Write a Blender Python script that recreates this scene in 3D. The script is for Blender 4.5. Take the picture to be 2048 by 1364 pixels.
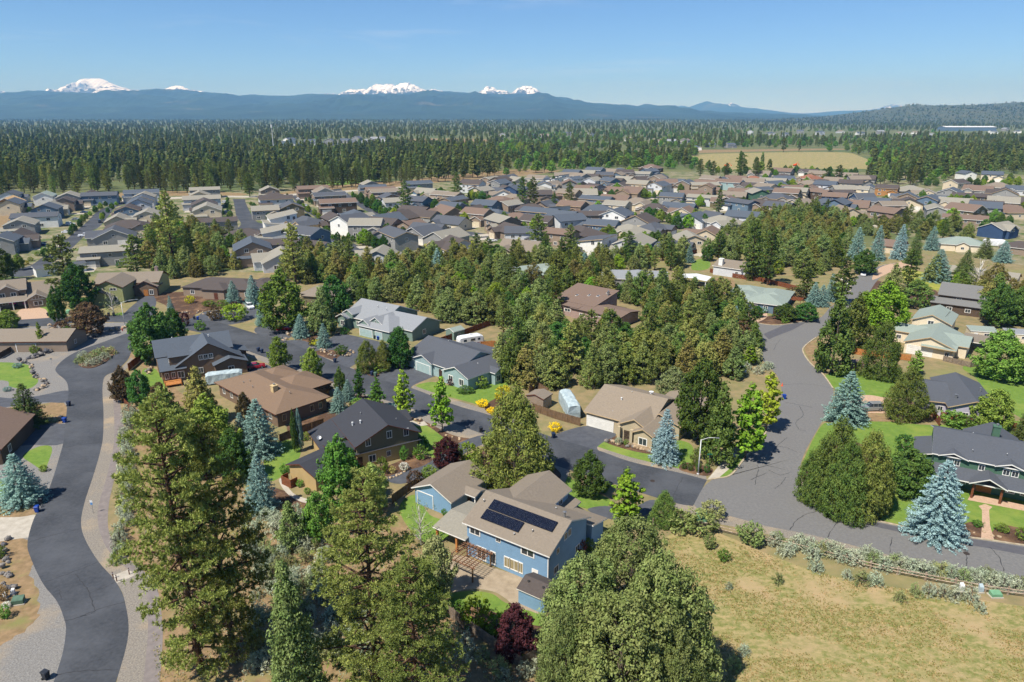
import bpy, math, random
import numpy as np
from mathutils import Vector, Matrix

for o in list(bpy.data.objects):
    bpy.data.objects.remove(o)
scene = bpy.context.scene
COL = scene.collection
random.seed(7)
rng = np.random.default_rng(7)

# ------------------------------------------------------------------ camera
CAM_H = 60.0                       # drone height, metres
FPX, HOR = 1400.0, 229.0           # focal length in photo pixels, row of the level horizon
HAZE_D = 6.8e-5                    # air density of the haze box built at the end
PITCH = math.atan((682 - HOR) / FPX)
CP, SP = math.cos(PITCH), math.sin(PITCH)
cam_d = bpy.data.cameras.new('camera')
cam_d.sensor_width = 36.0
cam_d.lens = 36.0 * FPX / 2048
cam_d.clip_start = 0.5
cam_d.clip_end = 120000
cam = bpy.data.objects.new('camera', cam_d)
cam.location = (0, 0, CAM_H)
cam.rotation_euler = (math.pi / 2 - PITCH, 0, 0)
COL.objects.link(cam)
scene.camera = cam

# ------------------------------------------------------------------ sky and sun
SUN_EL = math.radians(56)
SHADOW = Vector((0.74, 0.67))       # direction in which shadows fall on the ground
SHADOW.normalize()
to_sun = Vector((-SHADOW.x * math.cos(SUN_EL), -SHADOW.y * math.cos(SUN_EL), math.sin(SUN_EL)))
world = bpy.data.worlds.new('World')
scene.world = world
world.use_nodes = True
wn = world.node_tree
for n in list(wn.nodes):
    wn.nodes.remove(n)
w_out = wn.nodes.new('ShaderNodeOutputWorld')
w_bg = wn.nodes.new('ShaderNodeBackground')
w_sky = wn.nodes.new('ShaderNodeTexSky')
w_sky.sky_type = 'NISHITA'
w_sky.sun_disc = False
w_sky.sun_elevation = SUN_EL
w_sky.sun_rotation = math.atan2(to_sun.x, to_sun.y)
w_sky.altitude = 3500
w_sky.air_density = 1.0
w_sky.dust_density = 0.0
w_sky.ozone_density = 10.0
w_bg.inputs['Strength'].default_value = 0.10
# faint cirrus wisps: the sky's own pattern by direction
w_tc = wn.nodes.new('ShaderNodeTexCoord')
w_map = wn.nodes.new('ShaderNodeMapping')
w_map.inputs['Scale'].default_value = (1.6, 1.6, 16.0)
w_map.inputs['Rotation'].default_value = (0.05, 0.03, 0.4)
w_noise = wn.nodes.new('ShaderNodeTexNoise')
w_noise.inputs['Scale'].default_value = 2.3
w_noise.inputs['Detail'].default_value = 9
w_noise.inputs['Roughness'].default_value = 0.62
w_noise.inputs['Distortion'].default_value = 0.5
w_ramp = wn.nodes.new('ShaderNodeValToRGB')
w_ramp.color_ramp.elements[0].position = 0.55
w_ramp.color_ramp.elements[0].color = (0, 0, 0, 1)
w_ramp.color_ramp.elements[1].position = 0.95
w_ramp.color_ramp.elements[1].color = (0.35, 0.35, 0.35, 1)
w_mix = wn.nodes.new('ShaderNodeMixRGB')
w_mix.inputs['Color2'].default_value = (7.0, 7.4, 8.0, 1)
wn.links.new(w_tc.outputs['Generated'], w_map.inputs['Vector'])
wn.links.new(w_map.outputs['Vector'], w_noise.inputs['Vector'])
wn.links.new(w_noise.outputs['Fac'], w_ramp.inputs['Fac'])
wn.links.new(w_ramp.outputs['Color'], w_mix.inputs['Fac'])
wn.links.new(w_sky.outputs['Color'], w_mix.inputs['Color1'])
wn.links.new(w_mix.outputs['Color'], w_bg.inputs['Color'])
wn.links.new(w_bg.outputs['Background'], w_out.inputs['Surface'])

sun_d = bpy.data.lights.new('sun', 'SUN')
sun_d.energy = 5.0
sun_d.angle = math.radians(0.53)
sun_d.color = (1.0, 0.955, 0.88)
sun = bpy.data.objects.new('sun', sun_d)
sun.rotation_euler = (-to_sun).to_track_quat('-Z', 'Y').to_euler()
sun.location = to_sun * 300
COL.objects.link(sun)

scene.view_settings.view_transform = 'Standard'
scene.view_settings.look = 'None'
scene.view_settings.exposure = 0.55
scene.view_settings.gamma = 1.0
scene.view_settings.use_curve_mapping = False
scene.render.engine = 'CYCLES'
scene.cycles.use_denoising = True
scene.cycles.max_bounces = 5
scene.cycles.diffuse_bounces = 2
scene.cycles.glossy_bounces = 2
scene.cycles.transmission_bounces = 2
scene.cycles.transparent_max_bounces = 4
scene.cycles.volume_bounces = 0
scene.cycles.use_adaptive_sampling = True
scene.cycles.adaptive_threshold = 0.02

# ------------------------------------------------------------------ where things stand: bearings read off the photograph, laid on the flat ground
def P(x, y, z=0.0):
    u = (x - 1024) / FPX
    v = (y - 682) / FPX
    t = (CAM_H - z) / (SP + v * CP)
    return Vector((u * t, (CP - v * SP) * t, z))

def height_at(Y, ytop):
    v = (ytop - 682) / FPX
    return CAM_H - Y * (SP + v * CP) / (CP - v * SP)

def metres_per_px(Y, z=0):
    return (Y * CP + (CAM_H - z) * SP) / FPX

def to_px(X, Y, Z=0):
    dz = Z - CAM_H
    d = Y * CP - dz * SP
    return 1024 + FPX * X / d, 682 - FPX * (Y * SP + dz * CP) / d

# ------------------------------------------------------------------ materials
def srgb(r, g, b, k=1.0):
    def f(c):
        c /= 255.0
        return c / 12.92 if c <= 0.04045 else ((c + 0.055) / 1.055) ** 2.4
    return (f(r) * k, f(g) * k, f(b) * k)

MATS = {}
def _new(name):
    m = bpy.data.materials.new(name)
    m.use_nodes = True
    nt = m.node_tree
    bs = nt.nodes['Principled BSDF']
    bs.inputs['Specular IOR Level'].default_value = 0.25
    MATS[name] = m
    return m, nt, bs

def surf(name, c1, c2=None, scale=1.0, rough=0.85, bump=0.0, detail=5, pos=(0.35, 0.65), c3=None, scale3=0.05, pos3=(0.5, 0.62),
         stretch=None, nrough=0.6, metallic=0.0, spec=None, wave=None, coords='Position', coat=0.0):
    """noise-mottled procedural surface; c3 adds broad patches"""
    m, nt, bs = _new(name)
    N, L = nt.nodes, nt.links
    bs.inputs['Roughness'].default_value = rough
    bs.inputs['Metallic'].default_value = metallic
    if spec is not None:
        bs.inputs['Specular IOR Level'].default_value = spec
    if coat:
        bs.inputs['Coat Weight'].default_value = coat
    c2 = c2 or tuple(min(1, x * 0.8) for x in c1)
    if coords == 'Position':
        g = N.new('ShaderNodeNewGeometry'); vec = g.outputs['Position']
    else:
        g = N.new('ShaderNodeTexCoord'); vec = g.outputs['Object']
    mp = N.new('ShaderNodeMapping')
    if stretch:
        mp.inputs['Scale'].default_value = stretch
    L.new(vec, mp.inputs['Vector'])
    nz = N.new('ShaderNodeTexNoise')
    nz.inputs['Scale'].default_value = scale
    nz.inputs['Detail'].default_value = detail
    nz.inputs['Roughness'].default_value = nrough
    L.new(mp.outputs['Vector'], nz.inputs['Vector'])
    rp = N.new('ShaderNodeValToRGB')
    rp.color_ramp.elements[0].position, rp.color_ramp.elements[1].position = pos
    rp.color_ramp.elements[0].color = (*c1, 1)
    rp.color_ramp.elements[1].color = (*c2, 1)
    L.new(nz.outputs['Fac'], rp.inputs['Fac'])
    out = rp.outputs['Color']
    if c3:
        n3 = N.new('ShaderNodeTexNoise')
        n3.inputs['Scale'].default_value = scale3
        n3.inputs['Detail'].default_value = 6
        n3.inputs['Roughness'].default_value = 0.62
        L.new(vec, n3.inputs['Vector'])
        r3 = N.new('ShaderNodeValToRGB')
        r3.color_ramp.elements[0].position, r3.color_ramp.elements[1].position = pos3
        L.new(n3.outputs['Fac'], r3.inputs['Fac'])
        mx = N.new('ShaderNodeMixRGB')
        L.new(r3.outputs['Color'], mx.inputs['Fac'])
        L.new(out, mx.inputs['Color1'])
        mx.inputs['Color2'].default_value = (*c3, 1)
        out = mx.outputs['Color']
    L.new(out, bs.inputs['Base Color'])
    if wave:
        wv = N.new('ShaderNodeTexWave')
        wv.wave_type = 'BANDS'
        wv.bands_direction = wave[0]
        wv.wave_profile = 'SAW'
        wv.inputs['Scale'].default_value = wave[1]
        L.new(vec, wv.inputs['Vector'])
        bp = N.new('ShaderNodeBump')
        bp.inputs['Strength'].default_value = wave[2]
        bp.inputs['Distance'].default_value = 0.03
        L.new(wv.outputs['Fac'], bp.inputs['Height'])
        L.new(bp.outputs['Normal'], bs.inputs['Normal'])
    elif bump:
        bp = N.new('ShaderNodeBump')
        bp.inputs['Strength'].default_value = bump
        bp.inputs['Distance'].default_value = 0.1
        L.new(nz.outputs['Fac'], bp.inputs['Height'])
        L.new(bp.outputs['Normal'], bs.inputs['Normal'])
    return m

def leaf(name, base, alt=None, trans=0.2, var=0.3, hue=0.03, obj_var=0.3):
    """foliage: each leaf its own tone, each plant its own tint"""
    m = bpy.data.materials.new(name)
    m.use_nodes = True
    nt = m.node_tree
    N, L = nt.nodes, nt.links
    for n in list(N):
        N.remove(n)
    out = N.new('ShaderNodeOutputMaterial')
    geo = N.new('ShaderNodeNewGeometry')
    oi = N.new('ShaderNodeObjectInfo')
    tc = N.new('ShaderNodeTexCoord')
    nz = N.new('ShaderNodeTexNoise')
    nz.inputs['Scale'].default_value = 0.9
    nz.inputs['Detail'].default_value = 3
    L.new(geo.outputs['Position'], nz.inputs['Vector'])
    alt = alt or (base[0] * 1.25, base[1] * 1.1, base[2] * 0.8)
    mx = N.new('ShaderNodeMixRGB')
    mx.inputs['Color1'].default_value = (*base, 1)
    mx.inputs['Color2'].default_value = (*alt, 1)
    rp = N.new('ShaderNodeMapRange')
    rp.inputs['From Min'].default_value = 0.35
    rp.inputs['From Max'].default_value = 0.65
    L.new(nz.outputs['Fac'], rp.inputs['Value'])
    L.new(rp.outputs['Result'], mx.inputs['Fac'])
    hsv = N.new('ShaderNodeHueSaturation')
    L.new(mx.outputs['Color'], hsv.inputs['Color'])
    mr = N.new('ShaderNodeMapRange')
    mr.inputs['To Min'].default_value = 1 - var
    mr.inputs['To Max'].default_value = 1 + var
    L.new(geo.outputs['Random Per Island'], mr.inputs['Value'])
    mo = N.new('ShaderNodeMapRange')
    mo.inputs['To Min'].default_value = 1 - obj_var
    mo.inputs['To Max'].default_value = 1 + obj_var * 0.8
    L.new(oi.outputs['Random'], mo.inputs['Value'])
    mu = N.new('ShaderNodeMath'); mu.operation = 'MULTIPLY'
    L.new(mr.outputs['Result'], mu.inputs[0]); L.new(mo.outputs['Result'], mu.inputs[1])
    L.new(mu.outputs[0], hsv.inputs['Value'])
    ml = N.new('ShaderNodeMath'); ml.operation = 'MULTIPLY'; ml.inputs[1].default_value = 7.13
    fr = N.new('ShaderNodeMath'); fr.operation = 'FRACT'
    L.new(oi.outputs['Random'], ml.inputs[0]); L.new(ml.outputs[0], fr.inputs[0])
    mh = N.new('ShaderNodeMapRange')
    mh.inputs['To Min'].default_value = 0.5 - hue
    mh.inputs['To Max'].default_value = 0.5 + hue
    L.new(fr.outputs[0], mh.inputs['Value'])
    L.new(mh.outputs['Result'], hsv.inputs['Hue'])
    df = N.new('ShaderNodeBsdfDiffuse')
    tl = N.new('ShaderNodeBsdfTranslucent')
    ms = N.new('ShaderNodeMixShader')
    ms.inputs['Fac'].default_value = trans
    L.new(hsv.outputs['Color'], df.inputs['Color'])
    L.new(hsv.outputs['Color'], tl.inputs['Color'])
    L.new(df.outputs[0], ms.inputs[1]); L.new(tl.outputs[0], ms.inputs[2])
    L.new(ms.outputs[0], out.inputs['Surface'])
    MATS[name] = m
    return m

# setting
surf('ground', srgb(142, 124, 92), srgb(112, 108, 74), 0.35, 0.95, 0.3, 8, c3=srgb(120, 122, 74), scale3=0.03, pos3=(0.5, 0.7))
surf('far_ground', srgb(112, 110, 72), srgb(84, 94, 56), 0.02, 0.95, 0, 8, c3=srgb(84, 96, 58), scale3=0.006, pos3=(0.45, 0.6))
surf('field', srgb(158, 142, 100), srgb(106, 112, 58), 1.1, 0.95, 0.6, 12, pos=(0.39, 0.60), c3=srgb(160, 140, 104), scale3=0.16, pos3=(0.48, 0.66), stretch=(0.8, 1.2, 1), nrough=0.74)
surf('soil', srgb(146, 122, 92), srgb(116, 98, 70), 0.9, 0.95, 0.5, 9, c3=srgb(120, 118, 72), scale3=0.2, pos3=(0.52, 0.68))
surf('gravel', srgb(142, 135, 124), srgb(108, 103, 96), 5.0, 0.95, 0.6, 8, c3=srgb(166, 146, 116), scale3=0.11, pos3=(0.5, 0.75))
surf('gravel_grey', srgb(136, 134, 130), srgb(104, 102, 99), 5.0, 0.95, 0.6, 8, c3=srgb(158, 140, 112), scale3=0.09, pos3=(0.55, 0.8))
surf('asphalt_new', srgb(68, 71, 76), srgb(55, 58, 63), 2.0, 0.8, 0.15, 8, c3=srgb(84, 87, 92), scale3=0.12, pos3=(0.4, 0.75))
surf('asphalt_old', srgb(118, 117, 115), srgb(98, 98, 97), 2.2, 0.9, 0.15, 9, c3=srgb(106, 105, 104), scale3=0.1, pos3=(0.35, 0.75), nrough=0.7)
surf('asphalt_patch', srgb(88, 88, 92), srgb(80, 80, 85), 1.2, 0.85, 0.1)
surf('asphalt_drive', srgb(82, 85, 91), srgb(70, 73, 79), 0.7, 0.85, 0.15, 8)
surf('crack', srgb(46, 46, 48), srgb(58, 58, 60), 3, 0.7)
surf('path', srgb(128, 120, 116), srgb(112, 105, 102), 1.2, 0.9, 0.1)
surf('concrete', srgb(178, 171, 158), srgb(158, 151, 138), 0.8, 0.9, 0.1, 7)
surf('paver', srgb(186, 158, 134), srgb(164, 138, 116), 2.5, 0.9, 0.3, 6)
surf('patio', srgb(158, 144, 123), srgb(138, 124, 104), 0.9, 0.9, 0.2, 8)
surf('kerb', srgb(176, 164, 142), srgb(150, 136, 112), 1.5, 0.9, 0.1)
surf('lawn', srgb(108, 132, 56), srgb(86, 114, 44), 0.9, 0.95, 0.5, 9, c3=srgb(128, 138, 64), scale3=0.12, pos3=(0.5, 0.75), nrough=0.72)
surf('lawn_dry', srgb(146, 146, 66), srgb(120, 130, 52), 0.8, 0.95, 0.5, 9, c3=srgb(168, 156, 84), scale3=0.15, pos3=(0.5, 0.7))
surf('mulch', srgb(92, 70, 54), srgb(66, 50, 40), 3.5, 0.95, 0.6, 8, c3=srgb(128, 100, 74), scale3=0.25, pos3=(0.5, 0.7))
surf('yard', srgb(150, 138, 116), srgb(104, 104, 70), 0.4, 0.95, 0, 8, c3=srgb(78, 94, 48), scale3=0.09, pos3=(0.45, 0.6))
surf('rock', srgb(142, 136, 128), srgb(92, 90, 90), 2.2, 0.9, 0.5, 6)
surf('rock_tan', srgb(186, 166, 138), srgb(142, 122, 98), 2.2, 0.9, 0.5, 6)
surf('rock_dark', srgb(98, 98, 102), srgb(66, 66, 70), 2.2, 0.9, 0.5, 6)
# roofs
def roof(name, c):
    d = tuple(x * 0.74 for x in c)
    surf('roof_' + name, c, d, 3.2, 0.9, 0.25, 6, pos=(0.3, 0.7), c3=tuple(x * 0.88 for x in c), scale3=0.5, pos3=(0.4, 0.7), coords='Object')
roof('charcoal', srgb(84, 88, 95)); roof('dark_brown', srgb(84, 77, 74)); roof('brown', srgb(120, 102, 90))
roof('tan', srgb(132, 122, 109)); roof('grey_tan', srgb(144, 140, 128)); roof('slate', srgb(84, 92, 102)); roof('black', srgb(60, 62, 68))
roof('grey', srgb(138, 142, 146)); roof('sage', srgb(140, 152, 144)); roof('weathered', srgb(118, 118, 116)); roof('light_tan', srgb(140, 128, 112))
roof('tan_brown', srgb(124, 104, 86)); roof('red_brown', srgb(140, 96, 76)); roof('purlin_wood', srgb(206, 170, 122))
# walls: lap siding relief
def wallm(name, c, boards='Z'):
    surf('wall_' + name, c, tuple(x * 0.9 for x in c), 0.6, 0.8, 0, 4, wave=(boards, 2.2 if boards == 'Z' else 1.6, 0.5), coords='Object')
wallm('blue', srgb(122, 156, 186)); wallm('tan', srgb(176, 152, 106), 'X'); wallm('olive', srgb(112, 104, 80)); wallm('brown', srgb(112, 94, 78), 'X')
wallm('teal', srgb(146, 168, 168)); wallm('green', srgb(114, 134, 124)); wallm('forest', srgb(76, 108, 88)); wallm('stone_tan', srgb(180, 166, 138))
wallm('lavender', srgb(176, 172, 186), 'X'); wallm('cream', srgb(220, 206, 180)); wallm('white', srgb(226, 226, 222)); wallm('grey', srgb(142, 142, 140))
wallm('taupe', srgb(142, 126, 110)); wallm('beige', srgb(200, 186, 160)); wallm('slate_blue', srgb(98, 118, 136)); wallm('moss', srgb(154, 158, 110))
wallm('navy', srgb(54, 76, 108)); wallm('dark_brown', srgb(88, 74, 62)); wallm('pale_grey', srgb(196, 198, 200)); wallm('wood', srgb(168, 122, 74)); wallm('pinkish', srgb(158, 136, 128))
surf('trim_white', srgb(228, 226, 220), srgb(210, 208, 202), 1, 0.6)
surf('trim_dark', srgb(62, 54, 50), srgb(50, 44, 42), 1, 0.7)
surf('trim_tan', srgb(196, 172, 136), srgb(176, 152, 118), 1, 0.7)
surf('trim_brown', srgb(104, 62, 46), srgb(84, 50, 38), 1, 0.7)
surf('trim_slate', srgb(66, 78, 90), srgb(56, 66, 78), 1, 0.7)
surf('garage_white', srgb(222, 220, 212), srgb(206, 204, 196), 0.8, 0.6)
surf('garage_teal', srgb(158, 178, 176), srgb(146, 168, 166), 0.8, 0.6)
surf('garage_tan', srgb(206, 194, 168), srgb(192, 180, 154), 0.8, 0.6)
surf('door_dark', srgb(70, 50, 40), srgb(56, 40, 34), 2, 0.6)
surf('glass', (0.035, 0.045, 0.055), (0.03, 0.036, 0.045), 1, 0.07, spec=0.6)
surf('glass_blind', srgb(150, 138, 104), srgb(128, 118, 88), 1, 0.2, spec=0.5)
surf('solar', (0.008, 0.010, 0.022), (0.006, 0.008, 0.016), 3, 0.16, spec=0.5)
surf('metal', srgb(168, 170, 172), srgb(140, 142, 144), 2, 0.4, metallic=0.7)
surf('metal_white', srgb(220, 222, 222), srgb(204, 206, 206), 1, 0.45)
surf('chimney_tan', srgb(206, 184, 140), srgb(176, 152, 110), 4, 0.9, 0.4)
surf('wood_fence', srgb(122, 98, 74), srgb(92, 74, 56), 3, 0.9, 0.3, stretch=(1, 1, 0.3))
surf('wood_red', srgb(124, 74, 46), srgb(98, 58, 38), 3, 0.85, 0.2)
surf('wood_perg', srgb(134, 98, 74), srgb(108, 78, 58), 3, 0.85, 0.2)
surf('wood_orange', srgb(182, 122, 66), srgb(150, 98, 54), 3, 0.85, 0.2)
surf('wood_grey', srgb(138, 124, 108), srgb(104, 92, 80), 3, 0.9, 0.3)
surf('rail', srgb(176, 160, 140), srgb(128, 110, 92), 4, 0.9, 0.3)
surf('bark_pine', srgb(104, 78, 58), srgb(62, 48, 40), 3.0, 0.95, 0.6)
surf('bark_grey', srgb(112, 100, 88), srgb(76, 66, 58), 3.0, 0.95, 0.6)
surf('bark_white', srgb(226, 222, 212), srgb(190, 184, 172), 3.0, 0.8, 0.2)
surf('plastic_blue', srgb(28, 66, 150), srgb(24, 58, 134), 2, 0.5)
surf('plastic_black', srgb(46, 50, 58), srgb(38, 42, 48), 2, 0.5)
surf('plastic_navy', srgb(36, 50, 78), srgb(30, 42, 66), 2, 0.5)
surf('rubber', (0.02, 0.02, 0.02), (0.03, 0.03, 0.03), 2, 0.8)
surf('paint_red', srgb(196, 30, 26), srgb(180, 24, 22), 0.5, 0.25, spec=0.5, coat=0.6)
surf('paint_maroon', srgb(150, 22, 40), srgb(130, 18, 34), 0.5, 0.25, spec=0.5, coat=0.6)
surf('paint_white', srgb(228, 230, 232), srgb(216, 218, 220), 0.5, 0.3, spec=0.5, coat=0.5)
surf('paint_silver', srgb(158, 160, 160), srgb(148, 150, 150), 0.5, 0.3, metallic=0.4, coat=0.5)
surf('paint_blue', srgb(36, 62, 100), srgb(30, 52, 86), 0.5, 0.25, spec=0.5, coat=0.6)
surf('paint_black', srgb(34, 36, 40), srgb(28, 30, 34), 0.5, 0.25, spec=0.5, coat=0.6)
surf('lamp_lens', srgb(230, 226, 210), None, 1, 0.2)
surf('tarp', srgb(176, 190, 192), srgb(146, 162, 168), 1.2, 0.7, 0.8, 6)
surf('tarp_brown', srgb(150, 128, 116), srgb(130, 110, 100), 1.0, 0.8, 0.5)
surf('utility_green', srgb(112, 156, 122), srgb(98, 140, 108), 1.5, 0.6)
surf('utility_dark', srgb(84, 110, 92), srgb(72, 96, 80), 1.5, 0.6)
surf('sign_green', srgb(34, 112, 84), srgb(28, 100, 74), 2, 0.5)
surf('sign_blue', srgb(86, 138, 190), srgb(76, 126, 178), 2, 0.5)
surf('hydrant', srgb(170, 34, 30), srgb(150, 28, 26), 2, 0.5)
surf('orange', srgb(240, 96, 30), srgb(228, 84, 24), 2, 0.6)
surf('flower_pink', srgb(206, 70, 160), srgb(186, 50, 140), 5, 0.8)
surf('flower_yellow', srgb(248, 196, 24), srgb(232, 172, 10), 5, 0.8)
# foliage
leaf('lf_ponderosa', srgb(126, 142, 72), srgb(156, 166, 92))
leaf('lf_juniper', srgb(114, 132, 74), srgb(134, 144, 88), obj_var=0.16, hue=0.02)
leaf('lf_juniper_olive', srgb(122, 130, 68), srgb(138, 136, 76), hue=0.04)
leaf('lf_bushpine', srgb(92, 112, 54), srgb(118, 130, 66))
leaf('lf_spruce_blue', srgb(146, 176, 164), srgb(122, 154, 146), hue=0.012, obj_var=0.2)
leaf('lf_spruce_pale', srgb(164, 192, 192), srgb(140, 170, 172), hue=0.01, obj_var=0.1)
leaf('lf_spruce_green', srgb(90, 112, 62), srgb(112, 128, 72))
leaf('lf_green', srgb(96, 130, 54), srgb(120, 146, 66))
leaf('lf_dark', srgb(72, 104, 50), srgb(92, 120, 58))
leaf('lf_lime', srgb(122, 154, 48), srgb(140, 164, 58))
leaf('lf_yellow', srgb(186, 182, 50), srgb(206, 196, 62))
leaf('lf_purple', srgb(66, 40, 44), srgb(84, 48, 50), hue=0.015)
leaf('lf_bronze', srgb(110, 88, 66), srgb(92, 84, 58))
leaf('lf_sage', srgb(176, 184, 160), srgb(152, 162, 132), obj_var=0.15)
leaf('lf_willow', srgb(134, 148, 92), srgb(156, 162, 112))
leaf('lf_far', srgb(96, 110, 60), srgb(114, 122, 68), obj_var=0.4)
leaf('lf_flower_y', srgb(248, 216, 44), srgb(240, 204, 36), obj_var=0.05, hue=0.005)
leaf('lf_white_flower', srgb(226, 222, 214), srgb(200, 206, 180), obj_var=0.1)
leaf('lf_rust', srgb(140, 86, 60), srgb(120, 80, 54))
leaf('lf_grass', srgb(112, 120, 58), srgb(132, 132, 70), obj_var=0.0)
leaf('lf_straw', srgb(196, 176, 120), srgb(176, 158, 100))

# ------------------------------------------------------------------ object helpers
LABELS = {}
def mk(name, V, F, mats, midx=None, smooth=False):
    me = bpy.data.meshes.new(name)
    if isinstance(V, np.ndarray) and isinstance(F, np.ndarray):
        nv, nf, k = len(V), len(F), F.shape[1]
        me.vertices.add(nv)
        me.vertices.foreach_set('co', np.ascontiguousarray(V, dtype=np.float32).ravel())
        me.loops.add(nf * k)
        me.loops.foreach_set('vertex_index', np.ascontiguousarray(F, dtype=np.int32).ravel())
        me.polygons.add(nf)
        me.polygons.foreach_set('loop_start', np.arange(0, nf * k, k, dtype=np.int32))
        try:
            me.polygons.foreach_set('loop_total', np.full(nf, k, dtype=np.int32))
        except Exception:
            pass
        me.update(calc_edges=True)
    else:
        me.from_pydata([tuple(v) for v in V], [], [tuple(f) for f in F])
        me.update()
    for m in mats:
        me.materials.append(MATS[m] if isinstance(m, str) else m)
    if midx is not None:
        me.polygons.foreach_set('material_index', np.asarray(midx, dtype=np.int32))
    if smooth:
        me.polygons.foreach_set('use_smooth', np.ones(len(me.polygons), dtype=bool))
    return me

def tag(o, label=None, cat=None, group=None, kind=None):
    if label:
        o['label'] = label
        LABELS[label] = LABELS.get(label, 0) + 1
    if cat:
        o['category'] = cat
    if group:
        o['group'] = group
    if kind:
        o['kind'] = kind
    return o

def ob(name, me, parent=None, loc=(0, 0, 0), rz=0.0, scale=None):
    o = bpy.data.objects.new(name, me)
    COL.objects.link(o)
    o.location = loc
    if rz:
        o.rotation_euler = (0, 0, rz)
    if scale:
        o.scale = scale
    if parent:
        o.parent = parent
    return o

def empty(name, loc, rz=0.0, label=None, cat=None, group=None):
    o = ob(name, None, None, loc, rz)
    o.empty_display_size = 0.5
    return tag(o, label, cat, group)

def setmat(o, *mats):
    """give this copy its own materials while it shares its mesh"""
    for i, m in enumerate(mats):
        if m and i < len(o.material_slots):
            o.material_slots[i].link = 'OBJECT'
            o.material_slots[i].material = MATS[m]

class MB:
    def __init__(self):
        self.V, self.F, self.M = [], [], []
    def poly(self, pts, m=0):
        b = len(self.V)
        self.V += [tuple(p) for p in pts]
        self.F.append(tuple(range(b, b + len(pts))))
        self.M.append(m)
    def box(self, x0, x1, y0, y1, z0, z1, m=0, top=None):
        b = len(self.V)
        self.V += [(x0, y0, z0), (x1, y0, z0), (x1, y1, z0), (x0, y1, z0), (x0, y0, z1), (x1, y0, z1), (x1, y1, z1), (x0, y1, z1)]
        for f, mm in (((0, 3, 2, 1), m), ((4, 5, 6, 7), m if top is None else top), ((0, 1, 5, 4), m), ((1, 2, 6, 5), m), ((2, 3, 7, 6), m), ((3, 0, 4, 7), m)):
            self.F.append(tuple(b + i for i in f)); self.M.append(mm)
    def slab(self, pts, t, m=0, side=1):
        """closed slab: polygon pts lifted by t (top = m, rim and underside = side)"""
        b, n = len(self.V), len(pts)
        self.V += [tuple(p) for p in pts] + [(p[0], p[1], p[2] + t) for p in pts]
        self.F.append(tuple(b + n + i for i in range(n))); self.M.append(m)
        self.F.append(tuple(b + n - 1 - i for i in range(n))); self.M.append(side)
        for i in range(n):
            j = (i + 1) % n
            self.F.append((b + i, b + j, b + n + j, b + n + i)); self.M.append(side)
    def tube(self, p, q, r0, r1=None, n=6, m=0, caps=True):
        p, q = Vector(p), Vector(q)
        r1 = r0 if r1 is None else r1
        d = (q - p).normalized()
        a = d.orthogonal().normalized()
        c = d.cross(a)
        b = len(self.V)
        for (o, r) in ((p, r0), (q, r1)):
            for i in range(n):
                t = 2 * math.pi * i / n
                self.V.append(tuple(o + a * math.cos(t) * r + c * math.sin(t) * r))
        for i in range(n):
            j = (i + 1) % n
            self.F.append((b + i, b + j, b + n + j, b + n + i)); self.M.append(m)
        if caps:
            self.F.append(tuple(b + n - 1 - i for i in range(n))); self.M.append(m)
            self.F.append(tuple(b + n + i for i in range(n))); self.M.append(m)
    def mesh(self, name, mats, smooth=False):
        return mk(name, self.V, self.F, mats, self.M, smooth)

def ordinal(n):
    words = ['first', 'second', 'third', 'fourth', 'fifth', 'sixth', 'seventh', 'eighth', 'ninth', 'tenth', 'eleventh', 'twelfth']
    if n <= 12:
        return words[n - 1]
    return f"{n}{'th' if 10 <= n % 100 <= 20 else {1: 'st', 2: 'nd', 3: 'rd'}.get(n % 10, 'th')}"

def catmull(pts, k=6, closed=False):
    pts = [Vector(p) for p in pts]
    n = len(pts)
    out = []
    for i in range(n if closed else n - 1):
        if closed:
            p0, p1, p2, p3 = pts[i - 1], pts[i], pts[(i + 1) % n], pts[(i + 2) % n]
        else:
            p0, p1, p2, p3 = pts[max(0, i - 1)], pts[i], pts[i + 1], pts[min(n - 1, i + 2)]
        for s in range(k):
            t = s / k
            out.append(0.5 * ((2 * p1) + (p2 - p0) * t + (2 * p0 - 5 * p1 + 4 * p2 - p3) * t * t + (3 * p1 - p0 - 3 * p2 + p3) * t ** 3))
    if not closed:
        out.append(pts[-1])
    return out

from mathutils.geometry import tessellate_polygon
def sheet(name, px, mat, z, smooth=True, kind='structure', k=5, thick=0.0, parent=None, jag=0.0):
    """a patch of ground outlined by its edge points (photo bearings on the ground)"""
    pts = [P(*p) for p in px]
    if smooth:
        pts = catmull(pts, k, True)
    if jag:
        r = random.Random(len(px) * 31 + int(px[0][0]))
        pts = [p + Vector((r.uniform(-jag, jag), r.uniform(-jag, jag), 0)) for p in pts]
    pts = [Vector((p.x, p.y, z)) for p in pts]
    tris = tessellate_polygon([pts])
    V = [tuple(p) for p in pts]
    F = []
    for t in tris:
        a, b, c = (pts[i] for i in t)
        F.append(tuple(t) if (b - a).cross(c - a).z > 0 else (t[0], t[2], t[1]))
    if thick:
        n = len(V)
        V += [(p.x, p.y, z - thick) for p in pts]
        F += [(i, (i + 1) % n, n + (i + 1) % n, n + i) for i in range(n)]
    o = ob(name, mk(name, V, F, [mat]), parent)
    if kind and not parent:
        tag(o, kind=kind)
    return o

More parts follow.
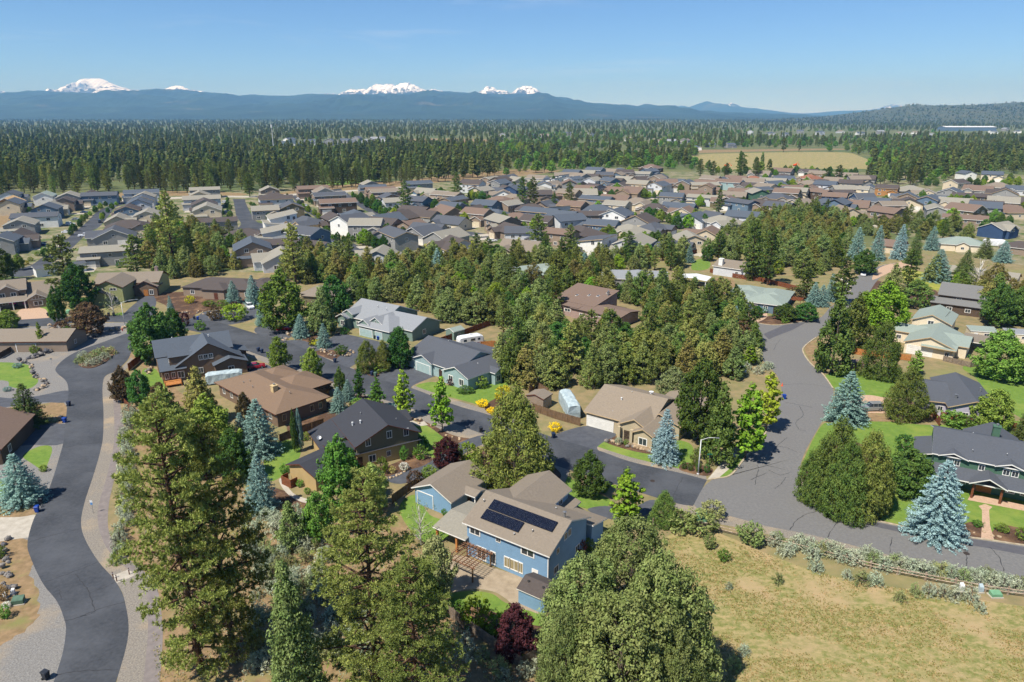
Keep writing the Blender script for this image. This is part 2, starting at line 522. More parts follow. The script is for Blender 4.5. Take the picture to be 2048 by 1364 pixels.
def ribbon(name, left, right, mat, z, k=6, parent=None, kind='structure'):
    a = catmull([P(*p) for p in left], k)
    b = catmull([P(*p) for p in right], k)
    def resample(c, n):
        d = [0]
        for i in range(1, len(c)):
            d.append(d[-1] + (c[i] - c[i - 1]).length)
        out, j = [], 0
        for s in range(n):
            t = d[-1] * s / (n - 1)
            while j < len(c) - 2 and d[j + 1] < t:
                j += 1
            f = (t - d[j]) / max(1e-6, d[j + 1] - d[j])
            out.append(c[j].lerp(c[j + 1], min(1, max(0, f))))
        return out
    n = max(len(a), len(b))
    a, b = resample(a, n), resample(b, n)
    V = [(p.x, p.y, z) for p in a] + [(p.x, p.y, z) for p in b]
    F = [(i, n + i, n + i + 1, i + 1) for i in range(n - 1)]
    p0, p1, p2 = Vector(V[0]), Vector(V[n]), Vector(V[1])
    if (p1 - p0).cross(p2 - p0).z < 0:
        F = [f[::-1] for f in F]
    o = ob(name, mk(name, V, F, [mat]), parent)
    if not parent:
        tag(o, kind=kind)
    return o

def kerb_line(px, w=0.16, h=0.13, mat='kerb', name='kerb'):
    c = catmull([P(*p) for p in px], 6)
    V, F = [], []
    for i, p in enumerate(c):
        d = (c[min(i + 1, len(c) - 1)] - c[max(i - 1, 0)]).normalized()
        s = Vector((-d.y, d.x, 0)) * w
        for q, zz in ((p - s, 0), (p - s, h), (p + s, h), (p + s, 0)):
            V.append((q.x, q.y, zz))
    for i in range(len(c) - 1):
        b = i * 4
        for j in range(3):
            F.append((b + j, b + j + 1, b + 5 + j, b + 4 + j))
    return tag(ob(name, mk(name, V, F, [mat])), kind='structure')

def line_strips(name, lines, w, mat, z, parent):
    """sealed cracks: thin wavering strips lying on the road"""
    V, F = [], []
    r = random.Random(5)
    for L_ in lines:
        c = catmull([P(*p) for p in L_], 8)
        b0 = len(V)
        for i, p in enumerate(c):
            d = (c[min(i + 1, len(c) - 1)] - c[max(i - 1, 0)]).normalized()
            s = Vector((-d.y, d.x, 0))
            q = p + s * r.uniform(-0.09, 0.09)
            ww = w * r.uniform(0.4, 1.3)
            V += [(q.x - s.x * ww, q.y - s.y * ww, z), (q.x + s.x * ww, q.y + s.y * ww, z)]
        for i in range(len(c) - 1):
            b = b0 + 2 * i
            F.append((b, b + 1, b + 3, b + 2))
    o = ob(name, mk(name, V, F, [mat]), parent)
    tag(o, kind='stuff')
    return o

# ================================================================== THE SETTING
# ------------------------------------------------------------------ ground
gx, gy0, gy1 = 32000, -4000, 30000
g = ob('ground', mk('ground', [(-gx, gy0, 0), (gx, gy0, 0), (gx, gy1, 0), (-gx, gy1, 0)], [(0, 1, 2, 3)], ['far_ground']))
tag(g, kind='structure')
def rect_sheet(name, x0, x1, y0, y1, z, mat):
    o = ob(name, mk(name, [(x0, y0, z), (x1, y0, z), (x1, y1, z), (x0, y1, z)], [(0, 1, 2, 3)], [mat]))
    return tag(o, kind='structure')
rect_sheet('dry_ground', -420, 420, -60, 330, 0.004, 'ground')
sheet('yard_ground', [(-400, 560), (-350, 470), (0, 398), (400, 384), (800, 366), (1000, 352), (1300, 344), (1600, 342), (2100, 350), (2400, 400),
                      (2300, 560), (1960, 520), (1700, 440), (1430, 500), (1100, 500), (960, 495), (860, 520), (600, 540), (520, 545), (320, 540), (120, 560)], 'yard', 0.008, False)
sheet('dry_field', [(1330, 1075), (1420, 1062), (1540, 1110), (1700, 1160), (2060, 1215), (2500, 1300), (2500, 1700), (1200, 1700), (1250, 1364), (1290, 1180)], 'field', 0.008, True)
sheet('far_field', [(1388, 326), (1380, 318), (1400, 309), (1480, 306), (1600, 304), (1690, 305), (1718, 312), (1745, 324), (1748, 336), (1700, 338), (1560, 338), (1420, 338)], 'field', 0.008, True)
sheet('sage_ground', [(232, 700), (290, 700), (300, 770), (250, 800), (262, 870), (250, 980), (250, 1100), (300, 1200), (300, 1500), (1000, 1500), (1060, 1330), (870, 1200), (850, 1080), (800, 1010), (640, 1000), (500, 1000), (480, 900), (420, 840), (330, 760)], 'soil', 0.010, True)

# ------------------------------------------------------------------ soil and gravel verges
sheet('gravel_verge', [(-80, 655), (30, 655), (150, 648), (272, 646), (268, 668), (212, 690), (140, 722), (118, 742), (138, 765), (140, 800), (135, 850), (130, 890), (112, 960), (80, 1030),
                       (66, 1080), (70, 1110), (100, 1170), (134, 1235), (138, 1265), (125, 1320), (105, 1400), (60, 1500), (-260, 1500), (-200, 1000), (-120, 800)], 'gravel_grey', 0.011, True)
ribbon('gravel_strip', [(262, 715), (240, 738), (213, 751), (205, 765), (204, 790), (205, 826), (205, 873), (198, 905), (184, 953), (168, 1002), (160, 1044), (168, 1080), (196, 1124), (225, 1157), (246, 1188), (256, 1248), (252, 1285), (240, 1330), (228, 1400)],
       [(270, 722), (245, 745), (232, 765), (228, 788), (230, 826), (231, 866), (227, 905), (213, 958), (201, 1003), (197, 1040), (208, 1083), (231, 1118), (262, 1140), (290, 1170), (300, 1240), (300, 1290), (292, 1340), (288, 1400)], 'gravel', 0.012)
ribbon('footpath', [(226, 790), (228, 826), (229, 866), (225, 905), (212, 958), (199, 1004), (195, 1037), (206, 1082), (229, 1116), (256, 1138), (288, 1168), (296, 1250), (290, 1330), (282, 1400)],
       [(238, 795), (244, 826), (248, 866), (240, 908), (227, 965), (218, 1008), (217, 1060), (236, 1097), (258, 1119), (284, 1140), (312, 1168), (325, 1250), (322, 1330), (316, 1400)], 'path', 0.016)
sheet('bare_soil', [(-60, 1085), (55, 1080), (70, 1110), (62, 1150), (78, 1200), (70, 1240), (20, 1280), (-60, 1300)], 'soil', 0.013, True, jag=0.3)
sheet('bare_soil', [(-60, 1000), (60, 995), (72, 1012), (68, 1034), (-60, 1040)], 'soil', 0.014, True)
sheet('bare_soil', [(0, 820), (80, 808), (128, 806), (128, 845), (60, 850), (0, 855)], 'soil', 0.013, True)

# ------------------------------------------------------------------ roads
left_road = ribbon('left_road', [(275, 648), (265, 661), (212, 682), (159, 701), (130, 717), (112, 735), (114, 746), (132, 762), (137, 781), (135, 804), (133, 826), (130, 852), (127, 884), (119, 913), (106, 956), (88, 1002), (68, 1037), (55, 1085),
                                 (61, 1115), (85, 1166), (114, 1203), (129, 1240), (132, 1262), (126, 1303), (114, 1344), (95, 1400), (70, 1460)],
                   [(350, 655), (300, 672), (268, 697), (255, 720), (233, 741), (212, 751), (206, 765), (205, 789), (207, 826), (206, 873), (200, 905), (186, 953), (170, 1002), (162, 1044), (170, 1078), (196, 1122), (225, 1155), (244, 1185), (252, 1214),
                    (257, 1248), (255, 1281), (244, 1325), (232, 1364), (215, 1420), (190, 1480)], 'asphalt_new', 0.022)
main_street = ribbon('main_street', [(-120, 650), (0, 643), (32, 640), (94, 636), (134, 633), (220, 631), (275, 631), (345, 635), (400, 640), (445, 647), (512, 667), (576, 684), (671, 725), (703, 737), (756, 757), (828, 778), (910, 810), (982, 831), (1104, 874), (1194, 900), (1263, 924), (1361, 946), (1414, 960)],
                     [(-120, 668), (0, 656), (25, 653), (95, 652), (150, 646), (220, 644), (271, 646), (345, 655), (412, 668), (455, 685), (512, 708), (592, 735), (647, 756), (698, 779), (761, 797), (841, 824), (960, 866), (1040, 898), (1106, 929), (1210, 962), (1289, 988), (1353, 1007), (1386, 1012)], 'asphalt_new', 0.023)
right_road = ribbon('right_road', [(1800, 524), (1761, 532), (1711, 555), (1690, 590), (1660, 615), (1639, 636), (1594, 645), (1530, 672), (1516, 692), (1522, 716), (1537, 732), (1557, 756), (1563, 784), (1556, 815), (1536, 852), (1523, 879), (1486, 921), (1462, 950), (1420, 962), (1386, 1010), (1430, 1026), (1475, 1036), (1536, 1053), (1616, 1068), (1722, 1095), (1881, 1137), (2048, 1169), (2200, 1200)],
                    [(1804, 533), (1776, 543), (1753, 563), (1736, 588), (1715, 610), (1675, 640), (1632, 675), (1610, 692), (1606, 704), (1621, 727), (1645, 748), (1666, 777), (1662, 810), (1640, 850), (1612, 900), (1600, 935), (1600, 962), (1606, 975), (1612, 985), (1616, 992), (1621, 1002), (1640, 1014), (1666, 1026), (1762, 1044), (1854, 1063), (1974, 1080), (2048, 1091), (2200, 1112)], 'asphalt_old', 0.020)
sheet('side_street', [(1380, 640), (1480, 637), (1513, 646), (1553, 650), (1590, 648), (1560, 672), (1530, 682), (1512, 668), (1470, 664), (1380, 665)], 'asphalt_old', 0.024, True)
sheet('asphalt_patch', [(1527, 668), (1569, 650), (1612, 645), (1585, 660), (1548, 674), (1538, 679)], 'asphalt_patch', 0.030, False)
ribbon('asphalt_patch', [(1664, 1028), (1762, 1047), (1854, 1065.5), (1974, 1082.5), (2048, 1094), (2200, 1114)], [(1668, 1036), (1762, 1056), (1854, 1076), (1974, 1096), (2048, 1110), (2200, 1132)], 'asphalt_patch', 0.028)
line_strips('sealed_cracks', [[(112, 952), (150, 940), (190, 944)], [(78, 1048), (110, 1038), (160, 1028)], [(57, 1085), (95, 1073), (160, 1058)], [(88, 1165), (130, 1150), (170, 1135), (196, 1124)], [(130, 1242), (160, 1234), (200, 1218), (250, 1204)],
                              [(178, 1186), (205, 1176), (230, 1165)], [(150, 1148), (168, 1170), (180, 1190), (190, 1222)], [(118, 1350), (160, 1342), (236, 1340)], [(132, 895), (170, 888), (204, 885)], [(138, 808), (170, 803), (205, 800)], [(118, 738), (150, 735), (180, 735)], [(136, 764), (170, 762), (205, 760)],
                              [(160, 1232), (175, 1230), (190, 1223)], [(118, 1180), (124, 1200)]], 0.055, 'crack', 0.030, left_road)
line_strips('sealed_cracks', [[(1343, 1006), (1352, 980), (1366, 955)], [(1124, 922), (1150, 910), (1172, 896)], [(540, 690), (560, 705), (575, 728)], [(700, 745), (690, 760), (680, 770)], [(830, 790), (815, 806)]], 0.05, 'crack', 0.031, main_street)
line_strips('sealed_cracks', [[(1580, 1060), (1600, 1035), (1640, 1020)], [(1655, 1075), (1672, 1045)], [(1780, 1105), (1783, 1075)], [(1933, 1135), (1932, 1110), (1924, 1086)], [(2008, 1145), (1998, 1115), (1980, 1095)], [(1570, 805), (1600, 810), (1625, 815)], [(1598, 812), (1606, 830), (1592, 845), (1600, 860), (1612, 862)],
                              [(1540, 892), (1570, 895), (1595, 905)], [(1538, 920), (1552, 895), (1574, 875)], [(1537, 940), (1560, 950), (1580, 945)], [(1510, 970), (1516, 940), (1514, 930)], [(1530, 930), (1572, 940)], [(1562, 770), (1610, 768), (1660, 775)], [(1548, 700), (1552, 690), (1560, 680)], [(1500, 960), (1535, 945)], [(1572, 955), (1560, 970), (1548, 978)]], 0.05, 'crack', 0.031, right_road)
# gravel and walk alongside the main street
ribbon('gravel_shoulder', [(455, 685), (512, 708), (592, 735), (647, 756), (698, 779), (761, 797), (841, 824), (960, 866), (1040, 898), (1106, 929), (1140, 940)], [(450, 690), (500, 714), (585, 745), (640, 768), (690, 792), (755, 812), (832, 842), (945, 885), (1030, 920), (1090, 950), (1130, 965)], 'gravel', 0.014)
ribbon('gravel_shoulder', [(505, 662), (576, 681), (600, 690), (671, 722), (700, 734), (756, 754)], [(512, 667), (576, 685), (600, 697), (671, 726), (703, 739), (756, 758)], 'gravel', 0.0135)
ribbon('gravel_shoulder', [(825, 770), (840, 776), (910, 800), (982, 822), (1060, 850)], [(824, 779), (840, 784), (910, 812), (982, 833), (1060, 862)], 'gravel', 0.0136)
ribbon('gravel_shoulder', [(1194, 893), (1263, 915), (1361, 938), (1412, 952)], [(1194, 903), (1263, 927), (1361, 949), (1414, 963)], 'gravel', 0.0138)
ribbon('gravel_verge', [(1353, 1007), (1386, 1010), (1430, 1026), (1475, 1035), (1536, 1052), (1616, 1067), (1722, 1093), (1881, 1135), (2060, 1170)], [(1340, 1012), (1380, 1026), (1425, 1045), (1480, 1056), (1560, 1074), (1640, 1090), (1740, 1118), (1890, 1156), (2060, 1192)], 'gravel', 0.0142)
ribbon('walkway', [(795, 848), (815, 838), (835, 845), (848, 842)], [(800, 856), (822, 848), (838, 852), (856, 850)], 'concrete', 0.018)
# driveways
for i, (poly, m) in enumerate([
    ([(-40, 793), (30, 797), (75, 792), (137, 781), (136, 804), (85, 805), (30, 812), (-40, 818)], 'asphalt_drive'),
    ([(-20, 855), (35, 853), (131, 848), (127, 887), (60, 890), (24, 893), (-20, 890)], 'asphalt_drive'),
    ([(-60, 1040), (40, 1034), (72, 1030), (66, 1052), (60, 1072), (40, 1077), (-60, 1086)], 'concrete'),
    ([(250, 625), (285, 595), (300, 585), (312, 600), (310, 615), (300, 636), (250, 636)], 'asphalt_drive'),
    ([(378, 642), (395, 632), (415, 622), (470, 618), (520, 612), (530, 625), (500, 640), (450, 650)], 'asphalt_drive'),
    ([(40, 620), (60, 613), (90, 618), (95, 630), (92, 640), (35, 645), (28, 636)], 'paver'),
    ([(560, 684), (600, 680), (640, 690), (672, 668), (690, 668), (790, 692), (780, 708), (730, 704), (690, 702), (650, 700), (600, 705), (585, 694)], 'asphalt_drive'),
    ([(690, 704), (720, 704), (745, 712), (700, 735), (720, 748), (705, 745), (670, 728)], 'asphalt_drive'),
    ([(512, 655), (545, 650), (580, 655), (590, 668), (560, 680), (515, 668)], 'asphalt_drive'),
    ([(752, 757), (800, 722), (815, 722), (868, 748), (860, 756), (832, 768), (822, 776), (836, 784), (790, 772)], 'asphalt_drive'),
    ([(1095, 880), (1130, 862), (1180, 852), (1232, 868), (1210, 882), (1194, 895), (1198, 906), (1140, 892)], 'asphalt_drive'),
    ([(965, 870), (920, 885), (885, 905), (850, 930), (800, 945), (770, 958), (800, 968), (850, 955), (900, 930), (940, 900), (985, 880)], 'asphalt_drive'),
    ([(1175, 1020), (1210, 1012), (1260, 1018), (1300, 1000), (1330, 1008), (1290, 1030), (1230, 1040)], 'asphalt_drive'),
    ([(480, 730), (530, 728), (560, 745), (590, 740), (600, 752), (540, 760), (500, 745)], 'asphalt_drive'),
    ([(1700, 800), (1735, 790), (1790, 800), (1850, 810), (1850, 825), (1740, 826), (1700, 818)], 'paver'),
    ([(1480, 620), (1490, 612), (1520, 612), (1535, 632), (1510, 645), (1484, 638)], 'paver'),
    ([(1745, 560), (1760, 535), (1800, 524), (1830, 520), (1830, 530), (1790, 540)], 'paver')]):
    sheet('driveway', poly, m, 0.0165 + 0.0004 * i, True, k=4)
# lawns and beds
for i, (poly, m) in enumerate([
    ([(-30, 727), (50, 728), (68, 748), (76, 764), (55, 778), (20, 773), (14, 762), (-30, 756)], 'lawn'),
    ([(105, 690), (118, 670), (135, 658), (169, 652), (172, 668), (134, 682), (112, 694)], 'lawn_dry'),
    ([(46, 911), (78, 893), (104, 895), (95, 929), (88, 941), (62, 926)], 'lawn'),
    ([(-30, 975), (10, 960), (15, 1000), (-30, 1005)], 'lawn'),
    ([(62, 620), (90, 612), (106, 610), (110, 622), (98, 628), (85, 622)], 'lawn'),
    ([(210, 636), (240, 625), (250, 628), (240, 636)], 'lawn'),
    ([(285, 740), (310, 738), (325, 760), (330, 775), (290, 770)], 'lawn'),
    ([(280, 590), (330, 610), (355, 635), (380, 640), (400, 625), (470, 612), (500, 600), (400, 585), (320, 585)], 'mulch'),
    ([(575, 664), (620, 660), (655, 672), (640, 690), (600, 682)], 'mulch'),
    ([(592, 690), (640, 684), (668, 684), (700, 700), (712, 712), (680, 722), (640, 712), (600, 700)], 'mulch'),
    ([(664, 688), (690, 684), (704, 696), (690, 700), (672, 696)], 'lawn'),
    ([(700, 742), (740, 730), (790, 715), (800, 722), (752, 755)], 'mulch'),
    ([(832, 772), (865, 764), (905, 772), (960, 772), (1008, 752), (1016, 790), (985, 814), (930, 802), (870, 786)], 'lawn'),
    ([(985, 800), (1020, 795), (1060, 830), (1010, 836), (970, 820)], 'mulch'),
    ([(1194, 894), (1206, 883), (1245, 895), (1300, 906), (1330, 880), (1378, 886), (1388, 912), (1372, 946), (1330, 938), (1262, 922), (1205, 903)], 'lawn'),
    ([(1212, 884), (1228, 872), (1290, 890), (1312, 900), (1300, 908), (1250, 898)], 'mulch'),
    ([(1360, 940), (1372, 925), (1420, 935), (1425, 945), (1410, 952)], 'mulch'),
    ([(1438, 948), (1460, 920), (1490, 905), (1484, 920), (1462, 946), (1444, 955)], 'lawn'),
    ([(822, 858), (850, 845), (880, 862), (905, 885), (890, 905), (865, 915), (845, 890)], 'lawn'),
    ([(820, 835), (848, 842), (905, 870), (950, 880), (930, 892), (895, 880), (860, 855)], 'mulch'),
    ([(735, 945), (780, 930), (830, 910), (865, 918), (840, 940), (790, 956), (750, 958)], 'mulch'),
    ([(528, 925), (545, 890), (575, 880), (600, 892), (596, 920), (560, 955), (535, 960)], 'lawn'),
    ([(575, 850), (640, 830), (660, 800), (720, 790), (790, 815), (830, 840), (800, 830), (700, 800), (670, 840), (600, 880)], 'mulch'),
    ([(545, 975), (620, 1000), (660, 1010), (640, 1035), (590, 1030), (550, 1000)], 'mulch'),
    ([(1095, 960), (1120, 945), (1170, 975), (1220, 1000), (1200, 1020), (1150, 1010), (1120, 985)], 'lawn'),
    ([(1020, 880), (1060, 900), (1120, 945), (1100, 965), (1000, 990), (970, 970), (960, 900)], 'mulch'),
    ([(800, 1010), (830, 990), (860, 1030), (900, 1045), (895, 1075), (850, 1085), (810, 1045)], 'lawn'),
    ([(893, 1195), (905, 1186), (945, 1182), (985, 1188), (1010, 1205), (1050, 1215), (1090, 1228), (1100, 1290), (1060, 1320), (900, 1230)], 'lawn'),
    ([(905, 1215), (960, 1215), (1040, 1245), (1095, 1260), (1085, 1315), (1000, 1290), (900, 1235)], 'mulch'),
    ([(1640, 1012), (1606, 975), (1600, 940), (1640, 855), (1670, 845), (1760, 842), (1860, 850), (1960, 845), (2100, 850), (2200, 960), (2200, 1108), (2048, 1088), (1974, 1077), (1854, 1060), (1762, 1041), (1668, 1022)], 'lawn'),
    ([(1612, 985), (1600, 950), (1640, 900), (1700, 880), (1760, 920), (1765, 1000), (1755, 1040), (1668, 1022), (1630, 1005)], 'mulch'),
    ([(1908, 1066), (1935, 1045), (1962, 1050), (1965, 1077), (1930, 1071)], 'mulch'),
    ([(1986, 1062), (2010, 1050), (2080, 1070), (2080, 1090), (1986, 1078)], 'mulch'),
    ([(1650, 752), (1690, 742), (1740, 746), (1790, 760), (1800, 790), (1740, 795), (1700, 800), (1672, 780)], 'lawn'),
    ([(1696, 806), (1860, 822), (1870, 842), (1700, 842), (1668, 838), (1672, 815)], 'soil'),
    ([(1925, 735), (1960, 728), (2100, 740), (2100, 850), (2040, 835), (1980, 790), (1950, 755)], 'lawn'),
    ([(1609, 697), (1632, 680), (1650, 690), (1640, 730), (1650, 752), (1630, 735)], 'soil'),
    ([(1690, 576), (1705, 556), (1725, 560), (1712, 575)], 'lawn'),
    ([(1660, 590), (1668, 570), (1685, 562), (1692, 565), (1688, 585), (1675, 596)], 'lawn'),
    ([(1805, 540), (1850, 545), (1900, 560), (1960, 575), (1880, 580), (1820, 575)], 'lawn_dry'),
    ([(1740, 560), (1800, 575), (1870, 580), (1870, 610), (1790, 600), (1720, 610)], 'mulch'),
    ([(1500, 645), (1550, 630), (1600, 632), (1638, 634), (1600, 643), (1550, 649)], 'mulch'),
    ([(1385, 525), (1400, 518), (1420, 524), (1415, 538), (1385, 540)], 'lawn'),
    ([(1420, 560), (1460, 555), (1470, 575), (1440, 590), (1420, 580)], 'soil')]):
    sheet({'lawn': 'lawn', 'lawn_dry': 'lawn', 'mulch': 'planting_bed', 'soil': 'bare_ground'}[m], poly, m, 0.0125 + 0.00006 * i + (0.0026 if m == 'mulch' else 0), True, k=5)
sheet('patio', [(885, 1130), (915, 1110), (1000, 1140), (1090, 1165), (1100, 1190), (1085, 1226), (1060, 1222), (1030, 1212), (1008, 1195), (985, 1183), (945, 1178), (905, 1184), (890, 1170)], 'patio', 0.020, True)
sheet('garden_path', [(558, 962), (566, 958), (585, 985), (615, 998), (645, 1002), (640, 1010), (600, 1003), (572, 985)], 'concrete', 0.021, True)
sheet('garden_path', [(835, 990), (860, 975), (900, 1005), (925, 1030), (910, 1035), (880, 1015)], 'patio', 0.021, True)
sheet('pavement', [(1414, 960), (1460, 905), (1475, 908), (1462, 935), (1436, 957)], 'concrete', 0.022, False)
sheet('garden_path', [(1957, 1012), (1970, 1008), (1985, 1014), (1978, 1020), (1980, 1050), (1988, 1080), (1962, 1076), (1964, 1050), (1964, 1020)], 'paver', 0.022, False)
sheet('porch_floor', [(1935, 1000), (2060, 1024), (2060, 1012), (1942, 988)], 'paver', 0.024, False)
sheet('garden_path', [(1232, 868), (1240, 862), (1300, 884), (1290, 892)], 'concrete', 0.0225, False)
sheet('path_apron', [(224, 1152), (255, 1140), (276, 1148), (250, 1160), (234, 1166)], 'concrete', 0.026, False)
kerb_line([(1639, 637), (1594, 645), (1553, 650.5), (1513, 646), (1482, 637)])
kerb_line([(1632, 675), (1610, 692), (1606, 704), (1621, 727), (1645, 748), (1666, 777)])
kerb_line([(1600, 955), (1612, 986), (1621, 1002), (1640, 1013), (1666, 1026), (1762, 1044), (1854, 1063), (1974, 1080), (2048, 1091), (2200, 1112)])
kerb_line([(1414, 960), (1435, 957), (1462, 950), (1486, 921), (1523, 879), (1538, 850)])
kerb_line([(1700, 583), (1711, 555), (1761, 532), (1790, 527)])
# traffic island in the left road
tag(sheet('traffic_island', [(156, 728), (163, 717), (180, 704), (205, 696), (226, 697), (230, 706), (215, 722), (190, 735), (168, 736)], 'mulch', 0.15, True, thick=0.14), kind='structure')

# streets of the far neighbourhood
far_roads = [
    ([(19, 539), (56, 533), (82, 517), (122, 487), (150, 464), (176, 442), (195, 423), (217, 412.5), (238, 405), (262, 400)], [(19, 552), (62, 552), (111, 522), (140, 500), (176, 466), (198, 454), (217, 432), (232, 414), (257, 407), (280, 402)]),
    ([(465, 398), (467, 402.5), (470, 418.6), (473, 433), (482, 448), (470, 460)], [(491, 398), (491, 404), (501, 426), (514, 443.6), (536, 450), (545, 460)]),
    ([(580, 388), (585, 395), (597, 408.6), (608, 422), (627, 432), (640, 445)], [(592, 388), (596, 395), (608, 407), (620, 418), (634, 428), (650, 440)]),
    ([(655, 380), (661, 384), (682, 394), (707, 406), (729, 420), (762, 435), (790, 450)], [(682, 378), (687, 382), (707, 394), (729, 406), (743, 417), (773, 431), (800, 446)]),
    ([(590, 474), (642, 477), (692, 481), (721, 495), (732, 508), (735, 520)], [(590, 486), (642, 487), (677, 491), (699, 505), (708, 518), (712, 525)]),
    ([(200, 402), (300, 396), (430, 391.5), (520, 391), (690, 381), (860, 369)], [(200, 406), (300, 400), (430, 395), (520, 394.5), (690, 384), (860, 371.5)]),
    ([(930, 462), (960, 466), (985, 470), (1000, 478)], [(925, 470), (950, 474), (975, 478), (985, 484)]),
    ([(1255, 394), (1320, 393), (1400, 396), (1480, 400)], [(1255, 398), (1320, 397), (1400, 400), (1480, 405)]),
    ([(1360, 470), (1400, 462), (1450, 462)], [(1350, 478), (1400, 470), (1450, 470)]),
    ([(1330, 455), (1365, 470), (1390, 462)], [(1320, 460), (1360, 478), (1395, 470)])]
for i, (a, b) in enumerate(far_roads):
    ribbon('street', a, b, 'asphalt_new' if i != 5 else 'concrete', 0.016 + 0.0006 * i)
sheet('worksite_ground', [(-80, 470), (-20, 440), (20, 425), (55, 420), (60, 428), (10, 455), (-60, 490)], 'soil', 0.012, True)
sheet('far_clearing', [(560, 386), (640, 374), (720, 364), (800, 362), (880, 352), (990, 342), (1060, 338), (1120, 342), (1000, 356), (900, 362), (840, 370), (720, 380), (600, 388)], 'soil', 0.012, True)
sheet('far_clearing', [(90, 398), (200, 388), (330, 382), (480, 386), (470, 392), (330, 392), (200, 396)], 'soil', 0.0124, True)
sheet('far_clearing', [(1120, 309), (1250, 306), (1380, 300), (1480, 299), (1660, 297), (1700, 299), (1560, 302), (1400, 306), (1250, 311), (1130, 313)], 'soil', 0.0128, True)
sheet('park_grass', [(640, 366), (700, 358), (760, 356), (740, 364), (680, 370)], 'lawn', 0.0132, True)
sheet('far_clearing', [(790, 281), (850, 277), (940, 278), (1010, 280), (980, 284), (860, 284)], 'soil', 0.0128, True)

# ------------------------------------------------------------------ mountains and hills
def vnoise(x, y, seed):
    r = np.random.default_rng(seed).random((256, 256))
    xi, yi = np.floor(x).astype(int), np.floor(y).astype(int)
    fx, fy = x - xi, y - yi
    fx, fy = fx * fx * (3 - 2 * fx), fy * fy * (3 - 2 * fy)
    a, b = r[xi % 256, yi % 256], r[(xi + 1) % 256, yi % 256]
    c, d = r[xi % 256, (yi + 1) % 256], r[(xi + 1) % 256, (yi + 1) % 256]
    return (a * (1 - fx) + b * fx) * (1 - fy) + (c * (1 - fx) + d * fx) * fy
def fbm(x, y, seed, octv=5, ridged=False):
    s, a, t = 0, 1, 0
    for i in range(octv):
        n = vnoise(x, y, seed + i)
        if ridged:
            n = 1 - abs(2 * n - 1)
        s = s + n * a; t += a; a *= 0.52; x = x * 2.03 + 5.1; y = y * 2.03 + 9.7
    return s / t
def mountain(name, prof, dist, mat, front, back, step=2.0, rough=0.12, seed=3, rows=26, ridged=True, sharp=1.0, jag=0.0):
    xs = np.arange(prof[0][0], prof[-1][0] + step, step)
    ys = np.interp(xs, [p[0] for p in prof], [p[1] for p in prof])
    if jag:
        ys = ys + (vnoise(xs / 2.6 + 9, xs * 0, seed) - 0.5) * jag + (vnoise(xs / 7 + 3, xs * 0, seed + 1) - 0.5) * jag
    v = (ys - 682) / FPX
    hz = CAM_H - dist * (SP + v * CP) / (CP - v * SP)
    hz = np.maximum(hz, 0)
    S = np.concatenate([np.linspace(-1, 0, rows) , np.linspace(0, 1, 10)[1:]])
    V = []
    for s in S:
        d = dist + (front if s < 0 else back) * s
        X = (xs - 1024) / FPX * (dist * CP - (hz - CAM_H) * SP)
        fall = (1 - abs(s)) ** sharp
        n = fbm(X / (front * 0.16) + 31, np.full_like(X, d / (front * 0.16)), seed, 5, ridged) - 0.5
        Z = hz * fall * (1 + rough * 3.2 * n * min(1, 3.0 * abs(s))) - (1.5 if abs(s) > 0.999 else 0)
        V.append(np.stack([X + 0 * d, np.full_like(X, d), Z], 1))
    nx = len(xs)
    V = np.concatenate(V)
    i, j = np.meshgrid(np.arange(len(S) - 1), np.arange(nx - 1), indexing='ij')
    F = np.stack([i * nx + j, i * nx + j + 1, (i + 1) * nx + j + 1, (i + 1) * nx + j], -1).reshape(-1, 4)
    o = ob(name, mk(name, V, F, [mat], smooth=True))
    return tag(o, kind='structure')
surf('forest_hill', srgb(48, 64, 38), srgb(32, 46, 28), 0.0016, 1.0, 0, 9, pos=(0.35, 0.65), c3=srgb(110, 104, 76), scale3=0.0006, pos3=(0.6, 0.72))
surf('butte_floor', srgb(58, 70, 42), srgb(88, 88, 58), 0.01, 1.0, 0, 8)
m, nt, bs = _new('snow')
_N, _L = nt.nodes, nt.links
_g = _N.new('ShaderNodeNewGeometry'); _sx = _N.new('ShaderNodeSeparateXYZ'); _sn = _N.new('ShaderNodeSeparateXYZ')
_L.new(_g.outputs['Position'], _sx.inputs[0]); _L.new(_g.outputs['Normal'], _sn.inputs[0])
_nz = _N.new('ShaderNodeTexNoise'); _nz.inputs['Scale'].default_value = 0.006; _nz.inputs['Detail'].default_value = 9; _nz.inputs['Roughness'].default_value = 0.74
_mp = _N.new('ShaderNodeMapping'); _mp.inputs['Scale'].default_value = (1, 0.6, 1.1); _L.new(_g.outputs['Position'], _mp.inputs['Vector']); _L.new(_mp.outputs['Vector'], _nz.inputs['Vector'])
_h = _N.new('ShaderNodeMapRange'); _h.inputs['From Min'].default_value = 520; _h.inputs['From Max'].default_value = 980
_h.inputs['To Min'].default_value = -0.11; _h.inputs['To Max'].default_value = 0.15; _L.new(_sx.outputs['Z'], _h.inputs['Value'])
_a = _N.new('ShaderNodeMath'); _a.operation = 'ADD'; _L.new(_nz.outputs['Fac'], _a.inputs[0]); _L.new(_h.outputs['Result'], _a.inputs[1])
_r = _N.new('ShaderNodeValToRGB'); _r.color_ramp.elements[0].position = 0.42; _r.color_ramp.elements[1].position = 0.48
_r.color_ramp.elements[0].color = (*srgb(66, 70, 66), 1); _r.color_ramp.elements[1].color = (0.9, 0.9, 0.9, 1)
_L.new(_a.outputs[0], _r.inputs['Fac']); _L.new(_r.outputs['Color'], bs.inputs['Base Color']); bs.inputs['Roughness'].default_value = 0.9
PEAK_D = 19500
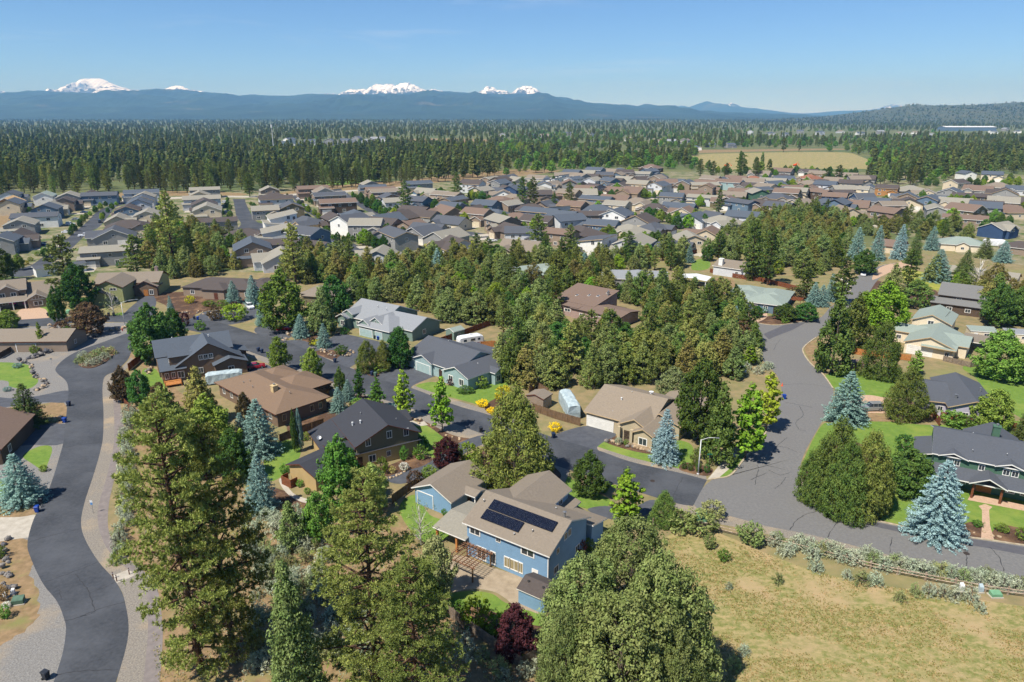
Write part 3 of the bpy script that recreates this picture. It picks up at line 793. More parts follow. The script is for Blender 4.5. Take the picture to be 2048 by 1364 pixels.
mountain('snow_mountain', [(60, 196), (100, 189), (125, 184), (140, 180), (155, 168), (170, 160), (183, 157.5), (200, 156), (210, 160), (225, 167), (245, 175), (265, 180), (285, 182), (320, 190), (340, 198)], PEAK_D, 'snow', 3300, 2600, 0.8, 0.24, 11, 40, jag=1.4)
mountain('snow_mountain', [(300, 192), (325, 181), (340, 174), (352, 171), (363, 172), (378, 179), (410, 183), (440, 190)], PEAK_D, 'snow', 2700, 2000, 0.8, 0.16, 12, 36)
mountain('snow_mountain', [(600, 196), (640, 189), (680, 186.6), (700, 179), (731, 179), (742, 173), (752, 168), (762, 171), (770, 169.5), (777, 166.5), (783, 169), (789, 173), (800, 166), (817, 163.5), (830, 171), (844, 179), (864, 180), (885, 181.5), (905, 190)], PEAK_D, 'snow', 2900, 2000, 0.8, 0.18, 13, 40, jag=3.2)
mountain('snow_mountain', [(935, 196), (957, 186.6), (966, 178), (977, 172), (985, 176), (994, 180), (1008, 181), (1022, 185), (1035, 176), (1046, 172), (1056, 170.5), (1064, 173), (1073, 178), (1082, 185), (1095, 196)], PEAK_D, 'snow', 2700, 2000, 0.7, 0.2, 14, 40, jag=3.2)
mountain('snow_mountain', [(-160, 200), (-60, 190), (-10, 186), (5, 182), (20, 187), (40, 196)], PEAK_D, 'snow', 2700, 2000, 0.9, 0.16, 15, 30)
FOOT_D = 15500
mountain('foothills', [(-400, 196), (-200, 193), (0, 190), (60, 188), (130, 184), (200, 187), (280, 185), (320, 181), (360, 178), (400, 183), (450, 187), (480, 191), (510, 189), (530, 191), (560, 192), (600, 192), (640, 189), (700, 191), (740, 188), (800, 187), (865, 183.5), (900, 183), (953, 187), (1022, 188), (1060, 188), (1076, 185),
                       (1090, 188), (1107, 193.5), (1134, 196), (1158, 205), (1193, 207), (1230, 211), (1261, 213), (1275, 214), (1284, 210), (1292, 208), (1300, 209), (1314, 216), (1350, 221), (1420, 225), (1520, 228)], FOOT_D, 'forest_hill', 7000, 3000, 2.5, 0.34, 21, 44, True, 1.15, 1.2)
mountain('foothills', [(560, 213), (640, 205), (690, 195), (720, 191), (760, 192), (800, 196), (860, 205), (930, 214), (1000, 222)], 13000, 'forest_hill', 3200, 2500, 2.5, 0.34, 23, 30)
mountain('distant_ridge', [(1290, 222), (1348, 215), (1362, 211), (1375, 215), (1395, 208), (1413, 202), (1430, 207), (1450, 212), (1475, 213), (1491, 215), (1539, 224), (1604, 227), (1640, 225), (1673, 222), (1741, 220), (1800, 222), (1900, 224), (2100, 222), (2400, 224)], 23000, 'forest_hill', 5000, 3000, 2.0, 0.15, 25, 30)
mountain('snow_mountain', [(1446, 215), (1456, 209), (1463, 205), (1472, 209), (1482, 214), (1490, 218)], 25500, 'snow', 2300, 1800, 0.8, 0.2, 16, 24)
mountain('snow_mountain', [(1730, 222), (1762, 216), (1776, 212), (1785, 208), (1794, 213), (1810, 220), (1830, 224)], 25500, 'snow', 2300, 1800, 0.8, 0.2, 17, 24)
BUTTE_D = 6500
BUTTE = [(1540, 240), (1600, 237), (1656, 234.5), (1690, 231), (1741, 222.5), (1792, 214), (1827, 209.5), (1854, 211.5), (1895, 210.5), (1963, 209.5), (1997, 207), (2048, 204), (2150, 202), (2300, 208), (2500, 222), (2600, 234)]
mountain('wooded_butte', BUTTE, BUTTE_D, 'butte_floor', 2300, 1800, 3.0, 0.10, 31, 30, False, 1.0)

# ================================================================== PLANTS: a trunk and a crown of many leaf-sized faces
def leaves(C, N, S, asp=0.55, r=None):
    """diamond leaves at C facing N, half-length S"""
    r = r or rng
    n = len(C)
    R = r.normal(size=(n, 3))
    T = np.cross(N, R); T /= np.linalg.norm(T, axis=1, keepdims=True) + 1e-9
    B = np.cross(N, T); B /= np.linalg.norm(B, axis=1, keepdims=True) + 1e-9
    S = np.asarray(S).reshape(-1, 1) * np.ones((n, 1))
    V = np.stack([C - T * S, C - B * S * asp, C + T * S, C + B * S * asp], 1).reshape(-1, 3)
    return V, np.arange(n * 4, dtype=np.int32).reshape(-1, 4)

def unit(a):
    return a / (np.linalg.norm(a, axis=1, keepdims=True) + 1e-9)

def clumps(centres, rad, n, size, r, flat=1.0, out=1.0, asp=0.6, up=0.25):
    """n leaves in each clump, facing away from its middle"""
    k = len(centres)
    rad = np.asarray(rad).reshape(-1, 1, 1) * np.ones((k, 1, 1))
    D = r.normal(size=(k, n, 3)); D /= np.linalg.norm(D, axis=2, keepdims=True)
    rr = r.random((k, n, 1)) ** 0.28
    off = D * rr * rad
    off[:, :, 2] *= flat
    C = (centres[:, None, :] + off).reshape(-1, 3)
    N = unit((D * out + r.normal(size=D.shape) * 0.32 + np.array([0, 0, up])).reshape(-1, 3))
    S = size * r.uniform(0.6, 1.35, size=len(C))
    return leaves(C, N, S, asp, r)

def merge(parts):
    V, F, o = [], [], 0
    for v, f in parts:
        V.append(v); F.append(f + o); o += len(v)
    return np.concatenate(V), np.concatenate(F)

def trunk_mesh(name, h, r0, mat, lean=0.0, limbs=(), n=7, top=0.05):
    mb = MB()
    segs = 6
    pts = [Vector((lean * h * (t ** 2), 0.3 * lean * h * t, h * t)) for t in np.linspace(0, 1, segs + 1)]
    for i in range(segs):
        a, b = i / segs, (i + 1) / segs
        mb.tube(pts[i], pts[i + 1], r0 * (1 - a) + top * a, r0 * (1 - b) + top * b, n, 0, caps=(i == segs - 1))
    for (p, q, ra) in limbs:
        mb.tube(p, q, ra, ra * 0.3, 4, 0, caps=False)
    return mb.mesh(name, [mat], True)

def noise_dir(th, t, ph):
    return 0.5 * math.sin(3 * th + ph) + 0.3 * math.sin(5 * th - 2 * ph + 9 * t) + 0.35 * math.sin(2 * th + 13 * t + ph)

TREES = {}
def keep(kind, trunk, crown, h, w):
    TREES.setdefault(kind, []).append((trunk, crown, h, w))

# --- tall ponderosa pines: whorls of boughs ending in needle tufts
def ponderosa(seed, h=26.0, w=11.0, nb=78, tufts=22, needles=12, nl=0.42, lowest=0.1, wdf=0.2, start=0.35):
    r = np.random.default_rng(seed)
    rr = random.Random(seed)
    limbs, TC, TD = [], [], []
    for i in range(nb):
        t = lowest + (0.985 - lowest) * (i / (nb - 1)) ** 0.92
        z = h * t
        s = (t - lowest) / (1 - lowest)
        prof = (1 - s ** 2.2) ** 0.62 * 0.92 if s > 0.3 else 0.5 + 1.3 * s
        L_ = max(0.5, w / 2 * min(1.0, prof * 1.1) * rr.uniform(0.45, 1.18))
        th = i * 2.399 + rr.uniform(-0.4, 0.4)
        rise = L_ * (rr.uniform(-0.12, 0.16) + 0.35 * s)
        d = Vector((math.cos(th), math.sin(th), 0))
        p0, p1 = Vector((0, 0, z)), Vector((d.x * L_, d.y * L_, z + rise))
        limbs.append((p0, p1, 0.06 + 0.014 * L_))
        side = Vector((-d.y, d.x, 0))
        nt_ = max(4, int(tufts * L_ / (w / 2)))
        for j in range(nt_):
            f = start + (1 - start) * ((j + rr.random()) / nt_) ** 0.8
            q = p0.lerp(p1, f) + side * rr.gauss(0, 0.3 * L_ * (0.35 + 0.4 * f)) + Vector((0, 0, rr.uniform(-0.2, 0.3)))
            TC.append(tuple(q)); TD.append((d.x * 0.6, d.y * 0.6, 0.65))
    TC, TD = np.array(TC), unit(np.array(TD))
    k = len(TC)
    D = unit((TD[:, None, :] * 0.9 + r.normal(size=(k, needles, 3)) * 0.75).reshape(-1, 3))
    C = np.repeat(TC, needles, 0)
    ln = nl * r.uniform(0.6, 1.15, size=(len(C), 1))
    T = unit(np.cross(D, r.normal(size=D.shape)))
    wd = wdf * nl
    V = np.stack([C, C + D * ln * 0.55 - T * wd, C + D * ln, C + D * ln * 0.55 + T * wd], 1).reshape(-1, 3)
    F = np.arange(len(V), dtype=np.int32).reshape(-1, 4)
    return mk('crown', V, F, ['lf_ponderosa']), trunk_mesh('trunk', h, 0.028 * h * 0.6, 'bark_pine', 0.01, limbs)
for sd in (101, 102, 103):
    c_, t_ = ponderosa(sd, 26, 11.5, 102, 52, 21, 0.40, 0.06, 0.11, 0.45)
    keep('ponderosa', t_, c_, 26, 12.5)
for sd in (111, 112, 113, 114):
    c_, t_ = ponderosa(sd, 20, 8, 64, 18, 9, 0.62, 0.12, 0.24)
    keep('pine', t_, c_, 20, 9)

# --- crowns grown as clumps on a lobed body
def body(seed, h, w, prof, nclump, crad, nleaf, lsize, mat, bark, base=0.08, lobes=0.28, up=0.25, inner=0.35, trunk_r=0.25, flat=1.0, asp=0.6, limb=10, droop=0.0):
    r = np.random.default_rng(seed)
    ph = seed * 1.7
    C = []
    tt = np.linspace(0, 1, 200)
    wgt = np.array([prof(t) + 0.06 for t in tt]); wgt /= wgt.sum()
    ts = r.choice(tt, size=nclump, p=wgt) + r.uniform(-0.004, 0.004, nclump)
    for t in ts:
        th = r.uniform(0, 2 * math.pi)
        R_ = w / 2 * prof(min(1, max(0, t))) * (1 + lobes * noise_dir(th, t, ph))
        f = inner + (1 - inner) * math.sqrt(r.random())
        C.append((R_ * f * math.cos(th), R_ * f * math.sin(th), h * (base + (1 - base) * t) - droop * R_ * f + r.normal() * crad * 0.3))
    C = np.array(C)
    V, F = clumps(C, crad * r.uniform(0.65, 1.3, nclump), nleaf, lsize, r, flat, 1.0, asp, up)
    limbs = []
    for i in range(limb):
        c = C[r.integers(0, nclump)]
        limbs.append((Vector((0, 0, max(0.3, c[2] * 0.6))), Vector(c), 0.05 + 0.02 * trunk_r))
    return mk('crown', V, F, [mat]), trunk_mesh('trunk', h * 0.85, trunk_r, bark, 0.02, limbs)
cone = lambda t: max(0.03, (1 - t) ** 0.85 * (0.75 + 0.25 * min(1, t * 6)))
dome = lambda t: max(0.03, (1 - t ** 2.2) ** 0.62 * (0.7 + 0.3 * min(1, t * 4)))
egg = lambda t: max(0.05, math.sin(math.pi * min(1, (0.12 + 0.88 * t)) ** 0.8) ** 0.7)
ball = lambda t: max(0.05, math.sqrt(max(0, 1 - (2 * t - 1) ** 2)))
for sd in (201, 202):
    c_, t_ = body(sd, 12, 10.0, dome, 820, 0.62, 60, 0.125, 'lf_juniper', 'bark_grey', 0.02, 0.3, 0.25, 0.62, 0.4, limb=60)
    keep('juniper_big', t_, c_, 12, 10.6)
c_, t_ = body(203, 14, 6.4, lambda t: max(0.05, (1 - t) ** 0.75 * (0.8 + 0.2 * min(1, t * 5))), 620, 0.55, 55, 0.12, 'lf_juniper', 'bark_grey', 0.02, 0.32, 0.25, 0.6, 0.4, limb=40)
keep('juniper_tall', t_, c_, 14, 6.4)
jcone = lambda t: max(0.04, (1 - t ** 1.5) ** 0.8 * (0.72 + 0.28 * min(1, t * 5)))
for sd, pf in ((211, jcone), (212, cone), (213, dome), (214, jcone), (215, egg)):
    c_, t_ = body(sd, 10, 6.5, pf, 190, 0.66, 34, 0.21, 'lf_juniper', 'bark_grey', 0.04, 0.34, 0.25, 0.55, 0.25)
    keep('juniper', t_, c_, 10, 7)
for sd in (221, 222):
    c_, t_ = body(sd, 9, 9, jcone if sd == 221 else (lambda t: max(0.04, (1 - t ** 1.8) ** 0.7 * (0.8 + 0.2 * min(1, t * 4)))), 520, 0.62, 44, 0.17, 'lf_bushpine', 'bark_grey', 0.02, 0.3, 0.4, 0.62, 0.3, asp=0.35)
    keep('bushpine', t_, c_, 9, 9.6)
for sd in (231, 232, 233):
    c_, t_ = body(sd, 9, 6.5, egg, 300, 0.56, 44, 0.155, 'lf_green', 'bark_grey', 0.1, 0.36, 0.25, 0.5, 0.16, asp=0.75)
    keep('leafy', t_, c_, 9, 7)
for sd in (241, 242):
    c_, t_ = body(sd, 9, 5, lambda t: max(0.05, (1 - t) ** 0.7 * (0.55 + 0.45 * min(1, t * 3.5))), 150, 0.42, 18, 0.20, 'lf_lime', 'bark_grey', 0.16, 0.5, 0.2, 0.25, 0.11, flat=0.6, asp=0.8, limb=40)
    keep('airy', t_, c_, 9, 5.4)
for sd in (251, 252):
    c_, t_ = body(sd, 2, 2.4, ball, 90, 0.24, 16, 0.10, 'lf_green', 'bark_grey', 0.02, 0.2, 0.3, 0.5, 0.05, limb=3)
    keep('shrub', t_, c_, 2, 2.5)
for sd in (261, 262, 263):
    c_, t_ = body(sd, 1.2, 1.8, lambda t: max(0.1, (1 - t ** 2) ** 0.5), 70, 0.2, 14, 0.085, 'lf_sage', 'bark_grey', 0.02, 0.35, 0.5, 0.3, 0.05, asp=0.35, limb=4)
    keep('sage', t_, c_, 1.2, 1.95)
c_, t_ = body(271, 8, 4.5, egg, 60, 0.35, 9, 0.11, 'lf_willow', 'bark_white', 0.15, 0.4, 0.2, 0.3, 0.13, limb=60)
keep('birch', t_, c_, 8, 4.8)

# --- spruces: tiers of drooping, up-tipped boughs
def spruce(seed, h=10, w=6, tiers=22, nleaf=16, ls=0.16):
    r = np.random.default_rng(seed)
    C, R_ = [], []
    for i in range(tiers):
        t = (i + 0.3) / tiers
        rad = w / 2 * (1 - t) ** 0.78 * r.uniform(0.85, 1.08) + 0.08
        nb = max(4, int(6 + 13 * (1 - t)))
        for b in range(nb):
            th = 2 * math.pi * (b + 0.5 * (i % 2)) / nb + r.normal() * 0.12
            L_ = rad * r.uniform(0.75, 1.1)
            m_ = max(2, int(L_ / 0.38))
            for j in range(m_):
                f = 0.25 + 0.75 * (j + 1) / m_
                x = L_ * f
                C.append((x * math.cos(th), x * math.sin(th), h * (0.03 + 0.95 * t) - 0.22 * x + 0.12 * x * f * f + r.normal() * 0.05))
                R_.append(0.20 + 0.12 * f * (1 - t))
    C = np.array(C)
    V, F = clumps(C, np.array(R_), nleaf, ls, r, 0.55, 0.6, 0.35, 0.55)
    return mk('crown', V, F, ['lf_spruce_blue']), trunk_mesh('trunk', h * 0.97, 0.02 * h, 'bark_grey')
for sd in (301, 302):
    c_, t_ = spruce(sd, 10, 6.2, 24, 12, 0.15)
    keep('spruce', t_, c_, 10, 5.4)
c_, t_ = spruce(305, 12, 8.4, 30, 16, 0.15)
keep('spruce_big', t_, c_, 12, 7.8)

# --- distant pines, one light mesh each
def farpine(seed, h=20, w=7, n=110, shape=0.8):
    r = np.random.default_rng(seed)
    t = r.random(n) ** 0.85
    th = r.uniform(0, 2 * math.pi, n)
    low = 0.2
    R_ = w / 2 * (np.minimum(1, (t + 0.15) * 3.2)) * (1 - t) ** shape * np.sqrt(r.uniform(0.25, 1, n))
    C = np.stack([R_ * np.cos(th), R_ * np.sin(th), h * (low + (1 - low) * t)], 1)
    V, F = clumps(C, np.full(n, 0.9), 7, 0.8, r, 0.6, 1.0, 0.7, 0.3)
    mb = MB(); mb.tube((0, 0, 0), (0, 0, h * 0.92), 0.3, 0.08, 5)
    tV, tF = np.array(mb.V), [f for f in mb.F]
    me = bpy.data.meshes.new('pine')
    allV = np.concatenate([V, tV]); off = len(V)
    faces = [tuple(f) for f in F] + [tuple(off + i for i in f) for f in tF]
    return mk('distant_pine', allV.tolist(), faces, ['lf_far' if seed < 404 else 'lf_green', 'bark_pine'], [0] * len(F) + [1] * len(tF))
FARP = [farpine(401, 20, 7.5, 110, 0.55), farpine(402, 18, 9, 120, 0.42), farpine(403, 21, 6.5, 90, 0.8), farpine(404, 12, 10, 120, 0.35)]

COUNT = {}
def plant(kind, x, ytop, ybase, wpx, name, label, cat='tree', mat=None, group=None, variant=None, rz=None, bark=None):
    """a plant standing where (x, ybase) meets the ground, as tall as row ytop shows and wpx wide"""
    p = P(x, ybase)
    h = height_at(p.y, ytop)
    w = wpx * metres_per_px(p.y, h * 0.45)
    return plant_at(kind, p.x, p.y, h, w, name, label, cat, mat, group, variant, rz, bark)
def plant_at(kind, X, Y, h, w, name, label, cat='tree', mat=None, group=None, variant=None, rz=None, bark=None):
    vs = TREES[kind]
    i = COUNT.get(kind, 0); COUNT[kind] = i + 1
    t_, c_, h0, w0 = vs[i % len(vs) if variant is None else variant]
    root = empty(name, (X, Y, 0), random.uniform(0, 6.28) if rz is None else rz, label, cat, group)
    root.scale = (w / w0, w / w0, h / h0)
    small = kind in ('shrub', 'sage')
    c = ob('foliage' if small else 'crown', c_, root)
    if mat:
        setmat(c, mat)
    t = ob('stem' if small else 'trunk', t_, root)
    if bark:
        setmat(t, bark)
    return root

# ================================================================== BUILDINGS
def unit_window():
    mb = MB()
    t = 0.09
    mb.box(-0.5, 0.5, -0.06, 0.02, -0.5, -0.5 + t); mb.box(-0.5, 0.5, -0.06, 0.02, 0.5 - t, 0.5)
    mb.box(-0.5, -0.5 + t, -0.058, 0.02, -0.5 + t, 0.5 - t); mb.box(0.5 - t, 0.5, -0.058, 0.02, -0.5 + t, 0.5 - t)
    mb.box(-0.025, 0.025, -0.045, 0.02, -0.5 + t, 0.5 - t)
    p = MB(); p.box(-0.5 + t, 0.5 - t, -0.02, 0.01, -0.5 + t, 0.5 - t)
    return mb.mesh('window', ['trim_white']), p.mesh('pane', ['glass'])
WIN_FRAME, WIN_PANE = unit_window()
def unit_garage():
    mb = MB()
    for i in range(4):
        mb.box(-0.5, 0.5, -0.05, 0.02, 0.25 * i + 0.006, 0.25 * (i + 1) - 0.006)
    fr = MB()
    fr.box(-0.54, -0.5, -0.08, 0.02, 0, 1.05); fr.box(0.5, 0.54, -0.08, 0.02, 0, 1.05); fr.box(-0.5, 0.5, -0.08, 0.02, 1.0, 1.05)
    return mb.mesh('garage_door', ['garage_white']), fr.mesh('door_frame', ['trim_white'])
GAR_DOOR, GAR_FRAME = unit_garage()
FACE = {'S': 0.0, 'E': math.pi / 2, 'N': math.pi, 'W': -math.pi / 2}

def wing_geo(W, R, x0, x1, y0, y1, ze, kind='gx', pitch=0.4, z0=0.0, oh=0.45, t=0.2, wall=True):
    """walls into W, roof into R. x0..y1 are the roof's own edges, ze the height of its eave edge"""
    wx0, wx1, wy0, wy1 = x0 + oh, x1 - oh, y0 + oh, y1 - oh
    zw = ze + oh * pitch - 0.02
    if kind == 'gx':
        ym = (y0 + y1) / 2; zr = ze + (y1 - y0) / 2 * pitch
        R.slab([(x0, y0, ze), (x1, y0, ze), (x1, ym, zr), (x0, ym, zr)], t)
        R.slab([(x0, ym, zr), (x1, ym, zr), (x1, y1, ze), (x0, y1, ze)], t)
        if wall:
            W.poly([(wx0, wy0, z0), (wx1, wy0, z0), (wx1, wy0, zw), (wx0, wy0, zw)])
            W.poly([(wx1, wy1, z0), (wx0, wy1, z0), (wx0, wy1, zw), (wx1, wy1, zw)])
            W.poly([(wx1, wy0, z0), (wx1, wy1, z0), (wx1, wy1, zw), (wx1, ym, zr - 0.02), (wx1, wy0, zw)])
            W.poly([(wx0, wy1, z0), (wx0, wy0, z0), (wx0, wy0, zw), (wx0, ym, zr - 0.02), (wx0, wy1, zw)])
    elif kind == 'gy':
        xm = (x0 + x1) / 2; zr = ze + (x1 - x0) / 2 * pitch
        R.slab([(x0, y0, ze), (xm, y0, zr), (xm, y1, zr), (x0, y1, ze)], t)
        R.slab([(xm, y0, zr), (x1, y0, ze), (x1, y1, ze), (xm, y1, zr)], t)
        if wall:
            W.poly([(wx0, wy1, z0), (wx0, wy0, z0), (wx0, wy0, zw), (wx0, wy1, zw)])
            W.poly([(wx1, wy0, z0), (wx1, wy1, z0), (wx1, wy1, zw), (wx1, wy0, zw)])
            W.poly([(wx0, wy0, z0), (wx1, wy0, z0), (wx1, wy0, zw), (xm, wy0, zr - 0.02), (wx0, wy0, zw)])
            W.poly([(wx1, wy1, z0), (wx0, wy1, z0), (wx0, wy1, zw), (xm, wy1, zr - 0.02), (wx1, wy1, zw)])
    elif kind == 'hip':
        a, b = x1 - x0, y1 - y0
        s = min(a, b) / 2; zr = ze + s * pitch
        if a >= b:
            r0, r1 = (x0 + s, (y0 + y1) / 2, zr), (x1 - s, (y0 + y1) / 2, zr)
            tops = [[(x0, y0), (x1, y0), r1, r0], [(x1, y0), (x1, y1), r1], [(x1, y1), (x0, y1), r0, r1], [(x0, y1), (x0, y0), r0]]
        else:
            r0, r1 = ((x0 + x1) / 2, y0 + s, zr), ((x0 + x1) / 2, y1 - s, zr)
            tops = [[(x0, y0), (x1, y0), r0], [(x1, y0), (x1, y1), r1, r0], [(x1, y1), (x0, y1), r1], [(x0, y1), (x0, y0), r0, r1]]
        for q in tops:
            R.poly([(p[0], p[1], (ze + t) if len(p) == 2 else p[2] + t) for p in q], 0)
        c = [(x0, y0), (x1, y0), (x1, y1), (x0, y1)]
        for i in range(4):
            p, q = c[i], c[(i + 1) % 4]
            R.poly([(*p, ze), (*q, ze), (*q, ze + t), (*p, ze + t)], 1)
        R.poly([(x0, y0, ze), (x0, y1, ze), (x1, y1, ze), (x1, y0, ze)], 1)
        zw = ze
        if wall:
            W.box(wx0, wx1, wy0, wy1, z0, zw)
    else:                                    # shed roofs: low side S, W, E, N
        d = (y1 - y0) if kind[-1] in 'SN' else (x1 - x0)
        hi = ze + d * pitch
        z = {'S': (ze, ze, hi, hi), 'N': (hi, hi, ze, ze), 'W': (ze, hi, hi, ze), 'E': (hi, ze, ze, hi)}[kind[-1]]
        c = [(x0, y0), (x1, y0), (x1, y1), (x0, y1)]
        R.slab([(*c[i], z[i]) for i in range(4)], t)
        if wall:
            f = lambda x, y: {'S': ze + (y - y0) * pitch, 'N': ze + (y1 - y) * pitch, 'W': ze + (x - x0) * pitch, 'E': ze + (x1 - x) * pitch}[kind[-1]] - 0.02
            c = [(wx0, wy0), (wx1, wy0), (wx1, wy1), (wx0, wy1)]
            for i in range(4):
                p, q = c[i], c[(i + 1) % 4]
                W.poly([(*p, z0), (*q, z0), (*q, f(*q)), (*p, f(*p))])

class House:
    def __init__(self, name, label, loc, ang, wall, roof, trim='trim_white', cat='house', group=None):
        self.root = empty(name, loc, ang, label, cat, group)
        self.W, self.R = {}, {}
        self.wall, self.roofm, self.trim = 'wall_' + wall, 'roof_' + roof, trim
        self.parts = []
    def wing(self, x0, x1, y0, y1, ze, kind='gx', pitch=0.4, z0=0.0, oh=0.45, wall=True, wmat=None, rmat=None, t=0.2):
        W = self.W.setdefault('wall_' + wmat if wmat else self.wall, MB())
        R = MB()
        wing_geo(W, R, x0, x1, y0, y1, ze, kind, pitch, z0, oh, t, wall)
        self.parts.append((R, 'roof_' + rmat if rmat else self.roofm))
        return self
    def win(self, face, u, v, z, w, h, frame='trim_white', pane='glass'):
        """window on a wall: face S/E/N/W, (u, v) = local x, y of its middle"""
        o = ob('window', WIN_FRAME, self.root, (u, v, z), FACE[face], (w, 1, h))
        if frame != 'trim_white':
            setmat(o, frame)
        p = ob('pane', WIN_PANE, o)
        if pane != 'glass':
            setmat(p, pane)
        return o
    def gdoor(self, face, u, v, w, h=2.3, mat=None):
        o = ob('garage_door', GAR_DOOR, self.root, (u, v, 0.05), FACE[face], (w, 1, h))
        if mat:
            setmat(o, mat)
        ob('door_frame', GAR_FRAME, o)
        return o
    def door(self, face, u, v, w=1.0, h=2.1, mat='door_dark', z=0.1):
        mb = MB(); mb.box(-w / 2, w / 2, -0.05, 0.02, 0, h)
        k = MB(); k.box(w / 2 - 0.14, w / 2 - 0.08, -0.1, -0.05, h * 0.45, h * 0.52)
        o = ob('door', mb.mesh('door', [mat]), self.root, (u, v, z), FACE[face])
        ob('door_handle', k.mesh('door_handle', ['metal']), o)
        return o
    def post(self, x, y, h, r=0.13, mat='wood_red', name='post'):
        mb = MB(); mb.box(-r, r, -r, r, 0, h)
        return ob(name, mb.mesh(name, [mat]), self.root, (x, y, 0))
    def chimney(self, x, y, z0, z1, w=0.9, mat='chimney_tan', d=None):
        d = d or w
        mb = MB(); mb.box(-w / 2, w / 2, -d / 2, d / 2, z0, z1); mb.box(-w / 2 - 0.08, w / 2 + 0.08, -d / 2 - 0.08, d / 2 + 0.08, z1, z1 + 0.15)
        o = ob('chimney', mb.mesh('chimney', [mat]), self.root, (x, y, 0))
        c = MB(); c.tube((0, 0, z1 + 0.15), (0, 0, z1 + 0.5), 0.16, 0.16, 8); c.tube((0, 0, z1 + 0.5), (0, 0, z1 + 0.62), 0.26, 0.05, 8)
        ob('chimney_cap', c.mesh('chimney_cap', ['metal']), o)
    def vent(self, x, y, z, h=0.45, r=0.07, mat='metal'):
        mb = MB(); mb.tube((0, 0, -0.1), (0, 0, h), r, r, 8); mb.tube((0, 0, h), (0, 0, h + 0.08), r * 1.7, r * 0.6, 8)
        ob('roof_vent', mb.mesh('roof_vent', [mat]), self.root, (x, y, z))
    def done(self):
        for m, W in self.W.items():
            ob('wall', W.mesh('wall', [m]), self.root)
        for R, m in self.parts:
            ob('roof', R.mesh('roof', [m, self.trim]), self.root)
        return self

def frame(A, B, z):
    a, b = P(*A, z), P(*B, z)
    return Vector((a.x, a.y, 0)), math.atan2(b.y - a.y, b.x - a.x)

# ---- the blue house with the solar panels
loc, ang = frame((924, 1047), (1098, 1116), 5.2)
h = House('house', 'two-storey blue house with tan shingle roof and rows of black solar panels', loc, ang, 'blue', 'tan')
h.wing(0, 14.4, 0, 11.5, 5.2, 'gx', 0.417, oh=0.5)
h.wing(0.1, 8.3, 6.0, 16.7, 5.15, 'gy', 0.5)
h.wing(7.4, 9.6, 11.0, 17.3, 3.2, 'shedE', 0.3)
h.wing(8.5, 14.9, 11.2, 15.8, 2.95, 'shedN', 0.25)
h.wing(-5.3, 0.75, -0.3, 8.4, 2.75, 'gx', 0.16, wall=False, rmat='grey_tan')
for x, y in ((-4.8, 0.2), (-4.8, 7.9), (-1.2, 0.2)):
    h.post(x, y, 2.75, 0.16, 'wood_orange')
for (u, z, w, hh, pn) in ((1.9, 4.35, 1.9, 1.1, 'glass'), (5.9, 4.5, 0.8, 0.8, 'glass'), (10.7, 4.35, 2.2, 1.1, 'glass'), (3.0, 1.2, 1.7, 2.1, 'glass'), (5.0, 1.25, 0.9, 2.1, 'glass')):
    h.win('S', u, 0.5, z, w, hh, pane=pn)
h.win('S', 7.4, 0.49, 1.5, 1.05, 1.75, pane='glass_blind'); h.win('S', 8.55, 0.49, 1.5, 1.5, 1.75, pane='glass_blind'); h.win('S', 9.6, 0.49, 1.5, 0.8, 1.75, pane='glass_blind')
h.door('S', 11.9, 0.5, 1.0, 2.1, 'trim_white')
for (v, z, w, hh) in ((5.0, 5.6, 0.8, 1.2), (6.1, 5.6, 0.8, 1.2), (3.0, 4.4, 0.7, 0.9), (8.5, 1.7, 1.2, 1.2), (2.6, 1.7, 1.2, 1.2)):
    h.win('E', 13.9, v, z, w, hh)
h.win('E', 7.85, 14.0, 4.4, 1.2, 1.1); h.win('S', 12.5, 11.64, 2.2, 0.9, 0.7)
h.vent(1.0, 3.9, 7.0, 0.5); h.vent(8.2, 1.0, 5.75, 0.4); h.vent(10.3, 2.3, 6.3, 0.45); h.vent(13.0, 6.2, 7.55, 0.9, 0.16); h.vent(10.0, 9.0, 6.3, 0.4)
mb = MB(); mb.box(13.88, 14.02, 0.38, 0.5, 0, 5.3)
ob('corner_board', mb.mesh('corner_board', ['trim_white']), h.root)
h.done()
# panels lie a hand above the front slope, in two rows
sl = math.atan(0.417)
pm = MB(); pm.box(-0.515, 0.515, -0.86, 0.86, 0.0, 0.045)
for i in range(5):
    pm.box(-0.5 + 0.2 * i + 0.004, -0.5 + 0.2 * i + 0.008, -0.86, 0.86, 0.0455, 0.047, 1)
panel_me = pm.mesh('solar_panel', ['solar', 'metal'])
for row, (n, xs, yy) in enumerate(((10, 2.77, 3.92), (6, 2.7, 2.2))):
    for i in range(n):
        o = ob('solar_panel', panel_me, h.root, (xs + 1.063 * i, yy, 5.2 + yy * 0.417 + 0.36))
        o.rotation_euler = (sl, 0, 0)
blue_loc, blue_ang = loc, ang
def bl(x, y, z=0):
    c, s = math.cos(blue_ang), math.sin(blue_ang)
    return (blue_loc.x + c * x - s * y, blue_loc.y + s * x + c * y, z)
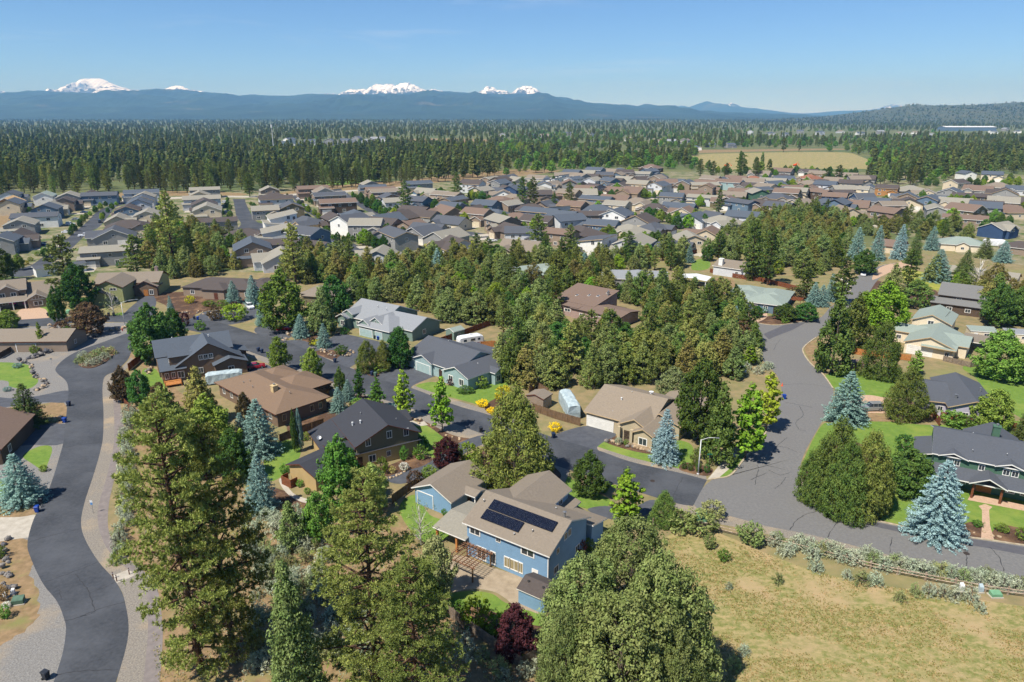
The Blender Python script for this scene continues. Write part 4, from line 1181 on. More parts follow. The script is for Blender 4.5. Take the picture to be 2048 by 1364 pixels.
# pergola over the patio: every slat its own piece
pg = empty('pergola', bl(0.6, -4.2), blue_ang, 'brown timber pergola standing on the patio against the blue house', 'pergola')
pw = MB(); pw.box(-0.09, 0.09, -0.09, 0.09, 0, 2.3); post_me = pw.mesh('post', ['wood_fence'])
for x, y in ((0.2, 0.1), (4.3, 0.1), (0.2, 4.2), (4.3, 4.2)):
    ob('post', post_me, pg, (x, y, 0))
pb = MB(); pb.box(-0.15, 4.7, -0.05, 0.05, 2.18, 2.36); beam = pb.mesh('beam', ['wood_perg'])
ob('beam', beam, pg, (0, 0.1, 0)); ob('beam', beam, pg, (0, 4.2, 0))
ps = MB(); ps.box(-0.03, 0.03, -0.3, 4.4, 2.362, 2.48); rafter = ps.mesh('rafter', ['wood_perg'])
for i in range(8):
    ob('rafter', rafter, pg, (0.1 + 0.62 * i, 0, 0))
pt = MB(); pt.box(-0.2, 4.75, -0.025, 0.025, 2.482, 2.53); slat = pt.mesh('slat', ['wood_perg'])
for i in range(12):
    ob('slat', slat, pg, (0, -0.2 + 0.4 * i, 0))
# blue garden shed
s = House('garden_shed', 'small blue garden shed with brown roof at the corner of the blue house', bl(12.1, -4.3), blue_ang, 'blue', 'dark_brown', 'trim_white', 'shed')
s.wing(0, 4.3, 0, 4.1, 2.15, 'gx', 0.42, oh=0.2, t=0.12)
s.door('E', 4.1, 2.0, 1.3, 1.9, 'wall_blue'); s.vent(1.0, 1.4, 2.85, 0.12, 0.12, 'rubber'); s.vent(3.2, 1.4, 2.85, 0.12, 0.12, 'rubber'); s.done()
# detached garage
loc, ang = frame((822, 977), (903.5, 1009), 2.7)
s = House('garage', 'detached blue garage with tan gable roof beside the solar panel house', loc, ang, 'blue', 'tan', 'trim_white', 'garage')
s.wing(0, 8.4, 0, 10.0, 2.7, 'gy', 0.46); s.wing(5.0, 10.4, 3.4, 6.4, 2.75, 'gx', 0.3, wall=False)
s.post(10.1, 3.8, 2.8, 0.1, 'trim_white'); s.post(10.1, 6.0, 2.8, 0.1, 'trim_white')
s.gdoor('S', 2.6, 0.45, 3.2, 2.4, 'wall_blue'); s.door('E', 7.95, 5.0); s.win('E', 7.95, 7.5, 1.6, 1.2, 1.0); s.done()

# ---- dark-roofed tan house
loc, ang = frame((709.7, 898.8), (842.4, 867.7), 4.2)
h = House('house', 'two-storey tan board-and-batten house with black shingle roof and satellite dish', loc, ang, 'olive', 'black', 'trim_brown')
h.wing(0, 12.6, 0, 14.2, 4.3, 'gy', 0.47, z0=3.0, oh=0.5)
h.wing(0.02, 12.58, 0.03, 14.18, 2.98, 'shedS', 0.0, wmat='tan', oh=0.52, t=0.02)
h.wing(-4.6, 0.7, 5.2, 14.6, 2.55, 'shedW', 0.36, wmat='tan')
h.wing(-4.2, 1.2, 1.0, 5.4, 3.5, 'gx', 0.3, wmat='tan'); h.wing(8.0, 14.2, 8.5, 14.0, 3.2, 'gx', 0.42)
for (u, z, w, hh) in ((2.6, 4.7, 1.0, 1.5), (6.6, 5.3, 1.0, 1.5), (9.8, 5.0, 1.0, 1.5)):
    h.win('S', u, 0.5, z, w, hh)
h.win('S', 3.2, 0.5, 1.4, 1.4, 1.5); h.win('S', 6.3, 0.5, 1.6, 0.8, 1.1); h.door('S', 0.9, 0.5, 1.0)
h.win('W', -3.75, 3.2, 2.6, 1.4, 1.0); h.win('S', -2.0, 1.45, 2.5, 1.2, 1.1); h.win('W', 0.5, 2.5, 4.2, 0.9, 0.9)
h.vent(2.0, 7.2, 5.5, 0.6, 0.12, 'metal_white'); h.vent(3.2, 6.2, 6.0, 0.6, 0.12, 'metal_white'); h.vent(4.2, 9.0, 6.5, 0.4); h.vent(9.5, 4.5, 5.9, 0.35)
d = MB()
for k in range(10):
    a0, a1 = 2 * math.pi * k / 10, 2 * math.pi * (k + 1) / 10
    d.poly([(0, 0, 0), (0.42 * math.cos(a0), 0.42 * math.sin(a0), 0.13), (0.42 * math.cos(a1), 0.42 * math.sin(a1), 0.13)])
    d.poly([(0, 0, -0.02), (0.42 * math.cos(a1), 0.42 * math.sin(a1), 0.11), (0.42 * math.cos(a0), 0.42 * math.sin(a0), 0.11)])
d.tube((0, 0, -0.02), (0, 0, -0.9), 0.04, 0.04, 6)
o = ob('satellite_dish', d.mesh('satellite_dish', ['metal']), h.root, (-3.9, 9.0, 3.6)); o.rotation_euler = (0.7, -0.3, 0)
h.done()
loc, ang = frame((571, 931), (630, 958.5), 2.7)
s = House('garage', 'tan garage with black gable roof and brown screen beside a gravel path', loc, ang, 'tan', 'black', 'trim_brown', 'garage')
s.wing(0, 7.9, 0, 8.6, 2.7, 'gy', 0.33); s.win('W', 0.45, 4, 1.7, 1.0, 0.9); s.done()
mb = MB(); mb.box(0, 2.6, -1.5, -1.4, 0, 1.6); mb.box(0, 0.1, -1.4, -0.1, 0, 1.6); mb.box(2.5, 2.6, -1.4, -0.1, 0, 1.6)
sc = ob('screen_fence', mb.mesh('screen_fence', ['wood_red']), None, loc, ang); sc.location = loc + Vector((math.cos(ang) * 0.6, math.sin(ang) * 0.6, 0))
tag(sc, 'brown wooden bin screen at the foot of the tan garage', 'fence')

# ---- tan-brown hip roof
loc, ang = frame((428, 766), (552, 832), 3.0)
h = House('house', 'long brown house with tan-brown hip roof and square masonry chimney', loc, ang, 'brown', 'tan_brown', 'trim_brown')
h.wing(0, 26.4, 0, 12.8, 3.0, 'hip', 0.34, oh=0.7); h.wing(8.5, 19.6, 6.5, 18.0, 3.05, 'hip', 0.34, oh=0.7); h.wing(1.0, 9.5, 8.0, 16.5, 3.02, 'hip', 0.34, oh=0.7)
h.chimney(18.3, 4.6, 3.5, 5.9, 1.1)
for u in (3, 6.5, 10, 14, 19, 23):
    h.win('S', u, 0.7, 1.7, 1.2, 1.3)
for v in (2.2, 4.4, 8.6, 10.6):
    h.win('E', 25.7, v, 1.7, 0.9, 1.5, 'trim_tan')
h.vent(8, 3, 4.2); h.vent(9, 4, 4.5); h.vent(12, 3, 4.2); h.vent(22, 6, 4.9, 0.3); h.done()

# ---- grey shingle, brown walls, two dormers
loc, ang = frame((349, 738), (492, 715.6), 3.2)
h = House('house', 'brown house with blue-grey shingle roof, two dormers and wide front gable', loc, ang, 'brown', 'slate', 'trim_dark')
h.wing(-3.6, 14.0, 4.5, 15.0, 4.9, 'gx', 0.56); h.wing(0.2, 15.6, 0, 10, 3.3, 'gy', 0.62)
h.wing(-3.2, 2.6, -0.4, 6.0, 2.9, 'shedS', 0.36); h.wing(8.2, 16.2, -2.2, 3.2, 2.9, 'gy', 0.36); h.wing(13.0, 17.5, 5.5, 10.5, 3.0, 'shedE', 0.3)
for y in (2.3, 5.0):
    h.wing(-1.0, 4.6, y - 1.1, y + 1.1, 5.5, 'gx', 0.5, z0=3.6, oh=0.2)
    h.win('W', -0.8, y, 4.9, 1.1, 1.2)
for u in (6.0, 7.1, 8.2):
    h.win('S', u, 0.45, 4.9, 1.0, 1.3)
h.win('S', 5.6, 0.45, 1.7, 1.2, 1.5); h.win('S', 12.2, -1.75, 1.6, 1.4, 1.6); h.win('S', -1.8, 0.05, 1.7, 0.9, 1.5); h.win('S', -0.4, 0.05, 1.7, 0.9, 1.5); h.win('S', 1.2, 0.05, 1.6, 1.5, 1.7)
h.win('W', -3.15, 8, 4.4, 1.0, 1.2); h.vent(9, 8, 7.7, 0.4, 0.1, 'metal_white'); h.vent(1, 11, 7.4, 0.4)
mb = MB(); mb.box(3.4, 7, -3.4, 0.2, 0.5, 0.62)
for x, y in ((3.5, -3.3), (6.9, -3.3), (3.5, -0.2)):
    mb.box(x - 0.08, x + 0.08, y - 0.08, y + 0.08, 0, 1.5)
mb.box(3.4, 7, -3.36, -3.3, 1.4, 1.5)
ob('deck', mb.mesh('deck', ['wood_orange']), h.root, (-6.0, 0, 0)); h.done()

# ---- teal house, dark roof, two garage doors
loc, ang = frame((812, 710), (873, 731.6), 3.0)
h = House('house', 'pale teal ranch house with charcoal roof, two garage doors and white-trimmed gables', loc, ang, 'teal', 'charcoal')
h.wing(-0.4, 18.6, 0, 15.6, 3.0, 'gx', 0.4); h.wing(3.0, 10.2, -0.5, 5.0, 3.02, 'gy', 0.42); h.wing(14.8, 23.9, -1.4, 11.0, 3.0, 'gy', 0.41)
h.wing(4.0, 15.5, 14.8, 19.2, 2.8, 'shedN', 0.05, wall=False); h.wing(17.0, 23.5, 9.0, 13.0, 3.0, 'gx', 0.3); h.wing(22.4, 25.6, 5.6, 8.8, 2.9, 'gx', 0.5)
for x in (4.4, 9.5, 15.1):
    h.post(x, 18.8, 2.8, 0.1, 'wood_red')
h.gdoor('S', 1.9, 0.45, 2.7, 2.2, 'garage_teal'); h.gdoor('S', 6.6, -0.05, 5.0, 2.2, 'garage_teal')
h.door('S', 12.4, 0.45, 1.1, 2.1, 'door_dark')
h.win('S', 17.6, -0.95, 1.6, 1.6, 1.7); h.win('S', 21.2, -0.95, 1.6, 1.6, 1.7); h.win('E', 25.15, 7.2, 1.5, 1.4, 1.6); h.win('E', 23.4, 3.0, 1.7, 1.0, 1.0)
h.vent(6, 9, 5.5); h.vent(20.5, 5, 4.3, 0.3); h.done()

# ---- green house, grey roof
loc, ang = frame((717, 651), (778, 665), 3.0)
h = House('house', 'sage green house with light grey roof, white-edged gables and three garage bays', loc, ang, 'green', 'grey')
h.wing(-11.4, 4.5, 4.2, 20.8, 3.05, 'gx', 0.42); h.wing(-0.4, 12.2, -0.2, 12.5, 3.0, 'hip', 0.42); h.wing(3.5, 16.8, 4.0, 16.6, 3.02, 'gx', 0.4)
h.wing(-0.6, 3.8, 0.3, 6.0, 3.5, 'gy', 0.62, z0=3.0, oh=0.3); h.wing(1.6, 8.0, 1.8, 9.0, 3.6, 'gy', 0.62, z0=3.0, oh=0.3)
h.wing(-12.2, -7.4, 2.4, 9.0, 3.0, 'gy', 0.5); h.wing(-10.6, -6.2, 3.6, 11.0, 4.2, 'gy', 0.55, z0=3.0, oh=0.3)
h.gdoor('S', 2.6, 0.24, 4.8, 2.2, 'garage_teal'); h.gdoor('S', 7.6, 0.24, 2.6, 2.2, 'garage_teal')
h.win('S', 4.8, 2.1, 4.3, 0.6, 0.8); h.win('E', 16.35, 9.4, 1.7, 1.3, 1.4); h.win('S', -9.8, 2.85, 1.5, 1.5, 1.6); h.win('S', -5.0, 4.65, 1.6, 1.4, 1.4); h.door('S', -2.8, 4.65, 1.0)
h.vent(-2, 10, 5.9); h.vent(2, 9.5, 5.8); h.done()

# ---- tan-roof house on the corner
loc, ang = frame((1167, 824), (1243, 841), 3.0)
ang -= 0.08
h = House('house', 'tan-roofed corner house with shingled entry gable and white garage door', loc, ang, 'stone_tan', 'light_tan', 'trim_tan')
h.wing(0, 14.2, 0, 17.5, 3.0, 'gx', 0.35); h.wing(8.4, 15.4, -2.0, 9.0, 3.2, 'gy', 0.52); h.wing(12.0, 16.6, -3.2, 4.0, 2.9, 'gy', 0.5); h.wing(10.0, 19.0, 4.0, 20.0, 3.0, 'gy', 0.36)
h.gdoor('S', 3.6, 0.45, 5.6, 2.2, 'garage_white')
for x in (9.1, 11.7):
    h.post(x, -2.2, 3.1, 0.28, 'wall_stone_tan', 'column')
h.door('S', 10.4, -1.5, 1.2, 2.2)
h.win('S', 14.3, -2.75, 1.5, 1.8, 1.6); h.win('E', 16.15, 0.5, 1.5, 1.2, 1.4); h.win('E', 18.55, 9, 1.6, 1.4, 1.4); h.win('W', 0.45, 6, 1.7, 1.2, 1.2)
mb = MB(); mb.box(12.3, 16.2, -2.99, -2.8, 0, 0.8); ob('stone_base', mb.mesh('stone_base', ['rock_tan']), h.root)
h.vent(5.6, 5.5, 4.8, 0.8, 0.12, 'metal_white'); h.vent(6.6, 8.2, 5.8, 0.5); h.vent(5.5, 2.0, 3.6, 0.3); h.vent(9.6, 11, 5.2, 0.8, 0.3, 'metal_white'); h.done()

# ---- lavender house
loc = P(1846, 812, 3.0); loc.z = 0
h = House('house', 'lavender-grey bungalow with charcoal hip roof in front of the green back lawn', loc, math.radians(-19), 'lavender', 'charcoal', 'trim_tan')
h.wing(0, 6.0, 3.0, 17.0, 3.0, 'gx', 0.3); h.wing(4.6, 14.4, 0.6, 18.5, 3.0, 'gy', 0.38)
h.win('S', 8.0, 1.05, 1.9, 1.3, 0.7); h.door('S', 2.5, 3.45, 1.0); h.win('S', 4.0, 3.45, 1.6, 1.0, 1.2)
h.vent(6.6, 4, 4.0, 0.9, 0.2, 'metal'); h.vent(12.4, 10, 4.0, 0.9, 0.12, 'metal'); h.done()

# ---- forest-green house with porch
loc, ang = frame((1863.7, 908), (2044.7, 943), 5.3)
h = House('house', 'two-storey forest green house with charcoal roof and timber-posted porch', loc, ang, 'forest', 'charcoal')
h.wing(0, 22.0, 0, 13.0, 5.3, 'gx', 0.35); h.wing(-2.3, 1.2, 4.0, 12.2, 2.7, 'shedW', 0.3)
h.wing(0.3, 22.0, -2.7, 0.8, 2.65, 'shedS', 0.3, wall=False); h.wing(5.6, 10.9, -3.3, 0.6, 2.75, 'gy', 0.5, wall=False); h.wing(5.6, 14.2, 11.0, 18.2, 3.6, 'gy', 0.55)
h.wing(0.9, 5.3, -0.25, 3.0, 5.28, 'gy', 0.36, z0=4.9, oh=0.3, wall=False); h.wing(8.9, 13.3, -0.25, 3.0, 5.28, 'gy', 0.36, z0=4.9, oh=0.3, wall=False)
for x in (6.4, 10.3, 1.2, 15.5, 20.0):
    h.post(x, -2.4, 2.7, 0.16, 'wood_red')
for (u, w) in ((2.7, 0.9), (3.8, 0.9), (7.3, 0.9), (10.7, 1.0), (11.9, 1.0), (16.5, 1.1)):
    h.win('S', u, 0.45, 4.4, w, 1.1)
for u in (2.5, 5.0, 11.8, 13.8, 17.0):
    h.win('S', u, 0.45, 1.5, 1.3, 1.3)
h.door('S', 8.2, 0.45, 2.2, 2.2, 'wood_orange'); h.chimney(9.7, 11.2, 5.5, 8.0, 1.1, 'wall_forest'); h.vent(5.8, 2.0, 6.2); h.vent(10.6, 2.6, 6.4); h.vent(6, 7.5, 7.2, 0.3); h.done()

# ---- cream house with sage roof
loc, ang = frame((1806, 684), (1906, 701), 3.0)
h = House('house', 'cream house with sage green roof, white garage door and two front gables', loc, ang, 'cream', 'sage', 'trim_tan')
h.wing(0, 12.0, 0, 17.0, 3.0, 'gy', 0.38); h.wing(6.0, 14.4, 4.2, 15.0, 3.02, 'gx', 0.3); h.wing(-4.2, 4.0, 9.4, 17.0, 3.04, 'gx', 0.38)
h.wing(-1.6, 8.6, 19.0, 33.0, 4.4, 'gy', 0.44); h.wing(0.5, 7.0, 14.0, 20.5, 3.0, 'gy', 0.3); h.wing(4.2, 12.2, -0.6, 2.4, 2.85, 'shedS', 0.22, wall=False)
h.gdoor('S', 4.0, 0.45, 5.6, 2.3, 'garage_white'); h.win('S', 3.4, 19.45, 4.4, 1.6, 1.2); h.win('S', 10.2, 0.45, 1.5, 1.0, 1.2); h.win('S', -2.5, 9.85, 1.6, 1.2, 1.2)
for i in range(6):
    h.vent(6.2 + 0.05 * i, 24 + 1.3 * i, 5.5, 0.12, 0.12, 'rubber')
for i in range(4):
    h.vent(0.6, 25 + 1.6 * i, 5.3, 0.12, 0.12, 'rubber')
h.done()
s = House('carport', 'pale flat-topped canopy roof behind the cream house with sage roof', P(1918, 700), ang, 'cream', 'grey', 'trim_white', 'canopy')
s.wing(0, 6.5, 0, 7.5, 2.6, 'shedS', 0.04, wall=False, rmat='tan')
for x, y in ((0.3, 0.3), (6.2, 0.3), (0.3, 7.2), (6.2, 7.2)):
    s.post(x, y, 2.6, 0.08, 'trim_white')
s.done()
for i, (x, y, c, rf, lb) in enumerate(((1938, 678, 'cream', 'sage', 'cream garden shed with green roof behind the sage-roofed house'), (2012, 684, 'cream', 'grey', 'cream garden shed with white roof at the right picture edge'))):
    s = House('garden_shed', lb, P(x, y), -0.25, c, rf, 'trim_white', 'shed'); s.wing(0, 7, 0, 4, 2.3, 'shedS', 0.12, oh=0.15); s.win('S', 4.2, 0.15, 1.5, 1.4, 0.8); s.door('S', 1.5, 0.15, 1.0, 1.8, 'trim_white'); s.done()

# ---- grey weathered shingle house, right
loc, ang = frame((1875, 590), (1948, 599), 4.8)
h = House('house', 'dark two-storey house with weathered grey shingles beside the yellow-green maples', loc, ang, 'dark_brown', 'weathered', 'trim_dark')
h.wing(0, 15.0, 0, 9.0, 4.8, 'shedS', 0.28); h.wing(-1.5, 14.5, -3.5, 1.0, 2.8, 'shedS', 0.3); h.win('S', 4, -3.05, 1.6, 1.6, 1.2); h.win('S', 9, -3.05, 1.6, 1.6, 1.2); h.win('S', 6, 0.45, 4.3, 1.5, 0.6); h.done()
# ---- grey-green hip house by the side street
loc, ang = frame((1482, 603), (1538, 610), 2.8)
h = House('house', 'blue-grey bungalow with pale green-grey hip roof above the side street', loc, ang, 'slate_blue', 'sage', 'trim_white')
h.wing(-6.6, 4.0, 3.0, 15.0, 2.8, 'hip', 0.3); h.wing(-0.2, 13.2, 0, 12.5, 2.82, 'hip', 0.3); h.wing(2.5, 13.0, 6.0, 22.0, 2.84, 'hip', 0.3); h.wing(-6.4, 4.5, 10.0, 22.0, 2.86, 'hip', 0.3)
for u in (1.2, 4.4, 7.6):
    h.win('S', u, 0.45, 1.5, 1.4, 1.6)
for v in (2.5, 5.5, 9):
    h.win('E', 12.75, v, 1.5, 1.2, 1.2)
h.door('S', 10.5, 0.45); h.vent(0, 6, 4.3, 0.3); h.vent(5, 8, 4.5, 0.3); h.done()
mb = MB()
for i in range(14):
    mb.box(0, 5, 0.35 * i, 0.35 * i + 0.07, 2.4, 2.5)
for x, y in ((0.1, 0.1), (4.8, 0.1), (0.1, 4.5), (4.8, 4.5)):
    mb.box(x, x + 0.12, y, y + 0.12, 0, 2.4)
tag(ob('pergola', mb.mesh('pergola', ['wood_red']), None, P(1568, 612), -0.6), 'rust-brown slatted pergola beside the blue-grey bungalow', 'pergola')

# ---- brown house among the junipers
loc, ang = frame((1136.5, 616), (1240, 639), 3.0)
h = House('house', 'brown-roofed house with three skylights deep in the juniper thicket', loc, ang, 'pinkish', 'brown', 'trim_dark')
h.wing(-9.5, 7.0, 4.0, 17.5, 3.6, 'shedS', 0.2); h.wing(0.5, 18.8, 0, 11.5, 3.0, 'gx', 0.14); h.wing(-3.0, 3.5, 0.5, 6.0, 3.2, 'shedS', 0.1)
h.gdoor('S', 12.0, 0.45, 5.0, 2.2, 'wall_pinkish'); h.win('S', -1.0, 0.95, 2.0, 2.4, 1.0); h.win('S', 5.0, 0.45, 1.6, 2.0, 1.0)
for i, (x, y) in enumerate(((-3.5, 9.0), (0.2, 10.5), (3.2, 11.2), (4.6, 14.5))):
    mb = MB(); mb.box(-0.35, 0.35, -0.6, 0.6, 0, 0.12); mb.box(-0.28, 0.28, -0.52, 0.52, 0.12, 0.14, 1)
    o = ob('skylight', mb.mesh('skylight', ['trim_white', 'glass']), h.root, (x, y, 3.6 + 0.2 * (y - 4) + 0.2)); o.rotation_euler = (math.atan(0.2), 0, 0)
h.chimney(5.8, 13.0, 4.5, 6.6, 0.5, 'metal'); h.done()

# ---- left-edge houses
loc, ang = frame((51, 601.6), (96, 596.7), 2.8)
h = House('house', 'taupe craftsman house with white-braced gables and pink hanging flowers', loc, ang, 'taupe', 'tan', 'trim_white')
h.wing(0, 6.3, 0, 9.0, 2.8, 'gy', 0.55); h.wing(-1.0, 11.5, 5.0, 17.0, 3.1, 'gx', 0.56); h.wing(-16, 0.6, 5.2, 16.0, 5.4, 'gx', 0.48); h.wing(-8.0, -1.4, 4.2, 10.0, 5.35, 'gy', 0.55, z0=3.2); h.wing(-16.0, 0.4, 0.6, 5.6, 2.6, 'shedS', 0.22, wall=False)
for x in (-11, -7.2, -3.6, -0.4):
    h.post(x, 0.9, 2.6, 0.15, 'trim_white')
h.win('S', 3.2, 0.45, 1.5, 2.6, 1.5); h.win('S', -6.2, 4.65, 4.3, 1.6, 1.3); h.win('S', -3.2, 4.65, 4.3, 1.6, 1.3); h.win('S', -11, 5.65, 4.4, 1.6, 1.3); h.win('S', -6.0, 5.65, 1.6, 1.8, 1.4); h.door('S', -3.2, 5.65)
mb = MB()
for k in range(4):
    mb.box(3.2 - 0.05 + (k - 1.5) * 0.9, 3.2 + 0.05 + (k - 1.5) * 0.9, 0.36, 0.44, 2.8, 4.2 - abs(k - 1.5) * 0.45)
mb.box(1.2, 5.2, 0.33, 0.42, 2.75, 2.9)
ob('gable_brace', mb.mesh('gable_brace', ['trim_white']), h.root); h.done()
loc, ang = frame((183, 578), (246, 576), 5.3)
h = House('house', 'moss green house with tan roof and dark red timber gables behind the lamp', loc, ang, 'moss', 'tan', 'trim_brown')
h.wing(0, 9.7, 0, 14, 5.3, 'gy', 0.48, wmat='moss'); h.wing(-0.6, 6.5, -2.4, 1.0, 2.9, 'gy', 0.5); h.wing(-4, 17.5, 10.5, 23.0, 4.4, 'gx', 0.42); h.wing(9.0, 17.4, 9.0, 15.0, 3.2, 'gy', 0.5, wmat='brown')
h.win('S', 2.4, 0.45, 4.9, 1.6, 0.9); h.win('S', 6.4, 0.45, 4.9, 2.2, 0.9); h.win('S', 6.4, 0.45, 1.5, 1.8, 1.6); h.door('S', 13.2, 9.45, 1.4, 2.2, 'wood_orange'); h.win('S', 15.0, 9.45, 1.4, 1.4, 1.8)
h.chimney(14.5, 19.0, 5.5, 8.2, 1.0, 'wall_pinkish'); h.done()
loc, ang = frame((354, 578), (512, 588), 3.0)
h = House('house', 'long dark-roofed taupe house behind a rock garden of blue spruces', loc, ang + 0.05, 'taupe', 'dark_brown', 'trim_dark')
h.wing(0, 27, 2.0, 17.0, 3.0, 'hip', 0.3); h.wing(9.0, 18.0, -0.5, 9.0, 3.2, 'hip', 0.34); h.wing(20, 32, 4, 20, 3.04, 'hip', 0.3)
for u in (4.0, 11.0, 20.5, 24.5):
    h.win('S', u, 0.15 if 9 < u < 18 else 2.45, 1.6, 1.6, 1.5)
h.door('S', 14.5, -0.05, 1.4, 2.2, 'trim_brown'); h.done()
loc, ang = frame((-60, 686), (57, 685), 2.8)
h = House('garage', 'taupe garage with plain brown gable roof at the left picture edge', loc, ang, 'taupe', 'tan', 'trim_brown', 'garage')
h.wing(0, 25, 0, 10.5, 2.8, 'gx', 0.4); h.win('E', 24.55, 4.5, 1.6, 1.0, 1.2); h.gdoor('S', 14, 0.45, 5, 2.2, 'wall_taupe'); h.done()
loc = P(-30, 935); loc.z = 0
h = House('house', 'dark house with brown roof cut off by the left picture edge', loc, 0.25, 'dark_brown', 'brown', 'trim_brown')
h.wing(-12, 3.2, 0, 16, 3.0, 'gy', 0.4); h.win('E', 2.75, 4, 1.6, 1.2, 1.4); h.done()

# ---- houses behind the thicket
def simple(label, A, B, z, wall, roofc, wings, trim='trim_dark', name='house', wins=()):
    loc, ang = frame(A, B, z)
    h = House(name, label, loc, ang, wall, roofc, trim, 'shed' if 'shed' in name else 'house')
    for w in wings:
        h.wing(*w)
    for w in wins:
        h.win(*w)
    return h.done()
simple('long grey-roofed house behind the thicket next to the white carport', (1203, 557.5), (1329, 561), 3.0, 'grey', 'grey', [(0, 24, 0, 13, 3.0, 'gx', 0.3), (9, 18, -1.5, 14, 3.1, 'hip', 0.34)], 'trim_white', wins=[('S', 4, 0.45, 1.6, 1.6, 1.2), ('S', 20, 0.45, 1.6, 1.6, 1.2)])
simple('green-grey roofed house with one small dormer behind the thicket', (1046, 556), (1118, 548), 3.2, 'beige', 'sage', [(-3, 14, 0, 12, 3.2, 'gx', 0.5), (9, 12.5, 0.5, 6, 4.0, 'gy', 0.7, 3.3, 0.3)], 'trim_dark', wins=[('S', 10.75, 0.8, 4.3, 0.8, 0.7)])
simple('pale grey house with square white chimney and tan roof', (1424, 532), (1480, 540), 3.4, 'pale_grey', 'tan', [(0, 15, 0, 12, 3.4, 'gx', 0.34)], 'trim_white', wins=[('S', 10, 0.45, 2, 1.2, 1.0)]).chimney(3.0, 1.6, 3.0, 6.4, 1.6, 'wall_white')
simple('tan hip-roofed house half hidden behind a broad leafy tree', (598, 588), (655, 592), 3.6, 'olive', 'tan', [(0, 14, 0, 12, 3.6, 'hip', 0.34), (2, 9, -2, 6, 3.4, 'hip', 0.34)], 'trim_dark', wins=[('S', 11, 0.45, 2, 1.2, 1.2)])
simple('tan-roofed house with long sloping eave at the right picture edge', (2035, 562), (2060, 540), 3.0, 'beige', 'grey_tan', [(0, 9, 0, 22, 3.0, 'gy', 0.42)], 'trim_brown')
simple('hip-roofed house with grey-green shingles and a row of roof vents', (1880, 488), (1946, 492), 3.0, 'cream', 'sage', [(0, 19, 0, 14, 3.0, 'hip', 0.4), (6, 12, -1.5, 5, 3.0, 'gy', 0.5)], 'trim_white', wins=[('S', 9, -1.05, 1.8, 1.4, 1.2)])
simple('brown-roofed house showing between the spruces by the right street', (1806, 497), (1822, 490), 3.0, 'beige', 'brown', [(0, 10, 0, 13, 3.0, 'gy', 0.5)], 'trim_brown')
simple('small white shed-like house with grey roof among junipers', (1625, 497), (1650, 498), 2.6, 'white', 'grey', [(0, 6, 0, 7, 2.6, 'gy', 0.45)], 'trim_white', wins=[('S', 3, 0.45, 1.6, 1.2, 1.0)])
simple('navy blue house with white window trim at the right picture edge', (2008, 462), (2052, 455), 4.4, 'navy', 'grey_tan', [(0, 17, 0, 13, 4.4, 'gx', 0.45), (3, 12, -1.5, 8, 4.2, 'gy', 0.55)], 'trim_white', wins=[('S', 7.5, -1.05, 4.2, 2.0, 1.4), ('S', 4.6, -1.05, 4.0, 1.2, 1.0)])
simple('dark-roofed house below the navy blue house at the right edge', (1995, 492), (2060, 500), 3.0, 'taupe', 'dark_brown', [(0, 20, 0, 12, 3.0, 'hip', 0.4)], 'trim_white')
simple('small sage green shed standing by a fence behind the green house', (890, 660), (912, 667), 2.3, 'green', 'sage', [(0, 3.8, 0, 4.2, 2.3, 'gy', 0.4, 0.0, 0.15)], 'trim_white', 'garden_shed', wins=[('E', 3.65, 2, 1.4, 0.8, 0.7)])
simple('grey timber shed in the yard beside the covered motorhome', (1051, 792), (1084, 800), 2.4, 'taupe', 'tan', [(0, 4.5, 0, 4.0, 2.4, 'gy', 0.3, 0.0, 0.2)], 'trim_brown', 'garden_shed')
simple('dark carport roof above the left curving street', (62, 536), (80, 548), 3.0, 'white', 'charcoal', [(0, 6, 0, 18, 3.2, 'gy', 0.18)], 'trim_white')
s = House('carport', 'white metal carport roof behind the juniper thicket', P(1352, 570), -0.5, 'white', 'grey', 'trim_white', 'carport')
s.R = {}; s.wing(0, 11, 0, 8, 2.6, 'gy', 0.12, wall=False, t=0.1)
for R_, _m in s.parts:
    pass
s.parts = [(R_, 'metal_white') for R_, _m in s.parts]
for x, y in ((0.4, 0.4), (10.6, 0.4), (0.4, 7.6), (10.6, 7.6)):
    s.post(x, y, 2.7, 0.1, 'trim_white')
s.done()

# ================================================================== THE FAR NEIGHBOURHOOD: each house a thing with walls, roof, windows and garage door
PROTO = []
_d = MB(); _d.box(-0.5, 0.5, -7.5, -0.05, 0.0, 0.045); DRIVE_ME = _d.mesh('driveway', ['concrete'])
def proto(wings, wins=(), gars=()):
    W, R = MB(), MB()
    for w in wings:
        wing_geo(W, R, *w)
    PROTO.append((W.mesh('wall', ['wall_beige']), R.mesh('roof', ['roof_tan', 'trim_white']), wins, gars))
proto([(-8, 7, -5.5, 5.5, 5.2, 'gx', 0.42), (0, 7.4, -8.5, 0, 3.0, 'gy', 0.45)], [('S', -4.5, -5.05, 4.0, 1.8, 1.3), ('S', -1.6, -5.05, 4.2, 1.2, 1.1), ('S', -4.5, -5.05, 1.5, 2.0, 1.4), ('E', 6.55, 1, 4.0, 1.2, 1.2), ('W', -7.55, 0, 3.9, 1.2, 1.2)], [('S', 3.7, -8.05, 4.8)])
proto([(-6.5, 6.5, -7.5, 7.5, 5.0, 'gy', 0.42), (-7.5, 0, -9.0, -5.0, 2.8, 'shedS', 0.3)], [('S', -2.2, -7.05, 5.2, 1.4, 1.3), ('S', 2.2, -7.05, 4.6, 1.8, 1.3), ('E', 6.05, -3, 4.2, 1.2, 1.2), ('W', -6.05, -2, 4.2, 1.2, 1.2)], [('S', 3.2, -7.05, 4.4)])
